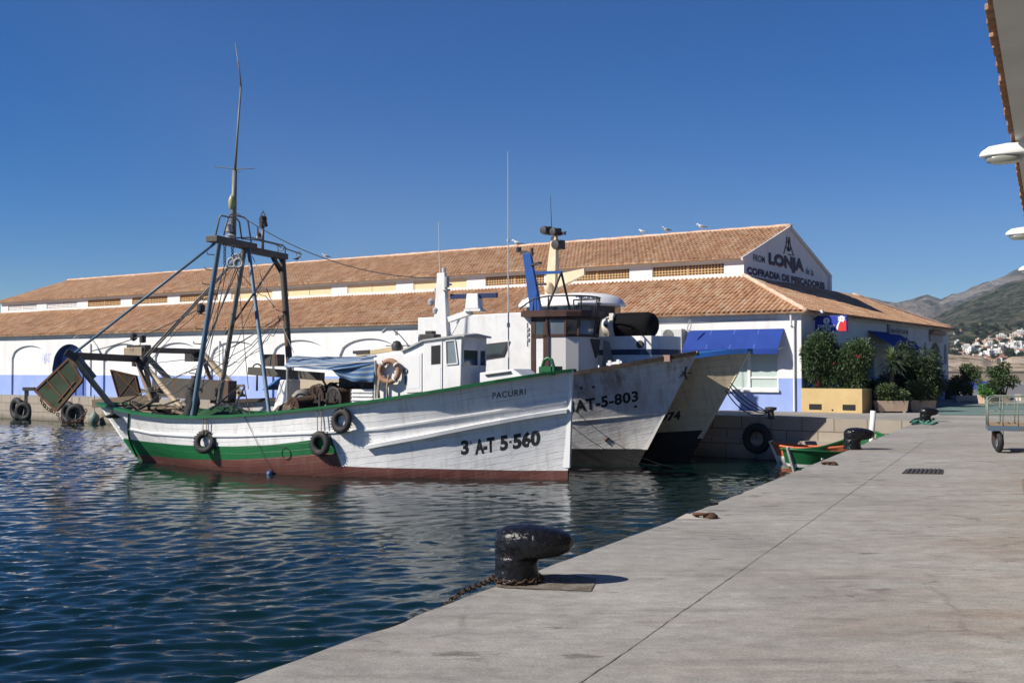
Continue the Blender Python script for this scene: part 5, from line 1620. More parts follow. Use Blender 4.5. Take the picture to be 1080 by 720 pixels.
def boat_sheer(H, pts):
    for _ in range(2):
        tab = []
        for px, py in pts:
            b = 1.5
            for _k in range(8):
                p = H.bp(px, py, -b); t = min(1, max(0, (-p.x + H.rake) / (H.L1 + H.rake))); b = interp(H.Bs, t)
            tab.append((t, p.z))
        H.sheer_t = sorted(tab) + [(1, tab[-1][1])] if tab[-1][0] < 1 else sorted(tab)
        H.zs0 = H.sheer(0)
    H.G = None
BEAM_S = [(0, .06), (.04, .62), (.08, 1.05), (.15, 1.55), (.25, 1.95), (.4, 2.2), (.6, 2.2), (.75, 2.0), (.88, 1.6), (.95, 1.2), (1, .7)]
BEAM_W = [(0, .04), (.04, .16), (.08, .34), (.15, .75), (.25, 1.25), (.4, 1.75), (.6, 1.85), (.75, 1.55), (.88, 1.0), (.95, .6), (1, .3)]

# ------------------------------------------------------------------ 2. the middle boat
def boat_two():
    H = Hull((4.24, 37.5, WATER), (.911, -.412), [(0, 3.8), (1, 2.2)], BEAM_S, BEAM_W, 16.0, 17.2, 1.95, [(0, 1.35), (.3, 1.3), (.5, .8), (1, .8)], 3.8)
    boat_sheer(H, [(733, 373), (715, 376.5), (690, 381), (660, 387), (635, 391.5), (610, 396), (580, 401), (540, 405), (480, 410), (400, 416), (320, 421), (260, 423), (220, 424)])
    root = empty('fishing_boat', H.o, H.rz, 'rust-streaked white trawler with brown wheelhouse trim and blue mast moored between two boats', 'fishing boat')
    taus = sorted(set([0, .006, .014, .025] + [k / 80 for k in range(1, 81)]))
    zk = lambda t: .42 + .1 * (1 - t)
    st = lambda f: (lambda t: zk(t) + (H.sheer(t) - zk(t)) * f)
    lv = [lambda t: -.9, lambda t: -.2, zk] + [st(f) for f in (.1, .2, .3, .4, .5, .6, .7, .8, .9, .96)] + [lambda t: H.sheer(t)]
    H.shell(taus, lv, lambda t, j: 1 if j < 2 else 0).build('hull', [M['hull_wood'], M['hull_dark']], root, smooth=True)
    H.deck(.8).build('deck', M['deckgrey'], root)
    H.rail(.24, .13, -.04).build('gunwale', simple('rail_dark', (.03, .022, .018), (.06, .04, .03), .7, 4), root)
    s1 = H.trace([(733 - 1, 383), (700, 392), (660, 402), (620, 411)]) if False else None
    mid = [(k / 20, H.sheer(k / 20) * .47) for k in range(21)]
    H.strake(mid, .01, .9, .05, .025).build('rub_rail', M['hull_wood'], root)
    mb = MB()
    mb.loft([[(H.bow(z) - .13, -.07, z), (H.bow(z) + .045, -.045, z), (H.bow(z) + .045, .045, z), (H.bow(z) - .13, .07, z)] for z in (.5, 1.4, 2.4, H.sheer(0) + .08)])
    mb.build('stem_post', M['hull_wood'], root)
    ink = M['ink_worn']
    H.text('3', [(600.5, 436.5), (606, 435.4), (605.6, 421.6), (600, 422.6)], ink, root, .05, .005)
    H.text('AT-5-803', [(606.5, 435.0), (673.5, 423.0), (673, 411.6), (606, 422.4)], ink, root, .035, .005, space=1.06)
    # iron fairleads and scupper marks on the bow
    mb = MB()
    for px, py in ((613, 409), (626, 408), (670.5, 428.5), (639, 464), (641, 462)):
        t_, z_ = H.find(px, py); p = H.P(t_, z_, .01); mb.blob(p, .05, 8, 5)
    mb.each('hull_fitting', M['rust'], root, smooth=True)
    mb = MB()   # star shaped iron at the stem head
    p = H.P(*H.find(722.5, 393.5), .03)
    for a in range(5): mb.beam(p, p + Vector((.22 * math.cos(a * 1.257), -.02, .22 * math.sin(a * 1.257))), .06, .03)
    mb.build('stem_star', M['rust'], root)
    # foredeck fittings
    mb = MB(); a = H.bp(642, 390.5, -1.1); b = H.bp(657, 387.5, -1.1)
    mb.beam(a, b, .3, .1); mb.beam(H.bp(644, 391, -1.1), H.bp(643, 380, -1.1), .1); mb.beam(H.bp(653, 389, -1.1), H.bp(652, 379, -1.1), .1); mb.beam(H.bp(640, 384, -1.1), H.bp(656, 381.5, -1.1), .08)
    mb.build('mooring_bitt', M['white'], root)
    mb = MB(); a = H.bp(703, 375, -.35); b = H.bp(710, 378, -.35); mb.b2(a.x, b.x, -.75, -.3, b.z - .1, a.z + .02); mb.build('rail_plate', simple('faded_red_plate', (.34, .2, .17), None, .7), root)
    # ---- wheelhouse with rounded front and raked band of windows
    la = -1.25
    A0 = H.bp(562, 392, la); A1 = H.bp(577.5, 392, la)
    x0, x1 = A0.x, A1.x
    zr = H.bp(575, 334, la).z; zw0 = H.bp(590, 353.5, la).z; zw1 = zr - .03; zd = H.bp(577, 402, la).z - .4
    arc = [(x1, -1.25), (x1 + .62, -1.16), (x1 + .98, -.92), (x1 + 1.16, -.5), (x1 + 1.2, 0), (x1 + 1.16, .5), (x1 + .98, .92), (x1 + .62, 1.16), (x1, 1.25)]
    plan = arc + [(x0, 1.25), (x0, -1.25)]
    def off(k, c=(x1, 0)): return [(c[0] + (x - c[0]) * k if x > x1 else x, y * (1 + (k - 1) * .6)) for x, y in plan]
    mb = MB()
    mb.loft([[(x, y, zd) for x, y in plan], [(x, y, zw0) for x, y in plan]])
    mb.loft([[(x, y, zw0 + .002) for x, y in off(.985)], [(x, y, zw1) for x, y in off(1.05)]])
    house = mb.build('wheelhouse', M['hull_wood'], root)
    gm = [M['glass'], M['glass_lit']]
    # window panes and brown mullions between arc points
    cuts = [(0.04, 0, .62, 0)]
    P0 = off(.995); P1 = off(1.06)
    fm = MB()
    def seg(k): return Vector((P0[k][0], P0[k][1], zw0 + .04)), Vector((P0[k + 1][0], P0[k + 1][1], zw0 + .04)), Vector((P1[k + 1][0], P1[k + 1][1], zw1 - .02)), Vector((P1[k][0], P1[k][1], zw1 - .02))
    groups = [(0, 1), (1, 2), (2, 4), (4, 6), (6, 7), (7, 8)]
    for gi, (a, b) in enumerate(groups):
        m2 = MB()
        for k in range(a, b):
            q = seg(k); n = (q[1] - q[0]).cross(q[3] - q[0]).normalized() * .012
            m2.quad(q[0] + n, q[1] + n, q[2] + n, q[3] + n)
        w_ = m2.build('front_window', M['glass_lit'] if gi in (0, 2) else M['glass'], house)
    for k in (0, 1, 2, 4, 6, 7, 8):
        a = Vector((P0[k][0], P0[k][1], zw0)); b = Vector((P1[k][0], P1[k][1], zw1))
        fm.beam(a, b, .13, .07, up=(1, .01, 0))
    for z, PP in ((zw0 + .0, P0), (zw1 - .03, P1)):
        for k in range(8): fm.beam((PP[k][0], PP[k][1], z), (PP[k + 1][0], PP[k + 1][1], z), .06, .09)
    fm.build('window_mullion', M['brown'], house)
    # brown framed side door
    fr = MB(); y = la - .02
    for xa, xb, za, zb_ in ((x0 - .05, x0 + .11, zd, zr), (x1 - .14, x1 + .06, zd, zr), (x0, x1, zr - .16, zr), (x0, x1, zw0 - .08, zw0 + .03)): fr.b2(xa, xb, la - .05, la - .002, za, zb_)
    d = fr.build('side_door', M['brown'], house)
    mb = MB(); mb.b2(x0 + .11, x1 - .14, la - .03, la - .002, zw0 + .03, zr - .16); mb.build('door_window', M['glass'], d)
    mb = MB(); mb.b2(x0 + .11, x1 - .14, la - .025, la - .002, zd, zw0 - .08); mb.build('door_leaf', M['white'], d)
    # brown roof slab with visor
    PR = off(1.16)
    mb = MB(); mb.loft([[(x - (0.35 if x <= x0 + .01 else 0), y * 1.06, z) for x, y in PR] for z in (zr, zr + .16)] + [[(x - (.3 if x <= x0 + .01 else 0), y * .98, zr + .22) for x, y in PR]])
    roof = mb.build('roof', M['brown'], house)
    mb = MB(); zb_ = zr + .2
    rp = [(x * 1.0, y * .9) for x, y in off(1.08)[:9]]
    mb.tube([(x, y, zb_ + .5) for x, y in rp], .03, 6)
    for k in range(0, 9, 2): mb.tube([(rp[k][0], rp[k][1], zb_), (rp[k][0], rp[k][1], zb_ + .5)], .028, 6)
    q = H.bp(545, 333, la); mb.tube([(x1, -1.15, zb_ + .5), (x0, -1.2, zb_ + .42), (x0 - .5, -1.2, zb_ + .1)], .028, 6)
    mb.tube([(x0, -1.2, zb_ + .42), (x0, -1.2, zb_)], .028, 6)
    mb.build('roof_rail', M['dark'], roof, smooth=True)
    # black sheet that paints shade onto the front, below the windows
    mb = MB(); z0 = H.bs(622, 376, x1 + 1.1).z
    mb.prism([(-.35, zw0 - .1), (.52, zw0 - .1), (.4, z0 + .15), (.1, z0 - .05), (-.12, z0 + .25)], 'x', x1 + 1.19, x1 + 1.235); mb.build('painted_shade_patch', M['dark'], house)
    # after cabin with its sloping window
    mb = MB(); B0 = H.bp(497, 330, la + .25); B1 = H.bp(512, 331, la + .25); z0_ = zd
    zt0 = H.bp(512, 333.5, la).z; zt1 = H.bp(560, 338, la).z
    xa = H.bp(440, 400, la).x
    mb.prism([(xa, z0_), (x0 - .004, z0_), (x0 - .004, zt1 + .3), (xa, zt0)], 'y', la + .04, 1.15)
    cab = mb.build('after_cabin', M['white'], root, bevel=.02)
    w4 = [H.bp(x, y_, la) for x, y_ in ((510, 379), (509.5, 363), (537.5, 359.8), (531, 375.8))]
    mb = MB(); mb.prism([(p.x, p.z) for p in w4], 'y', la + .005, la + .037)
    sw = mb.build('side_window', M['brown'], cab)
    c = sum(w4, Vector()) / 4; w5 = [p.lerp(c, .16) for p in w4]
    mb = MB(); mb.prism([(p.x, p.z) for p in w5], 'y', la - .004, la + .003); mb.build('pane', M['glass'], sw)
    mb = MB()
    for z in (347, 352, 358): p = H.bp(557, z, la + .02); mb.box((p.x, la + .02, p.z), (.06, .03, .1))
    mb.tube([H.bp(556, 340, la + .02), H.bp(556, 365, la + .02)], .012, 5)
    mb.each('cabin_fitting', M['gutter'], cab)
    # ---- blue mast leaning aft, with its struts
    m0, m1 = H.bp(566, 330, -.2), H.bp(556, 267, -.2)
    mb = MB(); rings = []
    for k, w_ in ((0, .20), (1, .15)):
        p = m0.lerp(m1, k); rings.append([p + Vector((dx * w_ * 1.0, dy * w_ * .55, 0)) for dx, dy in ((-1, -1), (1, -1), (1, 1), (-1, 1))])
    mb.loft(rings); mast = mb.build('mast', M['blue'], root, bevel=.015)
    mb = MB()
    e0, e1 = H.bp(549.5, 266, -.2), H.bp(562, 268, -.2); mb.beam(e0, e1, .14, .12); mb.tube([H.bp(547, 266, -.2), H.bp(547, 261, -.2)], .1, 8)
    mb.beam(H.bp(556, 300.5, -.2), H.bp(576, 299.5, -.2), .1, .08); mb.beam(H.bp(561, 280, -.2), H.bp(570, 277, -.2), .3, .06)
    mb.tube([H.bp(558, 300, -.2), H.bp(558.5, 294, -.2)], .09, 8); mb.tube([H.bp(561, 268, -.2), H.bp(561, 261.5, -.2)], .06, 8)
    mb.each('mast_bracket', M['dark'], mast)
    mb = MB(); a, b = H.bp(563, 288, -.2), H.bp(592, 287, -.2); mb.beam(a, b, .1); mb.build('spreader', M['blue'], mast)
    mb = MB()
    for e in ((577.5, 325, -.8), (603, 335, -.1), (578, 322, .8)): mb.tube([b, H.bp(*e)], .04, 6)
    mb.each('mast_strut', M['dark'], mast)
    mb = MB(); mb.tube([H.bp(554, 333, -.6), H.bp(554, 300, -.6)], .012, 5); mb.build('aerial', M['lightwire'], root)
    # ---- stern gallows with its otter board
    mb = MB(); mb.beam(H.bp(135, 372, -2.1), H.bp(154, 371.5, -2.0), .55, .4); hd = mb.build('gallows_head', M['beige'], root, bevel=.02)
    mb = MB(); mb.beam(H.bp(137, 367.5, -2.1), H.bp(156, 367, -2.0), .4, .25); mb.beam(H.bp(150, 369, -2.05), H.bp(209, 370.5, 2.1), .2, .22); mb.box(H.bp(203, 375, 1.9), (.5, .4, .5)); mb.each('gallows_beam', M['dark'], root)
    def leg(a, b, w, m):
        mb = MB(); mb.beam(H.bp(*a), H.bp(*b), w, w); mb.build('gallows_leg', m, root)
    leg((153, 374, -2.0), (192, 414, -1.1), .22, M['beige']); leg((212, 372, 2.1), (254, 416, 1.2), .22, M['beige'])
    leg((151, 376, -2.0), (161, 424, -1.2), .13, M['wood']); leg((213, 374, 2.1), (224, 407, 1.3), .13, M['wood'])
    mb = MB()
    q = [H.bp(x, y_, -2.3) for x, y_ in ((118, 390), (144, 396), (149, 417), (126.5, 419))]
    mb.loft([[p + Vector((0, dy, 0)) for p in q] for dy in (-.05, .05)])
    ob = mb.build('otter_board', M['net'], root)
    mb = MB()
    for i in range(4): mb.beam(q[i] + Vector((0, -.06, 0)), q[(i + 1) % 4] + Vector((0, -.06, 0)), .07, .04)
    mb.beam(q[0].lerp(q[1], .2) + Vector((0, -.06, 0)), q[2] + Vector((0, -.06, 0)), .04, .03); mb.beam(q[3] + Vector((0, -.06, 0)), q[1] + Vector((0, -.06, 0)), .04, .03)
    mb.build('edge_iron', M['rust'], ob)
    # dark gear, bulwark boards and net along the after deck
    rn = random.Random(9)
    mb = MB(); a, b = H.bp(165, 408, -1.6), H.bp(245, 412, -1.6); mb.beam(a, b, .5, .75); mb.build('net_bin', M['brownpipe'], root)
    mb = MB()
    for _k in range(26):
        p = H.bp(rn.uniform(150, 262), rn.uniform(406, 419), rn.uniform(-1.7, .5)); mb.beam(p, p + Vector((rn.uniform(-1.2, 1.2), rn.uniform(-.5, .5), rn.uniform(-.2, .3))), rn.uniform(.06, .14), rn.uniform(.05, .1))
    mb.each('deck_timber', M['wood'], root)
    mb = MB(); p = H.bp(271, 412, -1.2); mb.tube([p, p + Vector((0, 0, .7))], .04, 6); mb.torus(p + Vector((0, 0, .85)), (.3, -1, 0), .17, .03, 16, 6); mb.build('steering_post', M['dark'], root, smooth=True)
    mb = MB(); a = H.bp(280, 411, -1.6); b = H.bp(292, 396, -1.6)
    mb.loft([[(a.x, -1.8, a.z), (b.x, -1.9, a.z + .2), (b.x, -1.2, b.z), (a.x, -1.1, b.z - .2)], [(a.x + .1, -.6, a.z), (b.x + .2, -.6, a.z), (b.x + .1, -.3, b.z - .1), (a.x, -.3, b.z - .3)]]); mb.build('blue_tarp', simple('bright_blue_tarp', (.03, .13, .32), (.02, .08, .22), .7, 3), root)
    mb = MB(); a, b = H.bp(310, 408, -1.4), H.bp(372, 408, -1.4); mb.beam(a, b, .25, .35)
    a, b = H.bp(312, 402, .4), H.bp(382, 402, .4); mb.beam(a, b, .25, .18); mb.each('boom', simple('boom_tan_pale', (.5, .42, .3), None, .6), root)
    return H, root
H2, B2 = boat_two()

# ------------------------------------------------------------------ 3. the far boat
def boat_three():
    H = Hull((6.12, 38.85, WATER), (.77, -.638), [(0, 4), (1, 2.4)], [(t, b * .93) for t, b in BEAM_S], [(t, b * .9) for t, b in BEAM_W], 15.0, 16.0, 2.3, [(0, 1.3), (.3, 1.2), (.5, .8), (1, .8)], 4.0)
    boat_sheer(H, [(788, 372), (770, 373), (740, 377), (700, 384), (660, 391), (620, 397), (580, 402), (520, 408), (450, 412), (400, 414)])
    root = empty('fishing_boat', H.o, H.rz, 'stained cream trawler with blue rail and black covered drum, farthest of the three moored boats', 'fishing boat')
    taus = sorted(set([0, .006, .014, .025] + [k / 70 for k in range(1, 71)]))
    zk = lambda t: .75 + .35 * max(0, 1 - t * 4)
    st = lambda f: (lambda t: zk(t) + (H.sheer(t) - zk(t)) * f)
    lv = [lambda t: -.9, lambda t: -.2, zk] + [st(f) for f in (.1, .2, .3, .4, .5, .6, .7, .8, .9)] + [lambda t: H.sheer(t)]
    H.shell(taus, lv, lambda t, j: 1 if j < 2 else 0).build('hull', [M['hull_tan'], M['hull_dark']], root, smooth=True)
    H.deck(.8).build('deck', M['deckgrey'], root)
    H.rail(.24, .16, -.02).build('gunwale', M['blue'], root)
    mb = MB()
    mb.loft([[(H.bow(z) - .12, -.07, z), (H.bow(z) + .045, -.045, z), (H.bow(z) + .045, .045, z), (H.bow(z) - .12, .07, z)] for z in (.8, 1.6, 2.6, H.sheer(0) + .05)])
    mb.build('stem_post', M['hull_tan'], root)
    H.text('974', [(696.5, 445.0), (717.5, 442.4), (718.5, 433), (697.5, 435.6)], M['ink_worn'], root, .04, .005)
    H.text('5-', [(678, 448), (692, 446), (692.5, 437), (678.5, 438.5)], M['ink_worn'], root, .04, .005)
    mb = MB()   # blue sheet thrown over the bow rail
    vs = []; fs = []
    for i in range(15):
        px = 731 + 42 * i / 14; a = H.bp(px, 375.5 - .1 * i, -1.0 + .05 * i); b = H.bp(px, 371.5 - 3.2 * min(1, i / 11) + (0 if i < 12 else (i - 11) * 2), -.6 + .03 * i)
        vs += [a, a.lerp(b, .6) + Vector((0, -.06, 0)), b, b + Vector((0, .5, -.1))]
    for i in range(14):
        for j in range(3): fs.append((i * 4 + j, i * 4 + 4 + j, i * 4 + 5 + j, i * 4 + 1 + j))
    mb.add(vs, fs); s_ = mb.build('bow_sheet', simple('cobalt_sheet', (.02, .13, .36), (.015, .09, .27), .6, 4), root, smooth=True); s_.modifiers.new('t', 'SOLIDIFY').thickness = .02
    # low white deckhouse with a navy stripe
    la = -1.1
    q = [H.bp(x, y, la) for x, y in ((632, 396), (632, 355), (688, 357), (688, 392))]
    mb = MB(); x0, x1 = q[0].x, q[2].x; z0, z1 = q[3].z - .8, q[1].z
    plan = [(x0, la), (x1 - .5, la), (x1 - .12, la + .12), (x1, la + .5), (x1, .6), (x1 - .12, .98), (x1 - .5, 1.1), (x0, 1.1)]
    mb.loft([[(x, y, z) for x, y in plan] for z in (z0, z1)]); dh = mb.build('deckhouse', M['white'], root)
    mb = MB(); za, zb = H.bp(660, 374.2, la).z, H.bp(660, 368.3, la).z
    mb.loft([[(x + (.006 if x > x0 + .1 else 0), y * 1.006, z) for x, y in plan] for z in (za, zb)]); mb.build('navy_stripe', simple('navy_paint', (.025, .045, .10), None, .4), dh)
    p = H.bp(675, 363, la); mb = MB(); mb.tube([(p.x, la - .02, p.z), (p.x, la + .02, p.z)], .14, 16); mb.build('vent', M['dark'], dh)
    mb = MB(); p = H.bp(637, 396, la - .02); mb.prism([(x0 + .1, z0), (x0 + .9, z0), (x0 + .45, z1 - .2), (x0 + .2, z1 - .1)], 'y', la - .02, la - .003); mb.build('panel', M['gutter'], dh)
    # covered drum lying along the deckhouse roof
    a, b = H.bp(654, 343.5, -.3), H.bp(690, 343.8, -.3); r = .46
    d = (b - a).normalized(); mb = MB(); rings = []
    for k, rr in ((0, 1), (.3, 1.02), (.6, 1.0), (.85, 1.0), (.95, .9), (1.0, .72), (1.03, .4)):
        c = a.lerp(b, k) ; c.z = a.z
        rings.append([c + Vector((0, r * rr * 1.0 * math.cos(t), r * rr * math.sin(t))) for t in [i * math.pi / 12 for i in range(24)]])
    mb.loft(rings); mb.build('drum_cover', simple('black_cover', (.006, .006, .007), None, .85, spec=.1), root, smooth=True, auto=50)
    mb = MB(); c0 = H.bp(641, 344, -.3)
    mb.b2(c0.x + .35, a.x - .003, -.3 - .42, .12, a.z - .42, a.z + .44); mb.tube([(c0.x, -.3, a.z - .02), (c0.x + .33, -.3, a.z)], .40, 20)
    dr = mb.build('drum_end', simple('cream_white', (.66, .62, .55), (.55, .5, .42), .5, 3), root, smooth=True, auto=40)
    mb = MB(); mb.tube([(c0.x + .2, -.72, a.z + .0), (c0.x + .2, -.70, a.z + .0)], .07, 10); mb.build('hub', M['dark'], dr)
    # wheelhouse with the big white visor roof seen over the middle boat
    la = -1.2
    w0, w1 = H.bp(556, 330, la), H.bp(622, 333, la)
    zb_, zt_ = H.bp(590, 330, la).z - 1.9, H.bp(590, 322.5, la).z
    mb = MB()
    def plan_at(k, xo=0): return [(w0.x - k, la - k), (w1.x - .6 + k, la - k), (w1.x + k, la + .45), (w1.x + .25 + k, 0), (w1.x + k, 1.2 - .45), (w1.x - .6 + k, 1.2 + k), (w0.x - k, 1.2 + k)]
    mb.loft([[(x, y, z) for x, y in plan_at(0)] for z in (zb_, zt_)]); wh = mb.build('wheelhouse', M['white'], root)
    mb = MB(); mb.loft([[(x, y, z) for x, y in plan_at(.012)] for z in (zt_ - .48, zt_ - .02)]); mb.build('window_band', M['glass'], wh)
    zt2 = H.bp(600, 308.5, la + .5).z
    mb = MB()
    rings = [[(x, y, zt_ + .0) for x, y in plan_at(.22)], [(x, y, zt_ + .07) for x, y in plan_at(.24)]]
    cx = (w0.x + w1.x) / 2
    for k, h in ((.93, .45), (.8, .75), (.6, .92), (.3, 1.0), (.02, 1.0)):
        rings.append([(cx + (x - cx) * k, y * k, zt_ + .07 + (zt2 - zt_ - .07) * h) for x, y in plan_at(.24)])
    mb.loft(rings); rf = mb.build('visor_roof', M['fibre'], root, smooth=True, auto=35)
    # mast, cream coloured, with lamps, and the boom
    p0, p1 = H.bp(582, 312, .1), H.bp(585, 249, .1)
    mb = MB(); mb.loft([[(p.x + dx * w, .1 + dy * w * .6, p.z) for dx, dy in ((-1, -1), (1, -1), (1, 1), (-1, 1))] for p, w in ((p0, .25), (p0.lerp(p1, .6), .19), (p1, .12))])
    mast = mb.build('mast', M['cream'], root, bevel=.02)
    mb = MB(); mb.beam(H.bp(579, 247, .1), H.bp(596, 246.5, .1), .12, .08)
    for x, y, s in ((579, 243.5, .17), (589, 245, .16), (591.5, 258.5, .2)):
        c = H.bp(x, y, .1); mb.box((c.x, .0, c.z), (s * 1.6, s * 1.6, s * 1.7)); mb.lathe([(.02, -.02), (s, 0), (s * .9, .12), (.02, .14)], 10, (c.x, -.16, c.z), Matrix.Rotation(R(90), 3, 'X'))
    mb.tube([H.bp(589, 246.3, .1), H.bp(597, 244.5, .1)], .03, 6)
    mb.each('mast_lamp', M['dark'], mast, smooth=True, auto=40)
    mb = MB(); mb.tube([H.bp(582, 248, .1), H.bp(580.5, 206, .1)], [.022, .008], 6); mb.build('aerial', M['wire'], mast)
    mb = MB(); a, b = H.bp(583, 299, .2), H.bp(617, 286.5, .2); rings = []
    for p, w in ((a, .30), (b, .12)): rings.append([p + Vector((0, dy * w * .5, dz * w)) for dy, dz in ((-1, -1), (1, -1), (1, 1), (-1, 1))])
    mb.loft(rings); mb.build('boom', M['cream'], mast, bevel=.01)
    mb = MB(); mb.lathe([(.02, -.18), (.16, -.15), (.18, .1), (.1, .2)], 10, H.bp(578.5, 303, -.1)); mb.build('searchlight', M['cream'], mast, smooth=True)
    # name on the visor roof, following its slope
    navy = simple('navy_roof_lettering', (.03, .05, .13), None, .6)
    c4 = [H.bp(x, y, la - .14) for x, y in ((607, 316.2), (633, 318.6), (630.5, 313.6), (606, 312))]
    def onroof(u, v):
        p = c4[0].lerp(c4[1], u).lerp(c4[3].lerp(c4[2], u), v)
        return p
    return H, root, rf, navy
H3, B3, RF3, NAVY3 = boat_three()
def roof_name():
    """write along the forward slope of the visor roof by dropping letters on its mesh"""
    from mathutils.bvhtree import BVHTree
    me = RF3.data
    bv = BVHTree.FromPolygons([v.co.copy() for v in me.vertices], [tuple(p.vertices) for p in me.polygons])
    iw = lambda px, py: (lambda d: bv.ray_cast(H3.loc(EYE), Vector((d.dot(H3.X), d.dot(H3.Y), d.z)).normalized()))(ray(px, py))
    def put(txt, c4, bold):
        def place(u, v):
            x = (c4[0][0] * (1 - u) + c4[1][0] * u) * (1 - v) + (c4[3][0] * (1 - u) + c4[2][0] * u) * v
            y = (c4[0][1] * (1 - u) + c4[1][1] * u) * (1 - v) + (c4[3][1] * (1 - u) + c4[2][1] * u) * v
            h = iw(x, y)
            if h[0] is None: return H3.bp(x, y, -1.2)
            return h[0] + h[1] * .012 * (1 if h[1].dot(H3.loc(EYE) - h[0]) > 0 else -1)
        return text_mesh(txt, place, NAVY3, RF3, 'lettering', bold, 1)
    put('PERDON J', [(607.5, 315.2), (633, 317.5), (632, 313.6), (607, 311.6)], .03)
    put('CALP', [(628, 321.2), (634, 321.8), (633.6, 319), (628, 318.4)], .02)
roof_name()
# ================================================================== QUAYSIDE THINGS
def bollard_paint():
    t = NT('black_bollard_paint'); o = t.tc.outputs['Object']
    n = t.noise(o, 26, 5, .7); ru = t.ramp(t.noise(o, 9, 8, .75), [(.60, 0.0), (.66, 1.0)])
    low = t.ramp(t.sep(o)[2], [(0.0, 1.0), (.10, .75), (.3, .18), (.45, .05)])
    f = t.math('MULTIPLY', ru, low)
    c = t.mix(f, t.ramp(n, [(.3, (.005, .005, .006)), (.7, (.013, .013, .015))]), (.16, .10, .06))
    return t.done(c, t.math('ADD', t.math('MULTIPLY', f, .5), t.ramp(n, [(.35, .10), (.65, .30)])), 0, t.bump(t.math('ADD', n, t.math('MULTIPLY', t.noise(o, 7, 4), 1.5)), .9, .006), .28)
M['bollard'] = bollard_paint()
def bollard(c, s, ang, label, base=True):
    rt = empty('mooring_bollard', c, ang, label, 'bollard', 'black iron bollards along the quay edge')
    ext = [(0, -.205, .205, .205), (.025, -.2, .2, .2), (.03, -.178, .176, .175), (.09, -.172, .168, .168), (.16, -.172, .168, .168), (.19, -.173, .18, .17), (.203, -.174, .28, .172), (.218, -.175, .37, .18), (.25, -.175, .425, .192), (.29, -.174, .447, .198), (.33, -.172, .447, .198), (.37, -.165, .428, .188), (.40, -.145, .385, .168), (.425, -.11, .31, .135), (.442, -.05, .21, .085), (.45, .07, .09, .01)]
    prof = [(z, (a + b) / 2, (b - a) / 2, ry) for z, a, b, ry in ext]
    rings = []
    for z, cx, rx, ry in prof:
        ring = []
        for k in range(36):
            a = 2 * math.pi * k / 36
            j = 1 + .03 * mnoise.noise(Vector((math.cos(a) * 2, math.sin(a) * 2, z * 7)))
            ring.append((s * (cx + rx * j * math.cos(a)), s * ry * j * math.sin(a), s * z))
        rings.append(ring)
    mb = MB(); mb.loft(rings); b = mb.build('body', M['bollard'], rt, smooth=True)
    sb = b.modifiers.new('s', 'SUBSURF'); sb.levels = 2; sb.render_levels = 3
    tx = bpy.data.textures.get('paint_lumps') or bpy.data.textures.new('paint_lumps', 'CLOUDS'); tx.noise_scale = .045; tx.noise_depth = 3
    dp = b.modifiers.new('lumps', 'DISPLACE'); dp.texture = tx; dp.strength = .013; dp.mid_level = .5; dp.texture_coords = 'LOCAL'
    if base:
        mb = MB(); q = Matrix.Rotation(-ang, 3, 'Z')
        mb.poly([q @ Vector(p) for p in ((-.16, -.22, .006), (-.1, -.27, .006), (.15, -.33, .006), (.33, -.35, .006), (.55, -.40, .006), (.60, -.12, .006), (.63, .10, .006), (.48, .22, .006), (.30, .31, .006), (-.05, .27, .006), (-.14, .22, .006))])
        t = NT('rusty_mortar'); o = t.tc.outputs['Object']
        c = t.ramp(t.noise(o, 6, 8, .75), [(.33, (.06, .045, .033)), (.48, (.135, .115, .09)), (.6, (.19, .175, .155))])
        mb.build('base_patch', t.done(c, .9, 0, t.bump(t.noise(o, 30, 5), .6, .01), .2), rt)
    return rt
bollard(on_z(545, 613, 0), 1.0, R(-12), 'big black mooring bollard with rusty chain in front of the white trawler bow')
bollard(on_z(899, 473.5, 0), 1.0, R(-6), 'black mooring bollard beside the green rowing boat', False)
bollard(on_z(976, 444.5, 0), 1.0, R(8), 'small far bollard with green rope round its foot near the planters', False)
def chain_rust():
    c = on_z(545, 613, 0); pts = []
    for a in range(200, -150, -12): pts.append(c + Vector((.20 * math.cos(R(a)), .20 * math.sin(R(a)), .03)))
    pts = [on_z(455, 638, 0) + Vector((0, 0, -.3)), on_z(470, 634, 0) + Vector((0, 0, -.02)), on_z(487, 628, 0) + Vector((0, 0, .03)), on_z(505, 621, 0) + Vector((0, 0, .03))] + pts
    mb = MB(); acc = 0; k = 0; prev = pts[0]
    for p in pts[1:]:
        L = (p - prev).length; n = max(1, round(L / .045)); d = (p - prev).normalized()
        for i in range(n):
            q = prev.lerp(p, (i + .5) / n); k += 1
            mb.torus(q, d.cross(Vector((0, 0, 1))) if k % 2 else d.cross(d.cross(Vector((0, 0, 1)))), .020, .0068, 8, 5)
        prev = p
    tag(mb.build('mooring_chain', M['rustdark'], smooth=True), 'rusty chain looped round the foot of the big bollard and over the edge', 'chain')
chain_rust()
def green_rope():
    mb = MB(); rn = random.Random(2)
    p = [on_z(x, y, .03) for x, y in ((985, 441), (975, 446), (968, 443), (960, 445), (964, 442), (972, 440), (981, 443), (988, 445), (982, 447), (970, 446), (962, 447), (967, 444), (978, 441.5))]
    mb.tube(p, .03, 6); tag(mb.build('mooring_rope', simple('sea_green_rope', (.08, .26, .20), (.05, .16, .13), .9, 6), smooth=True), 'sea green rope lying round the foot of the small far bollard', 'rope')
green_rope()
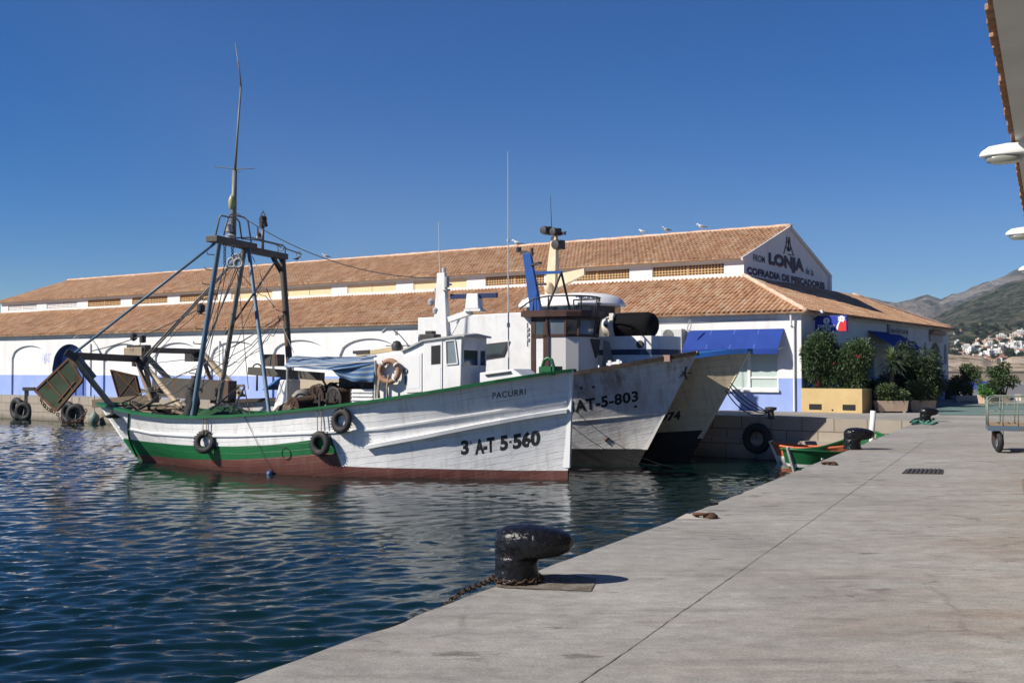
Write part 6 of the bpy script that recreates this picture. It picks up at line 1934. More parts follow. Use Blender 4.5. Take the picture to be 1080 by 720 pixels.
# tyres on the quay walls
fender(on_z(477, 634, 0) + Vector((-.20, .15, -.44)), (-.9, .45, .1), 'dark tyre fender hung over the near quay edge beside the big bollard', [], .26, .09)
def far_tyre(px, py, axis, R1, r, label, group='tyre fenders on the far quay wall'):
    # foot of the far wall along this column
    d = ray(px, py); n = FARN.normalized(); s_ = (K - EYE).dot(n) / d.dot(n); p = EYE + d * s_
    return fender(p + n * (r + .05), axis, label, [[p + n * .1 + Vector((0, 0, R1)), p + n * .02 + Vector((0, 0, -p.z))]], R1, r, group)
far_tyre(21.5, 430.5, FARN, .52, .2, 'large tyre fender on the far quay wall nearest the left edge, under an iron hook')
far_tyre(28.5, 433.5, FARN + Vector((.5, 0, 0)), .44, .17, 'tyre fender tucked behind the one under the iron hook')
far_tyre(76, 435, FARN, .50, .2, 'tyre fender on the far quay wall under the hanging green otter board')
far_tyre(84, 436.5, FARN + Vector((.6, 0, 0)), .46, .18, 'tyre fender leaning behind the one under the otter board')
far_tyre(801, 462, FARN, .40, .15, 'big dark tyre fender in shade on the quay wall below the mooring ropes', 'tyre fenders on the far quay wall')
def quay_iron():
    d = ray(28, 418); n = FARN.normalized(); p = EYE + d * ((K - EYE).dot(n) / d.dot(n))
    mb = MB(); mb.beam(p + Vector((0, 0, -.6)), p + Vector((0, 0, .55)), .2); mb.beam(p + Vector((-.2, .0, .48)), p + Vector((.6, -.2, .48)), .2, .22)
    tag(mb.build('iron_hook', M['dark']), 'dark iron hook standing on the far quay edge above the tyres', 'mooring post')
quay_iron()
def float_():
    d = ray(106, 441); n = FARN.normalized(); p = EYE + d * ((K - EYE).dot(n) / d.dot(n)) + n * .4
    rt = empty('buoy', p, 0, 'small pale green float hanging at the far quay wall behind the trawler stern', 'buoy')
    mb = MB(); mb.lathe([(.02, -.34), (.2, -.28), (.3, -.05), (.28, .15), (.14, .3), (.06, .42)], 14); mb.build('float', simple('pale_green_float', (.22, .30, .25), (.12, .15, .13), .6, 3), rt, smooth=True)
    mb = MB(); mb.tube([(0, 0, .4), (0, 0, 1.4)], .02, 5); mb.build('cord', M['wire'], rt)
float_()
# mooring lines
def sag(a, b, s_, n=26): return [a.lerp(b, k / n) - Vector((0, 0, s_ * 4 * (k / n) * (1 - k / n))) for k in range(n + 1)]
def line(name, label, pts, r, m, group=None):
    mb = MB(); mb.tube(pts, r, 6); tag(mb.build(name, m, smooth=True), label, 'rope', group)
pin = on_z(813, 440, .05)
mb = MB(); mb.lathe([(.16, -.05), (.12, 0), (.1, .22), (.2, .26), (.2, .34), (.02, .36)], 14, pin); tag(mb.build('quay_cleat', M['dark'], smooth=True, auto=40), 'small dark mooring post where the far boat ropes meet the quay', 'mooring post')
for i, (px, py, s_, l) in enumerate(((772, 404, .12, 'uppermost'), (771, 407, .2, 'second'), (770, 410, .3, 'third'), (768, 413, .42, 'lowest'))):
    st_ = H3.w(H3.P(*H3.find(px, py), .05))
    line('mooring_rope', l + ' of four dark ropes from the cream trawler bow to the quay post', sag(st_, pin + Vector((.0, 0, .15 + .02 * i)), s_), .022, M['wire'], 'ropes from the far boat to the quay')
e1 = on_z(805, 500, -.35); 
line('mooring_rope', 'pale rope sagging from the trawler bow past the rusty hull, upper one', sag(H1.w((0.1, -.03, 2.1)), on_z(760, 489, WATER - .05), .75), .010, M['rope'], 'long ropes to the near quay')
line('mooring_rope', 'pale rope sagging from the trawler bow past the rusty hull, lower one', sag(H1.w((0.1, -.03, 1.55)), on_z(716, 488, WATER - .05), .45), .010, M['rope'], 'long ropes to the near quay')

# ---- quay surface fittings
def grate_():
    a, b, c, d = on_z(951, 499.3, .004), on_z(994, 499.8, .004), on_z(995, 495.2, .004), on_z(956, 494.8, .004)
    mb = MB(); mb.prism([(p.x, p.y) for p in (a, b, c, d)], 'z', .003, .012)
    o = mb.build('drain_cover', M['grate']); 
    m2 = MB()
    for k in range(1, 9):
        p, q = a.lerp(b, k / 9), d.lerp(c, k / 9); m2.beam(p + Vector((0, 0, .014)), q + Vector((0, 0, .014)), .04, .012)
    m2.build('grate_bar', simple('cast_iron_worn', (.06, .055, .05), None, .6), o)
    tag(o, 'dark cast iron drain cover set in the quay concrete', 'drain cover')
grate_()
def ring_(px, py, label):
    p = on_z(px, py, 0); rt = empty('mooring_ring', p, 0, label, 'mooring ring', 'rusty rings along the quay edge')
    mb = MB(); mb.torus((0, 0, .03), (.1, .2, 1), .10, .018, 18, 6); mb.build('ring', M['rust'], rt, smooth=True)
    mb = MB(); mb.lathe([(.09, 0), (.08, .03), (.04, .06), (.01, .065)], 12, (.08, -.05, 0)); mb.build('eye_stud', M['rust'], rt, smooth=True)
ring_(741, 545.5, 'rusty ring on the quay edge corner stone beyond the big bollard')
ring_(873, 490, 'rusty ring at the quay edge just before the green rowing boat')
mb = MB(); c4 = [on_z(712, 547.3, .005), on_z(748, 547.3, .005), on_z(752, 543.2, .005), on_z(724, 541.2, .005)]; mb.poly(c4)
tag(mb.build('corner_stone', simple('pale_stone', (.46, .42, .36), (.38, .33, .27), .85, 6)), kind='structure')

# ---- rowing boats in the corner
def dinghy(name, o, head, L, B, zs, mats, label, thw=3, rise=.25, rise2=None, full=.7):
    ang = math.atan2(head[1], head[0])
    rt = empty(name, o, ang, label, 'rowing boat')
    mb = MB(); n = 26; rows = []
    lev = [(-.12, .35), (.0, .55), (.18, .75), (.30, .88), (.33, .90), (.46, .97), (1.0, 1.0)]
    for i in range(n + 1):
        u = i / n; x = L / 2 - u * L
        s_ = min(1, (1 - abs(2 * u - 1) ** 2.4)); w_ = B / 2 * max(.03, s_ ** full)
        sh = zs + (rise if u < .5 else (rise2 if rise2 is not None else rise)) * (2 * u - 1) ** 2
        row = []
        for f, k in lev:
            z = f * zs if f < 1 else sh
            xx = x - (.35 if u < .5 else -.25) * (1 - max(0, z) / sh) * abs(2 * u - 1) ** 3
            row.append((xx, w_ * k, z))
        rows.append(row)
    m = len(lev)
    for sd in (1, -1):
        vs = [(x, y * sd, z) for r in rows for x, y, z in r]; fs = []; ms = []
        b = len(mb.v); mb.v += vs
        for i in range(n):
            for j in range(m - 1):
                f = (i * m + j, (i + 1) * m + j, (i + 1) * m + j + 1, i * m + j + 1)
                mb.f.append(tuple(k + b for k in (f if sd < 0 else f[::-1]))); mb.m.append((0, 0, 0, 1, 1, 2)[j])
    mb.build('hull', mats[:3], rt, smooth=True)
    mb = MB(); loop = [(r[-1][0], r[-1][1], r[-1][2]) for r in rows] + [(r[-1][0], -r[-1][1], r[-1][2]) for r in reversed(rows)]
    mb.tube(loop, .045, 6, closed=True); mb.build('gunwale', mats[2], rt, smooth=True)
    mb = MB(); vs = []
    for i in range(n + 1): r = rows[i]; vs += [(r[2][0], -r[2][1] * .92, .12), (r[2][0], r[2][1] * .92, .12)]
    mb.add(vs, [(2 * i, 2 * i + 1, 2 * i + 3, 2 * i + 2) for i in range(n)]); mb.build('floorboard', mats[3], rt)
    for k in range(thw):
        u = .22 + .56 * k / max(1, thw - 1); r = rows[int(u * n)]; mb = MB(); mb.b2(r[-1][0] - .18, r[-1][0] + .18, -r[-1][1] * .93, r[-1][1] * .93, zs * .72, zs * .72 + .05); mb.build('thwart', mats[4], rt)
    mb = MB(); r0, rl = rows[0], rows[-1]
    mb.beam((r0[0][0] + .03, 0, -.1), (r0[-1][0] + .05, 0, r0[-1][2] + .06), .08, .1); mb.build('stem_post', mats[5], rt)
    return rt
wht = M['white']
p0 = on_z(832, 491, WATER)
hd = Vector((-.80, -.60, 0)).normalized()
o = on_z(832, 499, WATER) - hd * 2.2
o.z = WATER
rb = dinghy('rowing_boat', o, hd, 4.4, 1.85, .60, [M['green'], wht, M['green'], M['wood'], wht, M['gutter']], 'green rowing boat with white band moored in the quay corner', 4, .14, .5, .5)
mb = MB(); cc = MB()
ob_ = H3
p1 = at(828, 470, 38.6); p1.z = WATER
dinghy('rowing_boat', Vector((9.95, 37.55, WATER)), Vector((-.785, .62, 0)), 2.7, 1.1, .56, [wht, wht, simple('orange_paint', (.52, .13, .045), (.42, .11, .05), .6, 3), simple('orange_inside', (.5, .16, .07), None, .7), M['wood'], wht], 'orange and white rowing boat lying behind the green one under the quay wall', 2, .1)
mb = MB(); a, b = at(919.5, 457, 35.5), at(921, 433, 35.5); mb.tube([a + Vector((0, 0, -1.2)), a, b], .085, 10); tag(mb.build('mooring_pole', M['white'], smooth=True), 'white pole standing up from the green rowing boat behind the bollard', 'pole')

# ---- trolley
def trolley():
    o = on_z(1052.5, 477.5, 0); ang = R(-21)
    rt = empty('fish_trolley', o, ang, 'flat blue fish trolley with wire cage sides and wooden deck on the quay', 'trolley')
    L, W, z0 = 2.6, 1.15, .44
    xl = -.18
    mb = MB()
    for y in (0, W): mb.b2(xl, L, y - .03, y + .03, z0, z0 + .10)
    for x in (xl, L / 2, L - .06): mb.b2(x, x + .06, .032, W - .032, z0 + .002, z0 + .098)
    mb.build('chassis', simple('trolley_blue', (.05, .13, .22), (.1, .09, .08), .5, 6), rt)
    mb = MB(); mb.b2(xl + .02, L - .02, .0, W, z0 + .102, z0 + .13); mb.build('deck', simple('trolley_deck', (.33, .24, .14), (.22, .15, .09), .8, 4, (1, 6, 1)), rt)
    mb = MB(); h = .58; zt = z0 + .1
    for y in (0, W):
        pts = [(xl + .01, y, zt), (xl + .01, y, zt + h - .1), (xl + .06, y, zt + h - .03), (xl + .14, y, zt + h), (L - .2, y, zt + h), (L - .1, y, zt + h - .04), (L - .02, y, zt + h - .12), (L - .02, y, zt)]
        mb.tube(pts, .013, 6)
        for k in range(1, 10): x = xl + (L - xl) * k / 10; mb.tube([(x, y, zt), (x, y, zt + h)], .011, 6)
        for z in (.25, .44): mb.tube([(xl + .01, y, zt + z), (L - .02, y, zt + z)], .009, 6)
    for z in (.25, .44, .56): mb.tube([(xl + .01, 0, zt + z), (xl + .01, W, zt + z)], .011, 6)
    for k in (1, 2, 3): mb.tube([(xl + .01, W * k / 4, zt), (xl + .01, W * k / 4, zt + .56)], .009, 6)
    mb.build('cage', simple('cage_green_grey', (.12, .17, .14), (.2, .2, .18), .5, 6), rt, smooth=True)
    for x in (.02, L - .35):
        for y in (.12, W - .12):
            mb = MB(); mb.torus((x, y, .215), (1, .22, 0), .152, .062, 22, 8, squash=1.0); wl = mb.build('wheel', M['black'], rt, smooth=True)
            mb = MB(); mb.lathe([(.02, -.03), (.1, -.03), (.1, .03), (.02, .03)], 14, (x, y, .215), Matrix.Rotation(R(12), 3, 'Z') @ Matrix.Rotation(R(90), 3, 'Y')); mb.build('rim', M['gutter'], wl)
            mb = MB()
            for s_ in (-.085, .085): mb.beam((x + s_, y, .2), (x + s_, y, z0 + .0), .012, .07, up=(0, 1, 0))
            mb.build('fork', M['rust'], wl)
trolley()
mb = MB()
# small wooden thing at the frame edge: end of a crate
rt = empty('wooden_crate', on_z(1090, 522, 0), R(-20), 'end of a small wooden crate at the right edge of the quay', 'crate')
mb.b2(-.09, .3, -.1, .3, 0, .02)
for k in range(3): mb.b2(-.1, .31, -.11, -.095, .02 + .06 * k, .065 + .06 * k); mb.b2(-.11, -.095, -.1, .3, .02 + .06 * k, .065 + .06 * k)
mb.b2(-.092, -.06, -.094, -.06, .02, .2); mb.build('slat', M['wood'], rt)

# ---- canopy of the shed along the quay, with its lamps
QD = Vector((.435, .90, 0)).normalized(); QN = Vector((QD.y, -QD.x, 0))       # inland is +QN
def canopy():
    ze = 4.75
    a = at(1037.5, 0, (ze - 1.65) * 1180 / 390.0)      # eave point measured at the top edge of the frame
    a.z = ze
    # place on the line of the eave
    rt = empty('shed_canopy', a, math.atan2(QD.y, QD.x), 'white shed canopy with terracotta tile eave overhanging the quay', 'building')
    # local x along the quay, local -y inland
    L0, L1, D = -14, 60, 6.0; sl = math.tan(R(14))
    mb = MB()
    mb.b2(L0, L1, -D, -.07, 0, .04)
    mb.build('soffit', simple('soffit_white', (.62, .62, .6), (.52, .52, .5), .85, .8), rt)
    mb = MB(); n = 330; per = (L1 - L0) / n
    rn = random.Random(6)
    for k in range(n):
        x = L0 + (k + .5) * per; dz = rn.uniform(-.012, .012); dy = rn.uniform(-.02, .02)
        ring = lambda y, z, r: [(x + r * math.cos(t_), y, z + r * .75 * math.sin(t_)) for t_ in [i * math.pi / 6 for i in range(7)]] + [(x + (r - .016) * math.cos(t_), y, z + (r - .016) * .75 * math.sin(t_)) for t_ in [i * math.pi / 6 for i in range(6, -1, -1)]]
        mb.loft([ring(.0 + dy, .05 + dz, per * .5), ring(-.5, .05 + .5 * sl + dz, per * .44)])
        # channel tile under
        ring2 = lambda y, z, r: [(x + per / 2 + r * math.cos(t_), y, z - r * .6 * math.sin(t_)) for t_ in [i * math.pi / 5 for i in range(6)]] + [(x + per / 2 + (r - .016) * math.cos(t_), y, z - (r - .016) * .6 * math.sin(t_)) for t_ in [i * math.pi / 5 for i in range(5, -1, -1)]]
        mb.loft([ring2(-.01 + dy, .09 + dz, per * .46), ring2(-.5, .09 + .5 * sl + dz, per * .42)])
    tm = simple('eave_tile', (.34, .17, .09), (.24, .15, .09), .9, 2.2, bump=.4)
    mb.build('eave_tile', tm, rt, smooth=True, auto=50)
    mb = MB(); mb.quad((L0, -.3, .16), (L1, -.3, .16), (L1, -D, .16 + D * sl), (L0, -D, .16 + D * sl)); mb.build('roof', M['tile'], rt)
    mb = MB(); mb.b2(L0, L1, -D - .3, -D, -ze, .5); mb.build('wall', M['wash'], rt)
    return a
ca = canopy()
def quay_lamp(px, py, h, label):
    """px,py: tip of the lamp head; h: its height"""
    d = ray(px, py); Y = (h - 1.65) / d.z; p = EYE + d * Y
    rt = empty('quay_lamp', p, math.atan2(QN.y, QN.x), label, 'lamp', 'white lamps under the shed canopy')
    # local +x points inland, tip of the head at the origin
    rn = []
    for x, w, zt, zb in ((0, .03, .02, -.01), (.03, .08, .06, -.03), (.12, .12, .12, -.03), (.35, .14, .15, -.03), (.62, .13, .14, -.02), (.78, .07, .10, .0), (.86, .05, .08, .02)):
        rn.append([(x, w * math.cos(t_), (zt if math.sin(t_) > 0 else -zb) * abs(math.sin(t_)) ** .7 * (1 if math.sin(t_) > 0 else -1)) for t_ in [i * math.pi / 10 for i in range(20)]])
    mb = MB(); mb.loft(rn); hd_ = mb.build('lamp_head', M['fibre'], rt, smooth=True)
    mb = MB()
    rn = []
    for z, k in ((-.025, 1), (-.06, .97), (-.10, .85), (-.125, .55), (-.13, .05)):
        rn.append([(.31 + .25 * k * math.cos(t_), .115 * k * math.sin(t_), z) for t_ in [i * math.pi / 10 for i in range(20)]])
    mb.loft(rn)
    t = NT('lamp_diffuser'); t.b.inputs['Transmission Weight'].default_value = .35
    mb.build('diffuser', t.done((.36, .37, .32), .3), rt, smooth=True)
    mb = MB(); mb.tube([(.8, 0, .05), (1.6, 0, .06), (5.2, 0, .1)], .035, 8); mb.build('arm', M['fibre'], rt, smooth=True)
    mb = MB(); mb.box((.60, 0, -.04), (.02, .12, .1), Matrix.Rotation(R(-15), 3, 'Y')); mb.build('clip', M['fibre'], rt)
quay_lamp(1033, 165, 4.55, 'white lamp head jutting out under the canopy, largest and highest of the row')
quay_lamp(1060.5, 247.5, 4.55, 'white lamp head under the canopy, second along the row')
quay_lamp(1074, 285, 4.55, 'white lamp head under the canopy before the mountain top, smallest of the row')

# ---- gulls
M['gull'] = simple('gull_white', (.75, .75, .74), None, .8); M['gullgrey'] = simple('gull_grey', (.22, .23, .25), None, .8); M['gulldark'] = simple('gull_dark', (.05, .045, .04), None, .8)
def gull(p, ang, s, label, dark=False, pitch=0.0):
    rt = empty('seagull', p, ang, label, 'bird', 'gulls resting above the harbour')
    body = [(-.30, .01, .20), (-.22, .035, .215), (-.10, .075, .235), (.0, .09, .25), (.10, .08, .28), (.16, .055, .33), (.19, .045, .375), (.225, .05, .40), (.26, .042, .405), (.285, .022, .40), (.30, .012, .396), (.35, .006, .385)]
    mb = MB(); mb.loft([[(s * x, s * r * math.cos(a), s * (z + r * 1.1 * math.sin(a))) for a in [i * math.pi / 6 for i in range(12)]] for x, r, z in body])
    mb.build('body', M['gulldark'] if dark else M['gull'], rt, smooth=True)
    for sd in (-1, 1):
        mb = MB(); mb.loft([[(s * x, s * (sd * (y + .016 * math.cos(a))), s * (z + h * math.sin(a))) for a in [i * math.pi / 4 for i in range(8)]] for x, y, z, h in ((.12, .06, .27, .02), (.04, .085, .26, .06), (-.10, .075, .245, .06), (-.24, .045, .225, .035), (-.37, .02, .205, .012))])
        mb.build('wing', M['gulldark'] if dark else M['gullgrey'], rt, smooth=True)
        mb = MB(); mb.tube([(0, sd * s * .04, s * .18), (s * .01, sd * s * .04, 0)], s * .012, 5); mb.beam((s * -.01, sd * s * .04, s * .008), (s * .07, sd * s * .04, s * .008), s * .05, s * .012); mb.build('leg', simple('gull_leg', (.5, .3, .08), None, .7) if sd < 0 else bpy.data.materials['gull_leg'], rt)
def ridge_pt(px):
    # point on top of the ridge seen in this column
    y = SET + UW / 2; x, _ = bl_facade(px, 250, y); return bw(x, y, RIDGE + .18)
gull(ridge_pt(740), R(172), .85, 'seagull on the roof ridge nearest the gable end')
gull(ridge_pt(703), R(200), .8, 'seagull on the roof ridge, middle bird of the three by the gable')
gull(ridge_pt(678), R(150), .75, 'seagull crouching on the roof ridge, farthest of three from the gable')
gull(ridge_pt(344), R(195), .85, 'seagull standing alone on the roof ridge beside the gantry wires')
gull(ridge_pt(313.5), R(30), .8, 'dark bird on the roof ridge just under the gantry rail end', True)
gull(H2.w(H2.bp(546, 261.2, -.2)), R(170), .65, 'small seagull perched on top of the blue mast')

# ================================================================== PLANTS AND PLANTERS
def leafmat(name, c, c2, tr=.0):
    t = NT(name); o = t.tc.outputs['Object']
    w = t.noise(o, 2.2, 3); w2 = t.noise(o, 40, 1)
    cc = t.mix(w2, t.ramp(w, [(.3, c), (.7, c2)]), tuple(min(1, k * 1.8) for k in c2))
    return t.done(cc, .5, 0, None, .35)
M['leaf'] = leafmat('oleander_leaf', (.017, .036, .013), (.036, .064, .022))
M['leaf2'] = leafmat('shrub_leaf', (.022, .042, .016), (.052, .075, .028))
M['leafdark'] = leafmat('dark_leaf', (.014, .028, .012), (.028, .045, .018))
M['yucca'] = leafmat('yucca_leaf', (.045, .085, .03), (.10, .14, .055))
M['bark'] = simple('bark', (.16, .12, .085), (.09, .07, .05), .9, 9, bump=.5)
M['flower'] = simple('red_flower', (.33, .015, .03), None, .7)
def leaves(clumps, n, size, rn, aspect=3.0, droop=.2):
    """many small bent leaves spread through ellipsoid clumps [(centre, radii)]"""
    mb = MB(); vs = []; fs = []
    vol = [r[0] * r[1] * r[2] for _, r in clumps]; tot = sum(vol)
    for (c, r), v in zip(clumps, vol):
        for _ in range(int(n * v / tot)):
            d = Vector((rn.gauss(0, 1), rn.gauss(0, 1), rn.gauss(0, 1))).normalized()
            k = rn.random() ** .42
            p = Vector((c[0] + d.x * r[0] * k, c[1] + d.y * r[1] * k, c[2] + d.z * r[2] * k))
            ax = (d + Vector((rn.gauss(0, .6), rn.gauss(0, .6), rn.gauss(0, .6) + .25))).normalized()
            sd = ax.cross(Vector((rn.gauss(0, 1), rn.gauss(0, 1), rn.gauss(0, 1)))).normalized()
            L = size * rn.uniform(.6, 1.3); w = L / aspect
            mid = p + ax * L * .5; tip = p + ax * L - Vector((0, 0, L * droop))
            b = len(vs); vs += [p, mid + sd * w / 2, tip, mid - sd * w / 2]
            fs.append((b, b + 1, b + 2, b + 3))
    mb.add(vs, fs); return mb
def rand_clumps(rn, c, r, n, k=.45):
    out = []
    for _ in range(n):
        d = Vector((rn.gauss(0, 1), rn.gauss(0, 1), rn.gauss(0, 1))).normalized() * rn.random() ** .5
        s = rn.uniform(.6, 1.25) * k
        out.append(((c[0] + d.x * r[0] * .8, c[1] + d.y * r[1] * .8, c[2] + d.z * r[2] * .8), (r[0] * s, r[1] * s, r[2] * s * rn.uniform(.7, 1.1))))
    return out
def shrub(name, label, cat, base, rz, c, r, nclump, n, size, m, seed, stems=5, flowers=0, group=None, z0=0.0, aspect=3.0):
    rn = random.Random(seed); rt = empty(name, base, rz, label, cat, group)
    cl = rand_clumps(rn, c, r, nclump)
    leaves(cl, n, size, rn, aspect).build('foliage', m, rt)
    mb = MB()
    for k in range(stems):
        q = cl[k % len(cl)][0]; s0 = (c[0] + rn.uniform(-.3, .3) * r[0], c[1] + rn.uniform(-.2, .2) * r[1], z0)
        mid = Vector(s0).lerp(Vector(q), .5) + Vector((rn.uniform(-.1, .1), rn.uniform(-.1, .1), .1)); mb.tube([s0, mid, q], [.045, .032, .012], 6)
    if stems: mb.build('stem', M['bark'], rt, smooth=True)
    if flowers:
        mb = MB()
        for _ in range(flowers):
            q, rr = rn.choice(cl); d = Vector((rn.uniform(-1, 1), -abs(rn.gauss(.6, .4)), rn.uniform(-.4, 1))).normalized()
            p = Vector(q) + Vector((d.x * rr[0], d.y * rr[1], d.z * rr[2])) * 1.02
            for _k in range(4): mb.blob(p + Vector((rn.uniform(-.06, .06), rn.uniform(-.06, .06), rn.uniform(-.06, .06))), .032, 6, 4)
        mb.build('flower', M['flower'], rt, smooth=True)
    return rt
M['ochre'] = simple('ochre_render', (.56, .42, .2), (.48, .35, .17), .85, 1.5)
def ochre_planter():
    rt = empty('planter', BA, BROT, 'large ochre planter with two dark vents against the corner of the hall', 'planter')
    x0, x1, y0, y1 = .03, 2.42, -.12, 1.15; h = .93
    mb = MB()
    mb.b2(x0, x1, y0, y0 + .12, 0, h); mb.b2(x0, x1, y1 - .12, y1, 0, h); mb.b2(x0, x0 + .12, y0 + .12, y1 - .12, 0, h); mb.b2(x1 - .12, x1, y0 + .12, y1 - .12, 0, h)
    mb.build('wall', M['ochre'], rt)
    mb = MB(); mb.b2(x0 + .1, x1 - .1, y0 + .1, y1 - .1, h - .2, h - .06); mb.build('soil', simple('soil', (.06, .045, .03), (.04, .05, .02), .95, 6), rt)
    for px in (860, 895.5):
        x, _ = bl_facade(px, 432, y0); mb = MB(); mb.b2(x - .25, x + .25, y0 - .008, y0 - .001, .1, .32); mb.build('vent', M['pure_dark'], rt)
    mb = MB(); x, _ = bl_facade(878, 433, y0); mb.tube([(x, y0 - .012, .1), (x, y0 - .001, .1)], .035, 10); mb.build('drain_hole', M['pure_dark'], rt)
ochre_planter()
rn0 = random.Random(1)
shrub('oleander', 'dark oleander with red flowers in the ochre planter at the wall corner', 'shrub', BA, BROT, (.66, .35, 1.88), (.86, .75, 1.22), 24, 9800, .15, M['leaf'], 21, 6, 3, z0=.85, aspect=4)
shrub('oleander', 'fuller oleander with red flowers at the outer end of the ochre planter', 'shrub', BA, BROT, (1.85, .6, 1.88), (.98, .9, 1.3), 24, 11500, .15, M['leaf'], 22, 8, 4, z0=.85, aspect=4)
mb = MB()
rr = random.Random(3)
vs = []; fs = []
for _ in range(900):
    p = Vector((rr.uniform(.15, 2.3), rr.uniform(0, 1.0), .86)); d = Vector((rr.gauss(0, .4), rr.gauss(0, .4), 1)).normalized(); L = rr.uniform(.08, .22); s_ = d.cross(Vector((1, rr.random(), 0))).normalized() * .012
    b = len(vs); vs += [p - s_, p + s_, p + d * L]; fs.append((b, b + 1, b + 2))
mb.add(vs, fs); o = mb.build('planter_grass', M['leaf2']); o.location = BA; o.rotation_euler.z = BROT; tag(o, kind='stuff')

M['pot'] = simple('pale_terracotta', (.56, .43, .33), (.46, .34, .25), .85, 2.5)
def trough(px0, px1, py_top, py_bot, label, depth=.6, m=None, group='long planters before the gable', inset=.10):
    a, b = on_z(px0, py_bot, 0), on_z(px1, py_bot, 0)
    ang = math.atan2(b.y - a.y, b.x - a.x); L = (b - a).length
    h = at((px0 + px1) / 2, py_top, (a.y + b.y) / 2).z
    rt = empty('trough_planter', a, ang, label, 'planter', group)
    mb = MB(); t_ = .06
    mb.loft([[(x, y, z) for x, y in ((i, i), (L - i, i), (L - i, depth - i), (i, depth - i))] for z, i in ((.06, inset * .5), (h, 0), (h, t_), (h - .1, t_ + .02))], cap0=True, cap1=True)
    mb.b2(.1, .2, .05, depth - .05, 0, .06); mb.b2(L - .2, L - .1, .05, depth - .05, 0, .06)
    mb.build('box', m or M['pot'], rt)
    mb = MB(); mb.b2(t_ + .03, L - t_ - .03, t_ + .03, depth - t_ - .03, h - .099, h - .05); mb.build('soil', bpy.data.materials['soil'], rt)
    return a, ang, L, h
a1, g1, L1, h1 = trough(926, 958.5, 422.5, 435.3, 'pale terracotta trough planter under the yucca')
a2, g2, L2, h2 = trough(960.5, 988, 422, 434.2, 'pale terracotta trough planter beside the one under the yucca, next to the small bollard')
shrub('shrub', 'trailing shrub spilling over the trough planter under the yucca', 'shrub', a1, g1, (L1 / 2, .3, h1 + .22), (L1 * .62, .5, .42), 14, 3600, .13, M['leaf2'], 31, 4, 0, z0=h1 - .1)
shrub('shrub', 'grey green shrub spilling over the trough beside the small bollard', 'shrub', a2, g2, (L2 / 2, .3, h2 + .30), (L2 * .62, .5, .52), 14, 3600, .13, M['leaf2'], 32, 4, 0, z0=h2 - .1)
def yucca():
    b = a1 + Vector((.80, .75, 0)); rt = empty('yucca', b, 0, 'yucca palm with spiky green head rising behind the trough planter', 'palm tree')
    rn = random.Random(5); s = b.y
    zt = at(945, 383, b.y).z
    mb = MB(); n = 16; mb.tube([(.05 * math.sin(k * .5) * k / n, 0, zt * k / n) for k in range(n + 1)], [.10 - .02 * k / n + .008 * (k % 2) for k in range(n + 1)], 9); mb.build('trunk', M['bark'], rt, smooth=True)
    mb = MB(); vs = []; fs = []
    for _ in range(125):
        th = rn.uniform(0, 6.28); el = rn.uniform(-.75, 1.45); L = rn.uniform(.52, .82)
        d = Vector((math.cos(th) * math.cos(el), math.sin(th) * math.cos(el), math.sin(el))); sd = d.cross(Vector((0, 0, 1))).normalized() * .03
        p = Vector((0, 0, zt)) + d * .05; m1 = p + d * L * .5 + Vector((0, 0, .02)); tp = p + d * L - Vector((0, 0, .16 * math.cos(el)))
        q = len(vs); vs += [p - sd * .7, p + sd * .7, m1 + sd, m1 - sd, tp]; fs += [(q, q + 1, q + 2, q + 3), (q + 3, q + 2, q + 4)]
    mb.add(vs, fs); mb.build('crown', M['yucca'], rt)
yucca()
pb = at(963, 420, 50.0); pb.z = 0
shrub('shrub', 'big dark bush against the gable wall behind the yucca', 'shrub', pb, 0, (0, 0, 1.55), (1.2, 1.0, 1.5), 20, 8500, .16, M['leafdark'], 41, 7, 0)
pb = at(922, 425, 47.5); pb.z = 0
shrub('shrub', 'dark low bush in the shade beside the ochre planter', 'shrub', pb, 0, (0, 0, .9), (.75, .7, .9), 12, 3600, .15, M['leafdark'], 42, 5, 0)
pb = at(981, 425, 53.0); pb.z = 0
shrub('shrub', 'low grey green bush at the end of the trough planters under the gable arch', 'shrub', pb, 0, (0, 0, .75), (.8, .6, .7), 10, 3200, .14, M['leaf2'], 43, 4, 0)
# planters farther off
w_ = simple('white_trough', (.62, .58, .54), (.52, .47, .42), .8, 2)
a3, g3, L3, h3 = trough(1008.5, 1031, 417, 424, 'long white trough planter with a clipped round bush across the teal ground', .7, w_, 'planters across the teal ground')
a4, g4, L4, h4 = trough(1038, 1066, 416.5, 427, 'cream trough planter with a loose tall shrub behind the trolley', .8, M['pot'], 'planters across the teal ground')
a5, g5, L5, h5 = trough(1076.5, 1104, 416, 424, 'pale trough planter cut off by the right edge of the photo', .7, w_, 'planters across the teal ground')
s3 = a3 + Vector((L3 * .78, .35, 0))
shrub('round_bush', 'clipped round bush on a short stem in the white trough', 'shrub', s3, 0, (0, 0, h3 + .95), (.58, .58, .72), 9, 3800, .13, M['leaf2'], 51, 3, 0, z0=h3 - .1)
s3 = a3 + Vector((L3 * .2, .4, 0))
shrub('shrub', 'loose grey green shrub at the shaded end of the white trough', 'shrub', s3, 0, (0, 0, h3 + .45), (.7, .5, .55), 8, 1800, .14, M['leaf2'], 52, 3, 0, z0=h3 - .1)
s4 = a4 + Vector((L4 * .75, .4, 0))
shrub('shrub', 'tall ragged dark shrub rising from the cream trough', 'shrub', s4, 0, (0, 0, h4 + .75), (.85, .6, .75), 9, 3000, .15, M['leaf'], 53, 5, 0, z0=h4 - .1)
s4 = a4 + Vector((L4 * .3, .35, 0))
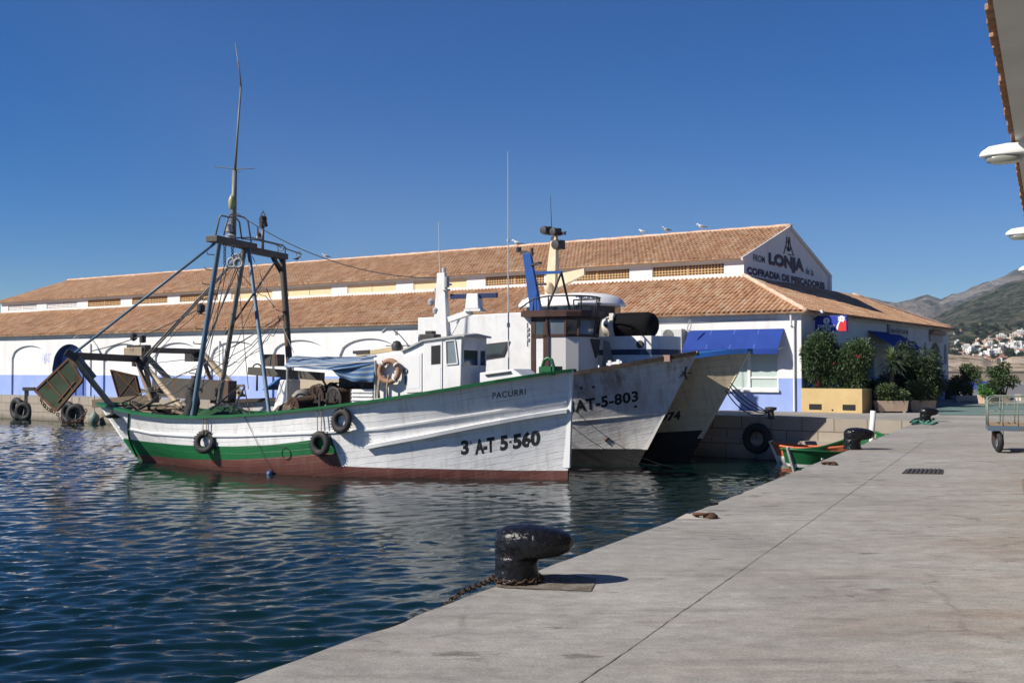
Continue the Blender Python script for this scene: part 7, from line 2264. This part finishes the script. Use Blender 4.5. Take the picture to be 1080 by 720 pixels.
shrub('shrub', 'bright green low plant spreading over the cream trough rim', 'shrub', s4, 0, (0, 0, h4 + .2), (.65, .45, .3), 7, 2000, .13, leafmat('fresh_leaf', (.03, .09, .02), (.06, .15, .03)), 54, 3, 0, z0=h4 - .1)
def net_pile(name, label, px0, px1, py_base, hs, m, seed, depth=3.0, cat='net'):
    a, b = on_z(px0, py_base, 0), on_z(px1, py_base, 0); L = (b - a).length; rt = None
    n, k = 50, 14; vs = []; fs = []
    for i in range(n + 1):
        for j in range(k + 1):
            u, v = i / n, j / k
            e = math.sin(math.pi * min(1, max(0, v))) ** .5 * min(1, u * 8, (1 - u) * 8)
            h = float(np.interp(u, np.linspace(0, 1, len(hs)), hs))
            z = h * e * (.85 + .35 * mnoise.noise(Vector((u * 9, v * 3, seed)))) + .10 * e * mnoise.noise(Vector((u * 40, v * 12, seed)))
            vs.append((u * L, v * depth, max(0, z)))
    for i in range(n):
        for j in range(k): o2 = i * (k + 1) + j; fs.append((o2, o2 + k + 1, o2 + k + 2, o2 + 1))
    mb = MB(); mb.add(vs, fs); o = mb.build(name, m, smooth=True); o.location = a; o.rotation_euler.z = math.atan2(b.y - a.y, b.x - a.x); tag(o, label, cat)
net_pile('net_pile', 'heap of bright blue fishing nets beyond the clipped round bush', 1010, 1062, 410.5, (.5, 1.0, .7, .9, 1.35, 1.0, .8, .7, .75, .6, .4), simple('blue_net', (.035, .06, .26), (.02, .035, .17), .9, 1.5, bump=.8, bscale=8), 3)
net_pile('net_pile', 'black net heap in the shade at the corner of the gable', 993, 1016, 421, (.9, 1.25, 1.3, 1.25, .9), M['net'], 8, 3.0)

# ================================================================== ACROSS THE HARBOUR
def stone_wall():
    a, b = Vector((40, 128, 0)), Vector((150, 128, 0))
    mb = MB(); mb.b2(45, 190, 150, 150.6, 0, 1.42); mb.b2(45, 190, 149.9, 150.7, 1.422, 1.56)
    tag(mb.build('harbour_wall', simple('sand_wall', (.40, .33, .25), (.30, .245, .18), .9, .3, (1, 1, 3))), 'long low sand coloured wall below the bare earth bank', 'wall')
stone_wall()
def town():
    rn = random.Random(12)
    walls = [simple('house_white', (.62, .61, .585), None, .8), simple('house_cream', (.60, .52, .42), None, .8), simple('house_ochre', (.48, .34, .24), None, .8)]
    roof = simple('house_tile', (.34, .17, .11), (.27, .14, .09), .9, .2); dk = simple('house_window', (.05, .055, .065), None, .4)
    protos = []
    def proto(kind, seed):
        rn = random.Random(seed); mb = MB(); w, d, h = {'villa': (11, 9, 6.2), 'gabled': (12, 9, 5.6), 'block': (15, 10, 9.5), 'low': (13, 8, 3.8)}[kind]
        mb.b2(-w / 2, w / 2, -d / 2, d / 2, -6, h)
        fl = max(1, round(h / 3.1))
        if kind in ('villa', 'block', 'low'):
            mb.b2(-w / 2 - .15, w / 2 + .15, -d / 2 - .15, d / 2 + .15, h + .003, h + .5)
            if kind != 'low': mb.b2(-w * .2, w * .3, -d * .2, d * .3, h + .51, h + 2.9)
        if kind == 'villa': mb.b2(w / 2 + .01, w / 2 + 4, -d / 2 + 1, d / 2 - 1, -6, h * .5)
        if kind in ('gabled', 'low'):
            hb = h + (.51 if kind == 'low' else .003); rh = 2.4
            mb.loft([[(x, -d / 2 - .5, hb), (x, d / 2 + .5, hb), (x, 0, hb + rh)] for x in (-w / 2 - .5, w / 2 + .5)], 1)
        for f_ in range(fl):
            n = int(w / 3.2)
            for k in range(n):
                if rn.random() < .12: continue
                x = -w / 2 + w * (k + .5) / n; z = f_ * 3.1 + 1.0; ww = rn.choice((.6, .8, 1.1)); mb.b2(x - ww, x + ww, -d / 2 - .05, -d / 2 - .01, z, z + (1.4 if rn.random() < .6 else 2.0) - .0, 2)
            for k in range(2): y = -d / 4 + d / 2 * k; mb.b2(-w / 2 - .05, -w / 2 - .01, y - .6, y + .6, f_ * 3.1 + 1.0, f_ * 3.1 + 2.3, 2)
            if kind == 'block': mb.b2(-w / 2, w / 2, -d / 2 - 1.2, -d / 2 - .06, f_ * 3.1 - .05, f_ * 3.1 + .9, 0)
        return mb
    names = {'villa': ('hillside_villa', 'flat-roofed white villa', 'house'), 'gabled': ('hillside_house', 'pale house with a low tiled roof', 'house'), 'block': ('apartment_block', 'pale apartment block with balconies', 'building'), 'low': ('hillside_bungalow', 'long low house with a tiled roof', 'house')}
    P = []
    for kind in names:
        for wi in range(3):
            o = proto(kind, wi * 7 + len(kind)).build(names[kind][0], [walls[wi], roof, dk])
            col.objects.unlink(o); P.append((kind, wi, o))
    def ground_at(px, py):
        best = None
        for Y in range(790, 1900, 6):
            x = (px - 540) / 1180 * Y; z = near_h(x, Y); q = 390 - (z - 1.65) / Y * 1180
            if q <= py: return Vector((x, Y, z))
        return None
    spots = []
    tries = 0
    while len(spots) < 200 and tries < 6000:
        tries += 1
        px = rn.uniform(988, 1150); py = rn.uniform(352, 383)
        lo = 372 - (px - 988) * .22 if px < 1090 else 352      # upper edge of the town climbs to the right
        if py < lo + rn.uniform(-4, 6): continue
        if rn.random() < .35 and px < 1010 and py < 372: continue
        if any(abs(px - q[0]) < 3.2 and abs(py - q[1]) < 2.0 for q in spots): continue
        spots.append((px, py))
    far_spots = [(1010, 352), (1016, 359), (1033, 344)]; spots += far_spots
    tone = {0: 'white', 1: 'cream', 2: 'ochre'}
    for px, py in spots:
        g = ground_at(px, py)
        if g is None: continue
        k = rn.random(); kind = 'low' if (px, py) in far_spots else 'villa' if k < .38 else 'gabled' if k < .66 else 'low' if k < .86 else 'block'
        wi = rn.choice((0, 0, 0, 0, 1, 2)); o = next(o for kk, w2, o in P if kk == kind and w2 == wi)
        c = o.copy(); col.objects.link(c); c.location = g + Vector((0, 0, .6)); c.rotation_euler.z = R(rn.uniform(-40, 40)); s = rn.uniform(.42, .68); c.scale = (s, s, s)
        d = {'villa': 'small {} flat-roofed villa in the hillside town', 'gabled': 'small {} house with tiled roof in the hillside town', 'low': 'long low {} house in the hillside town', 'block': '{} apartment block in the hillside town'}[kind].format(tone[wi])
        tag(c, d, names[kind][2], '{} in the hillside town'.format({'villa': 'villas', 'gabled': 'tiled houses', 'low': 'low houses', 'block': 'apartment blocks'}[kind] + ', ' + tone[wi]))
    # trees between the houses
    protos = []
    for sd in range(4):
        rn2 = random.Random(60 + sd); cl = rand_clumps(rn2, (0, 0, 5), (3.2, 3.2, 3.0), 9, .5)
        mb = leaves(cl, 700, 1.1, rn2, 1.6); o = mb.build('crown', M['leafdark']); m2 = MB(); m2.tube([(0, 0, -3), (.2, 0, 2), (0, .1, 5)], [.35, .28, .15], 6); tr = m2.build('trunk', M['bark'])
        col.objects.unlink(o); col.objects.unlink(tr); protos.append((o, tr))
    n = 0; tr_spots = []
    while n < 110:
        px = rn.uniform(984, 1140); py = rn.uniform(346, 384)
        g = ground_at(px, py)
        if g is None: n += 1; continue
        rt = empty('hillside_tree', g, rn.uniform(0, 6), 'small dark green tree among the houses of the hillside town', 'tree', 'trees in the hillside town')
        s = rn.uniform(.55, 1.25); rt.scale = (s * 1.15, s * 1.15, s)
        for q in protos[n % 4]: c = q.copy(); link(c, rt)
        n += 1
town()
# ================================================================== AIR
def haze():
    mb = MB(); mb.b2(-700, 4600, -60, 4620, -8, 600)
    o = mb.build('haze', bpy.data.materials.new('haze')); m = o.data.materials[0]; m.use_nodes = True
    nt = m.node_tree; nt.nodes.remove(nt.nodes['Principled BSDF'])
    v = nt.nodes.new('ShaderNodeVolumePrincipled'); v.inputs['Color'].default_value = (.72, .85, 1.0, 1); v.inputs['Density'].default_value = 6.5e-5
    v.inputs['Anisotropy'].default_value = .1
    nt.links.new(v.outputs[0], nt.nodes['Material Output'].inputs['Volume'])
    tag(o, kind='stuff')
haze()
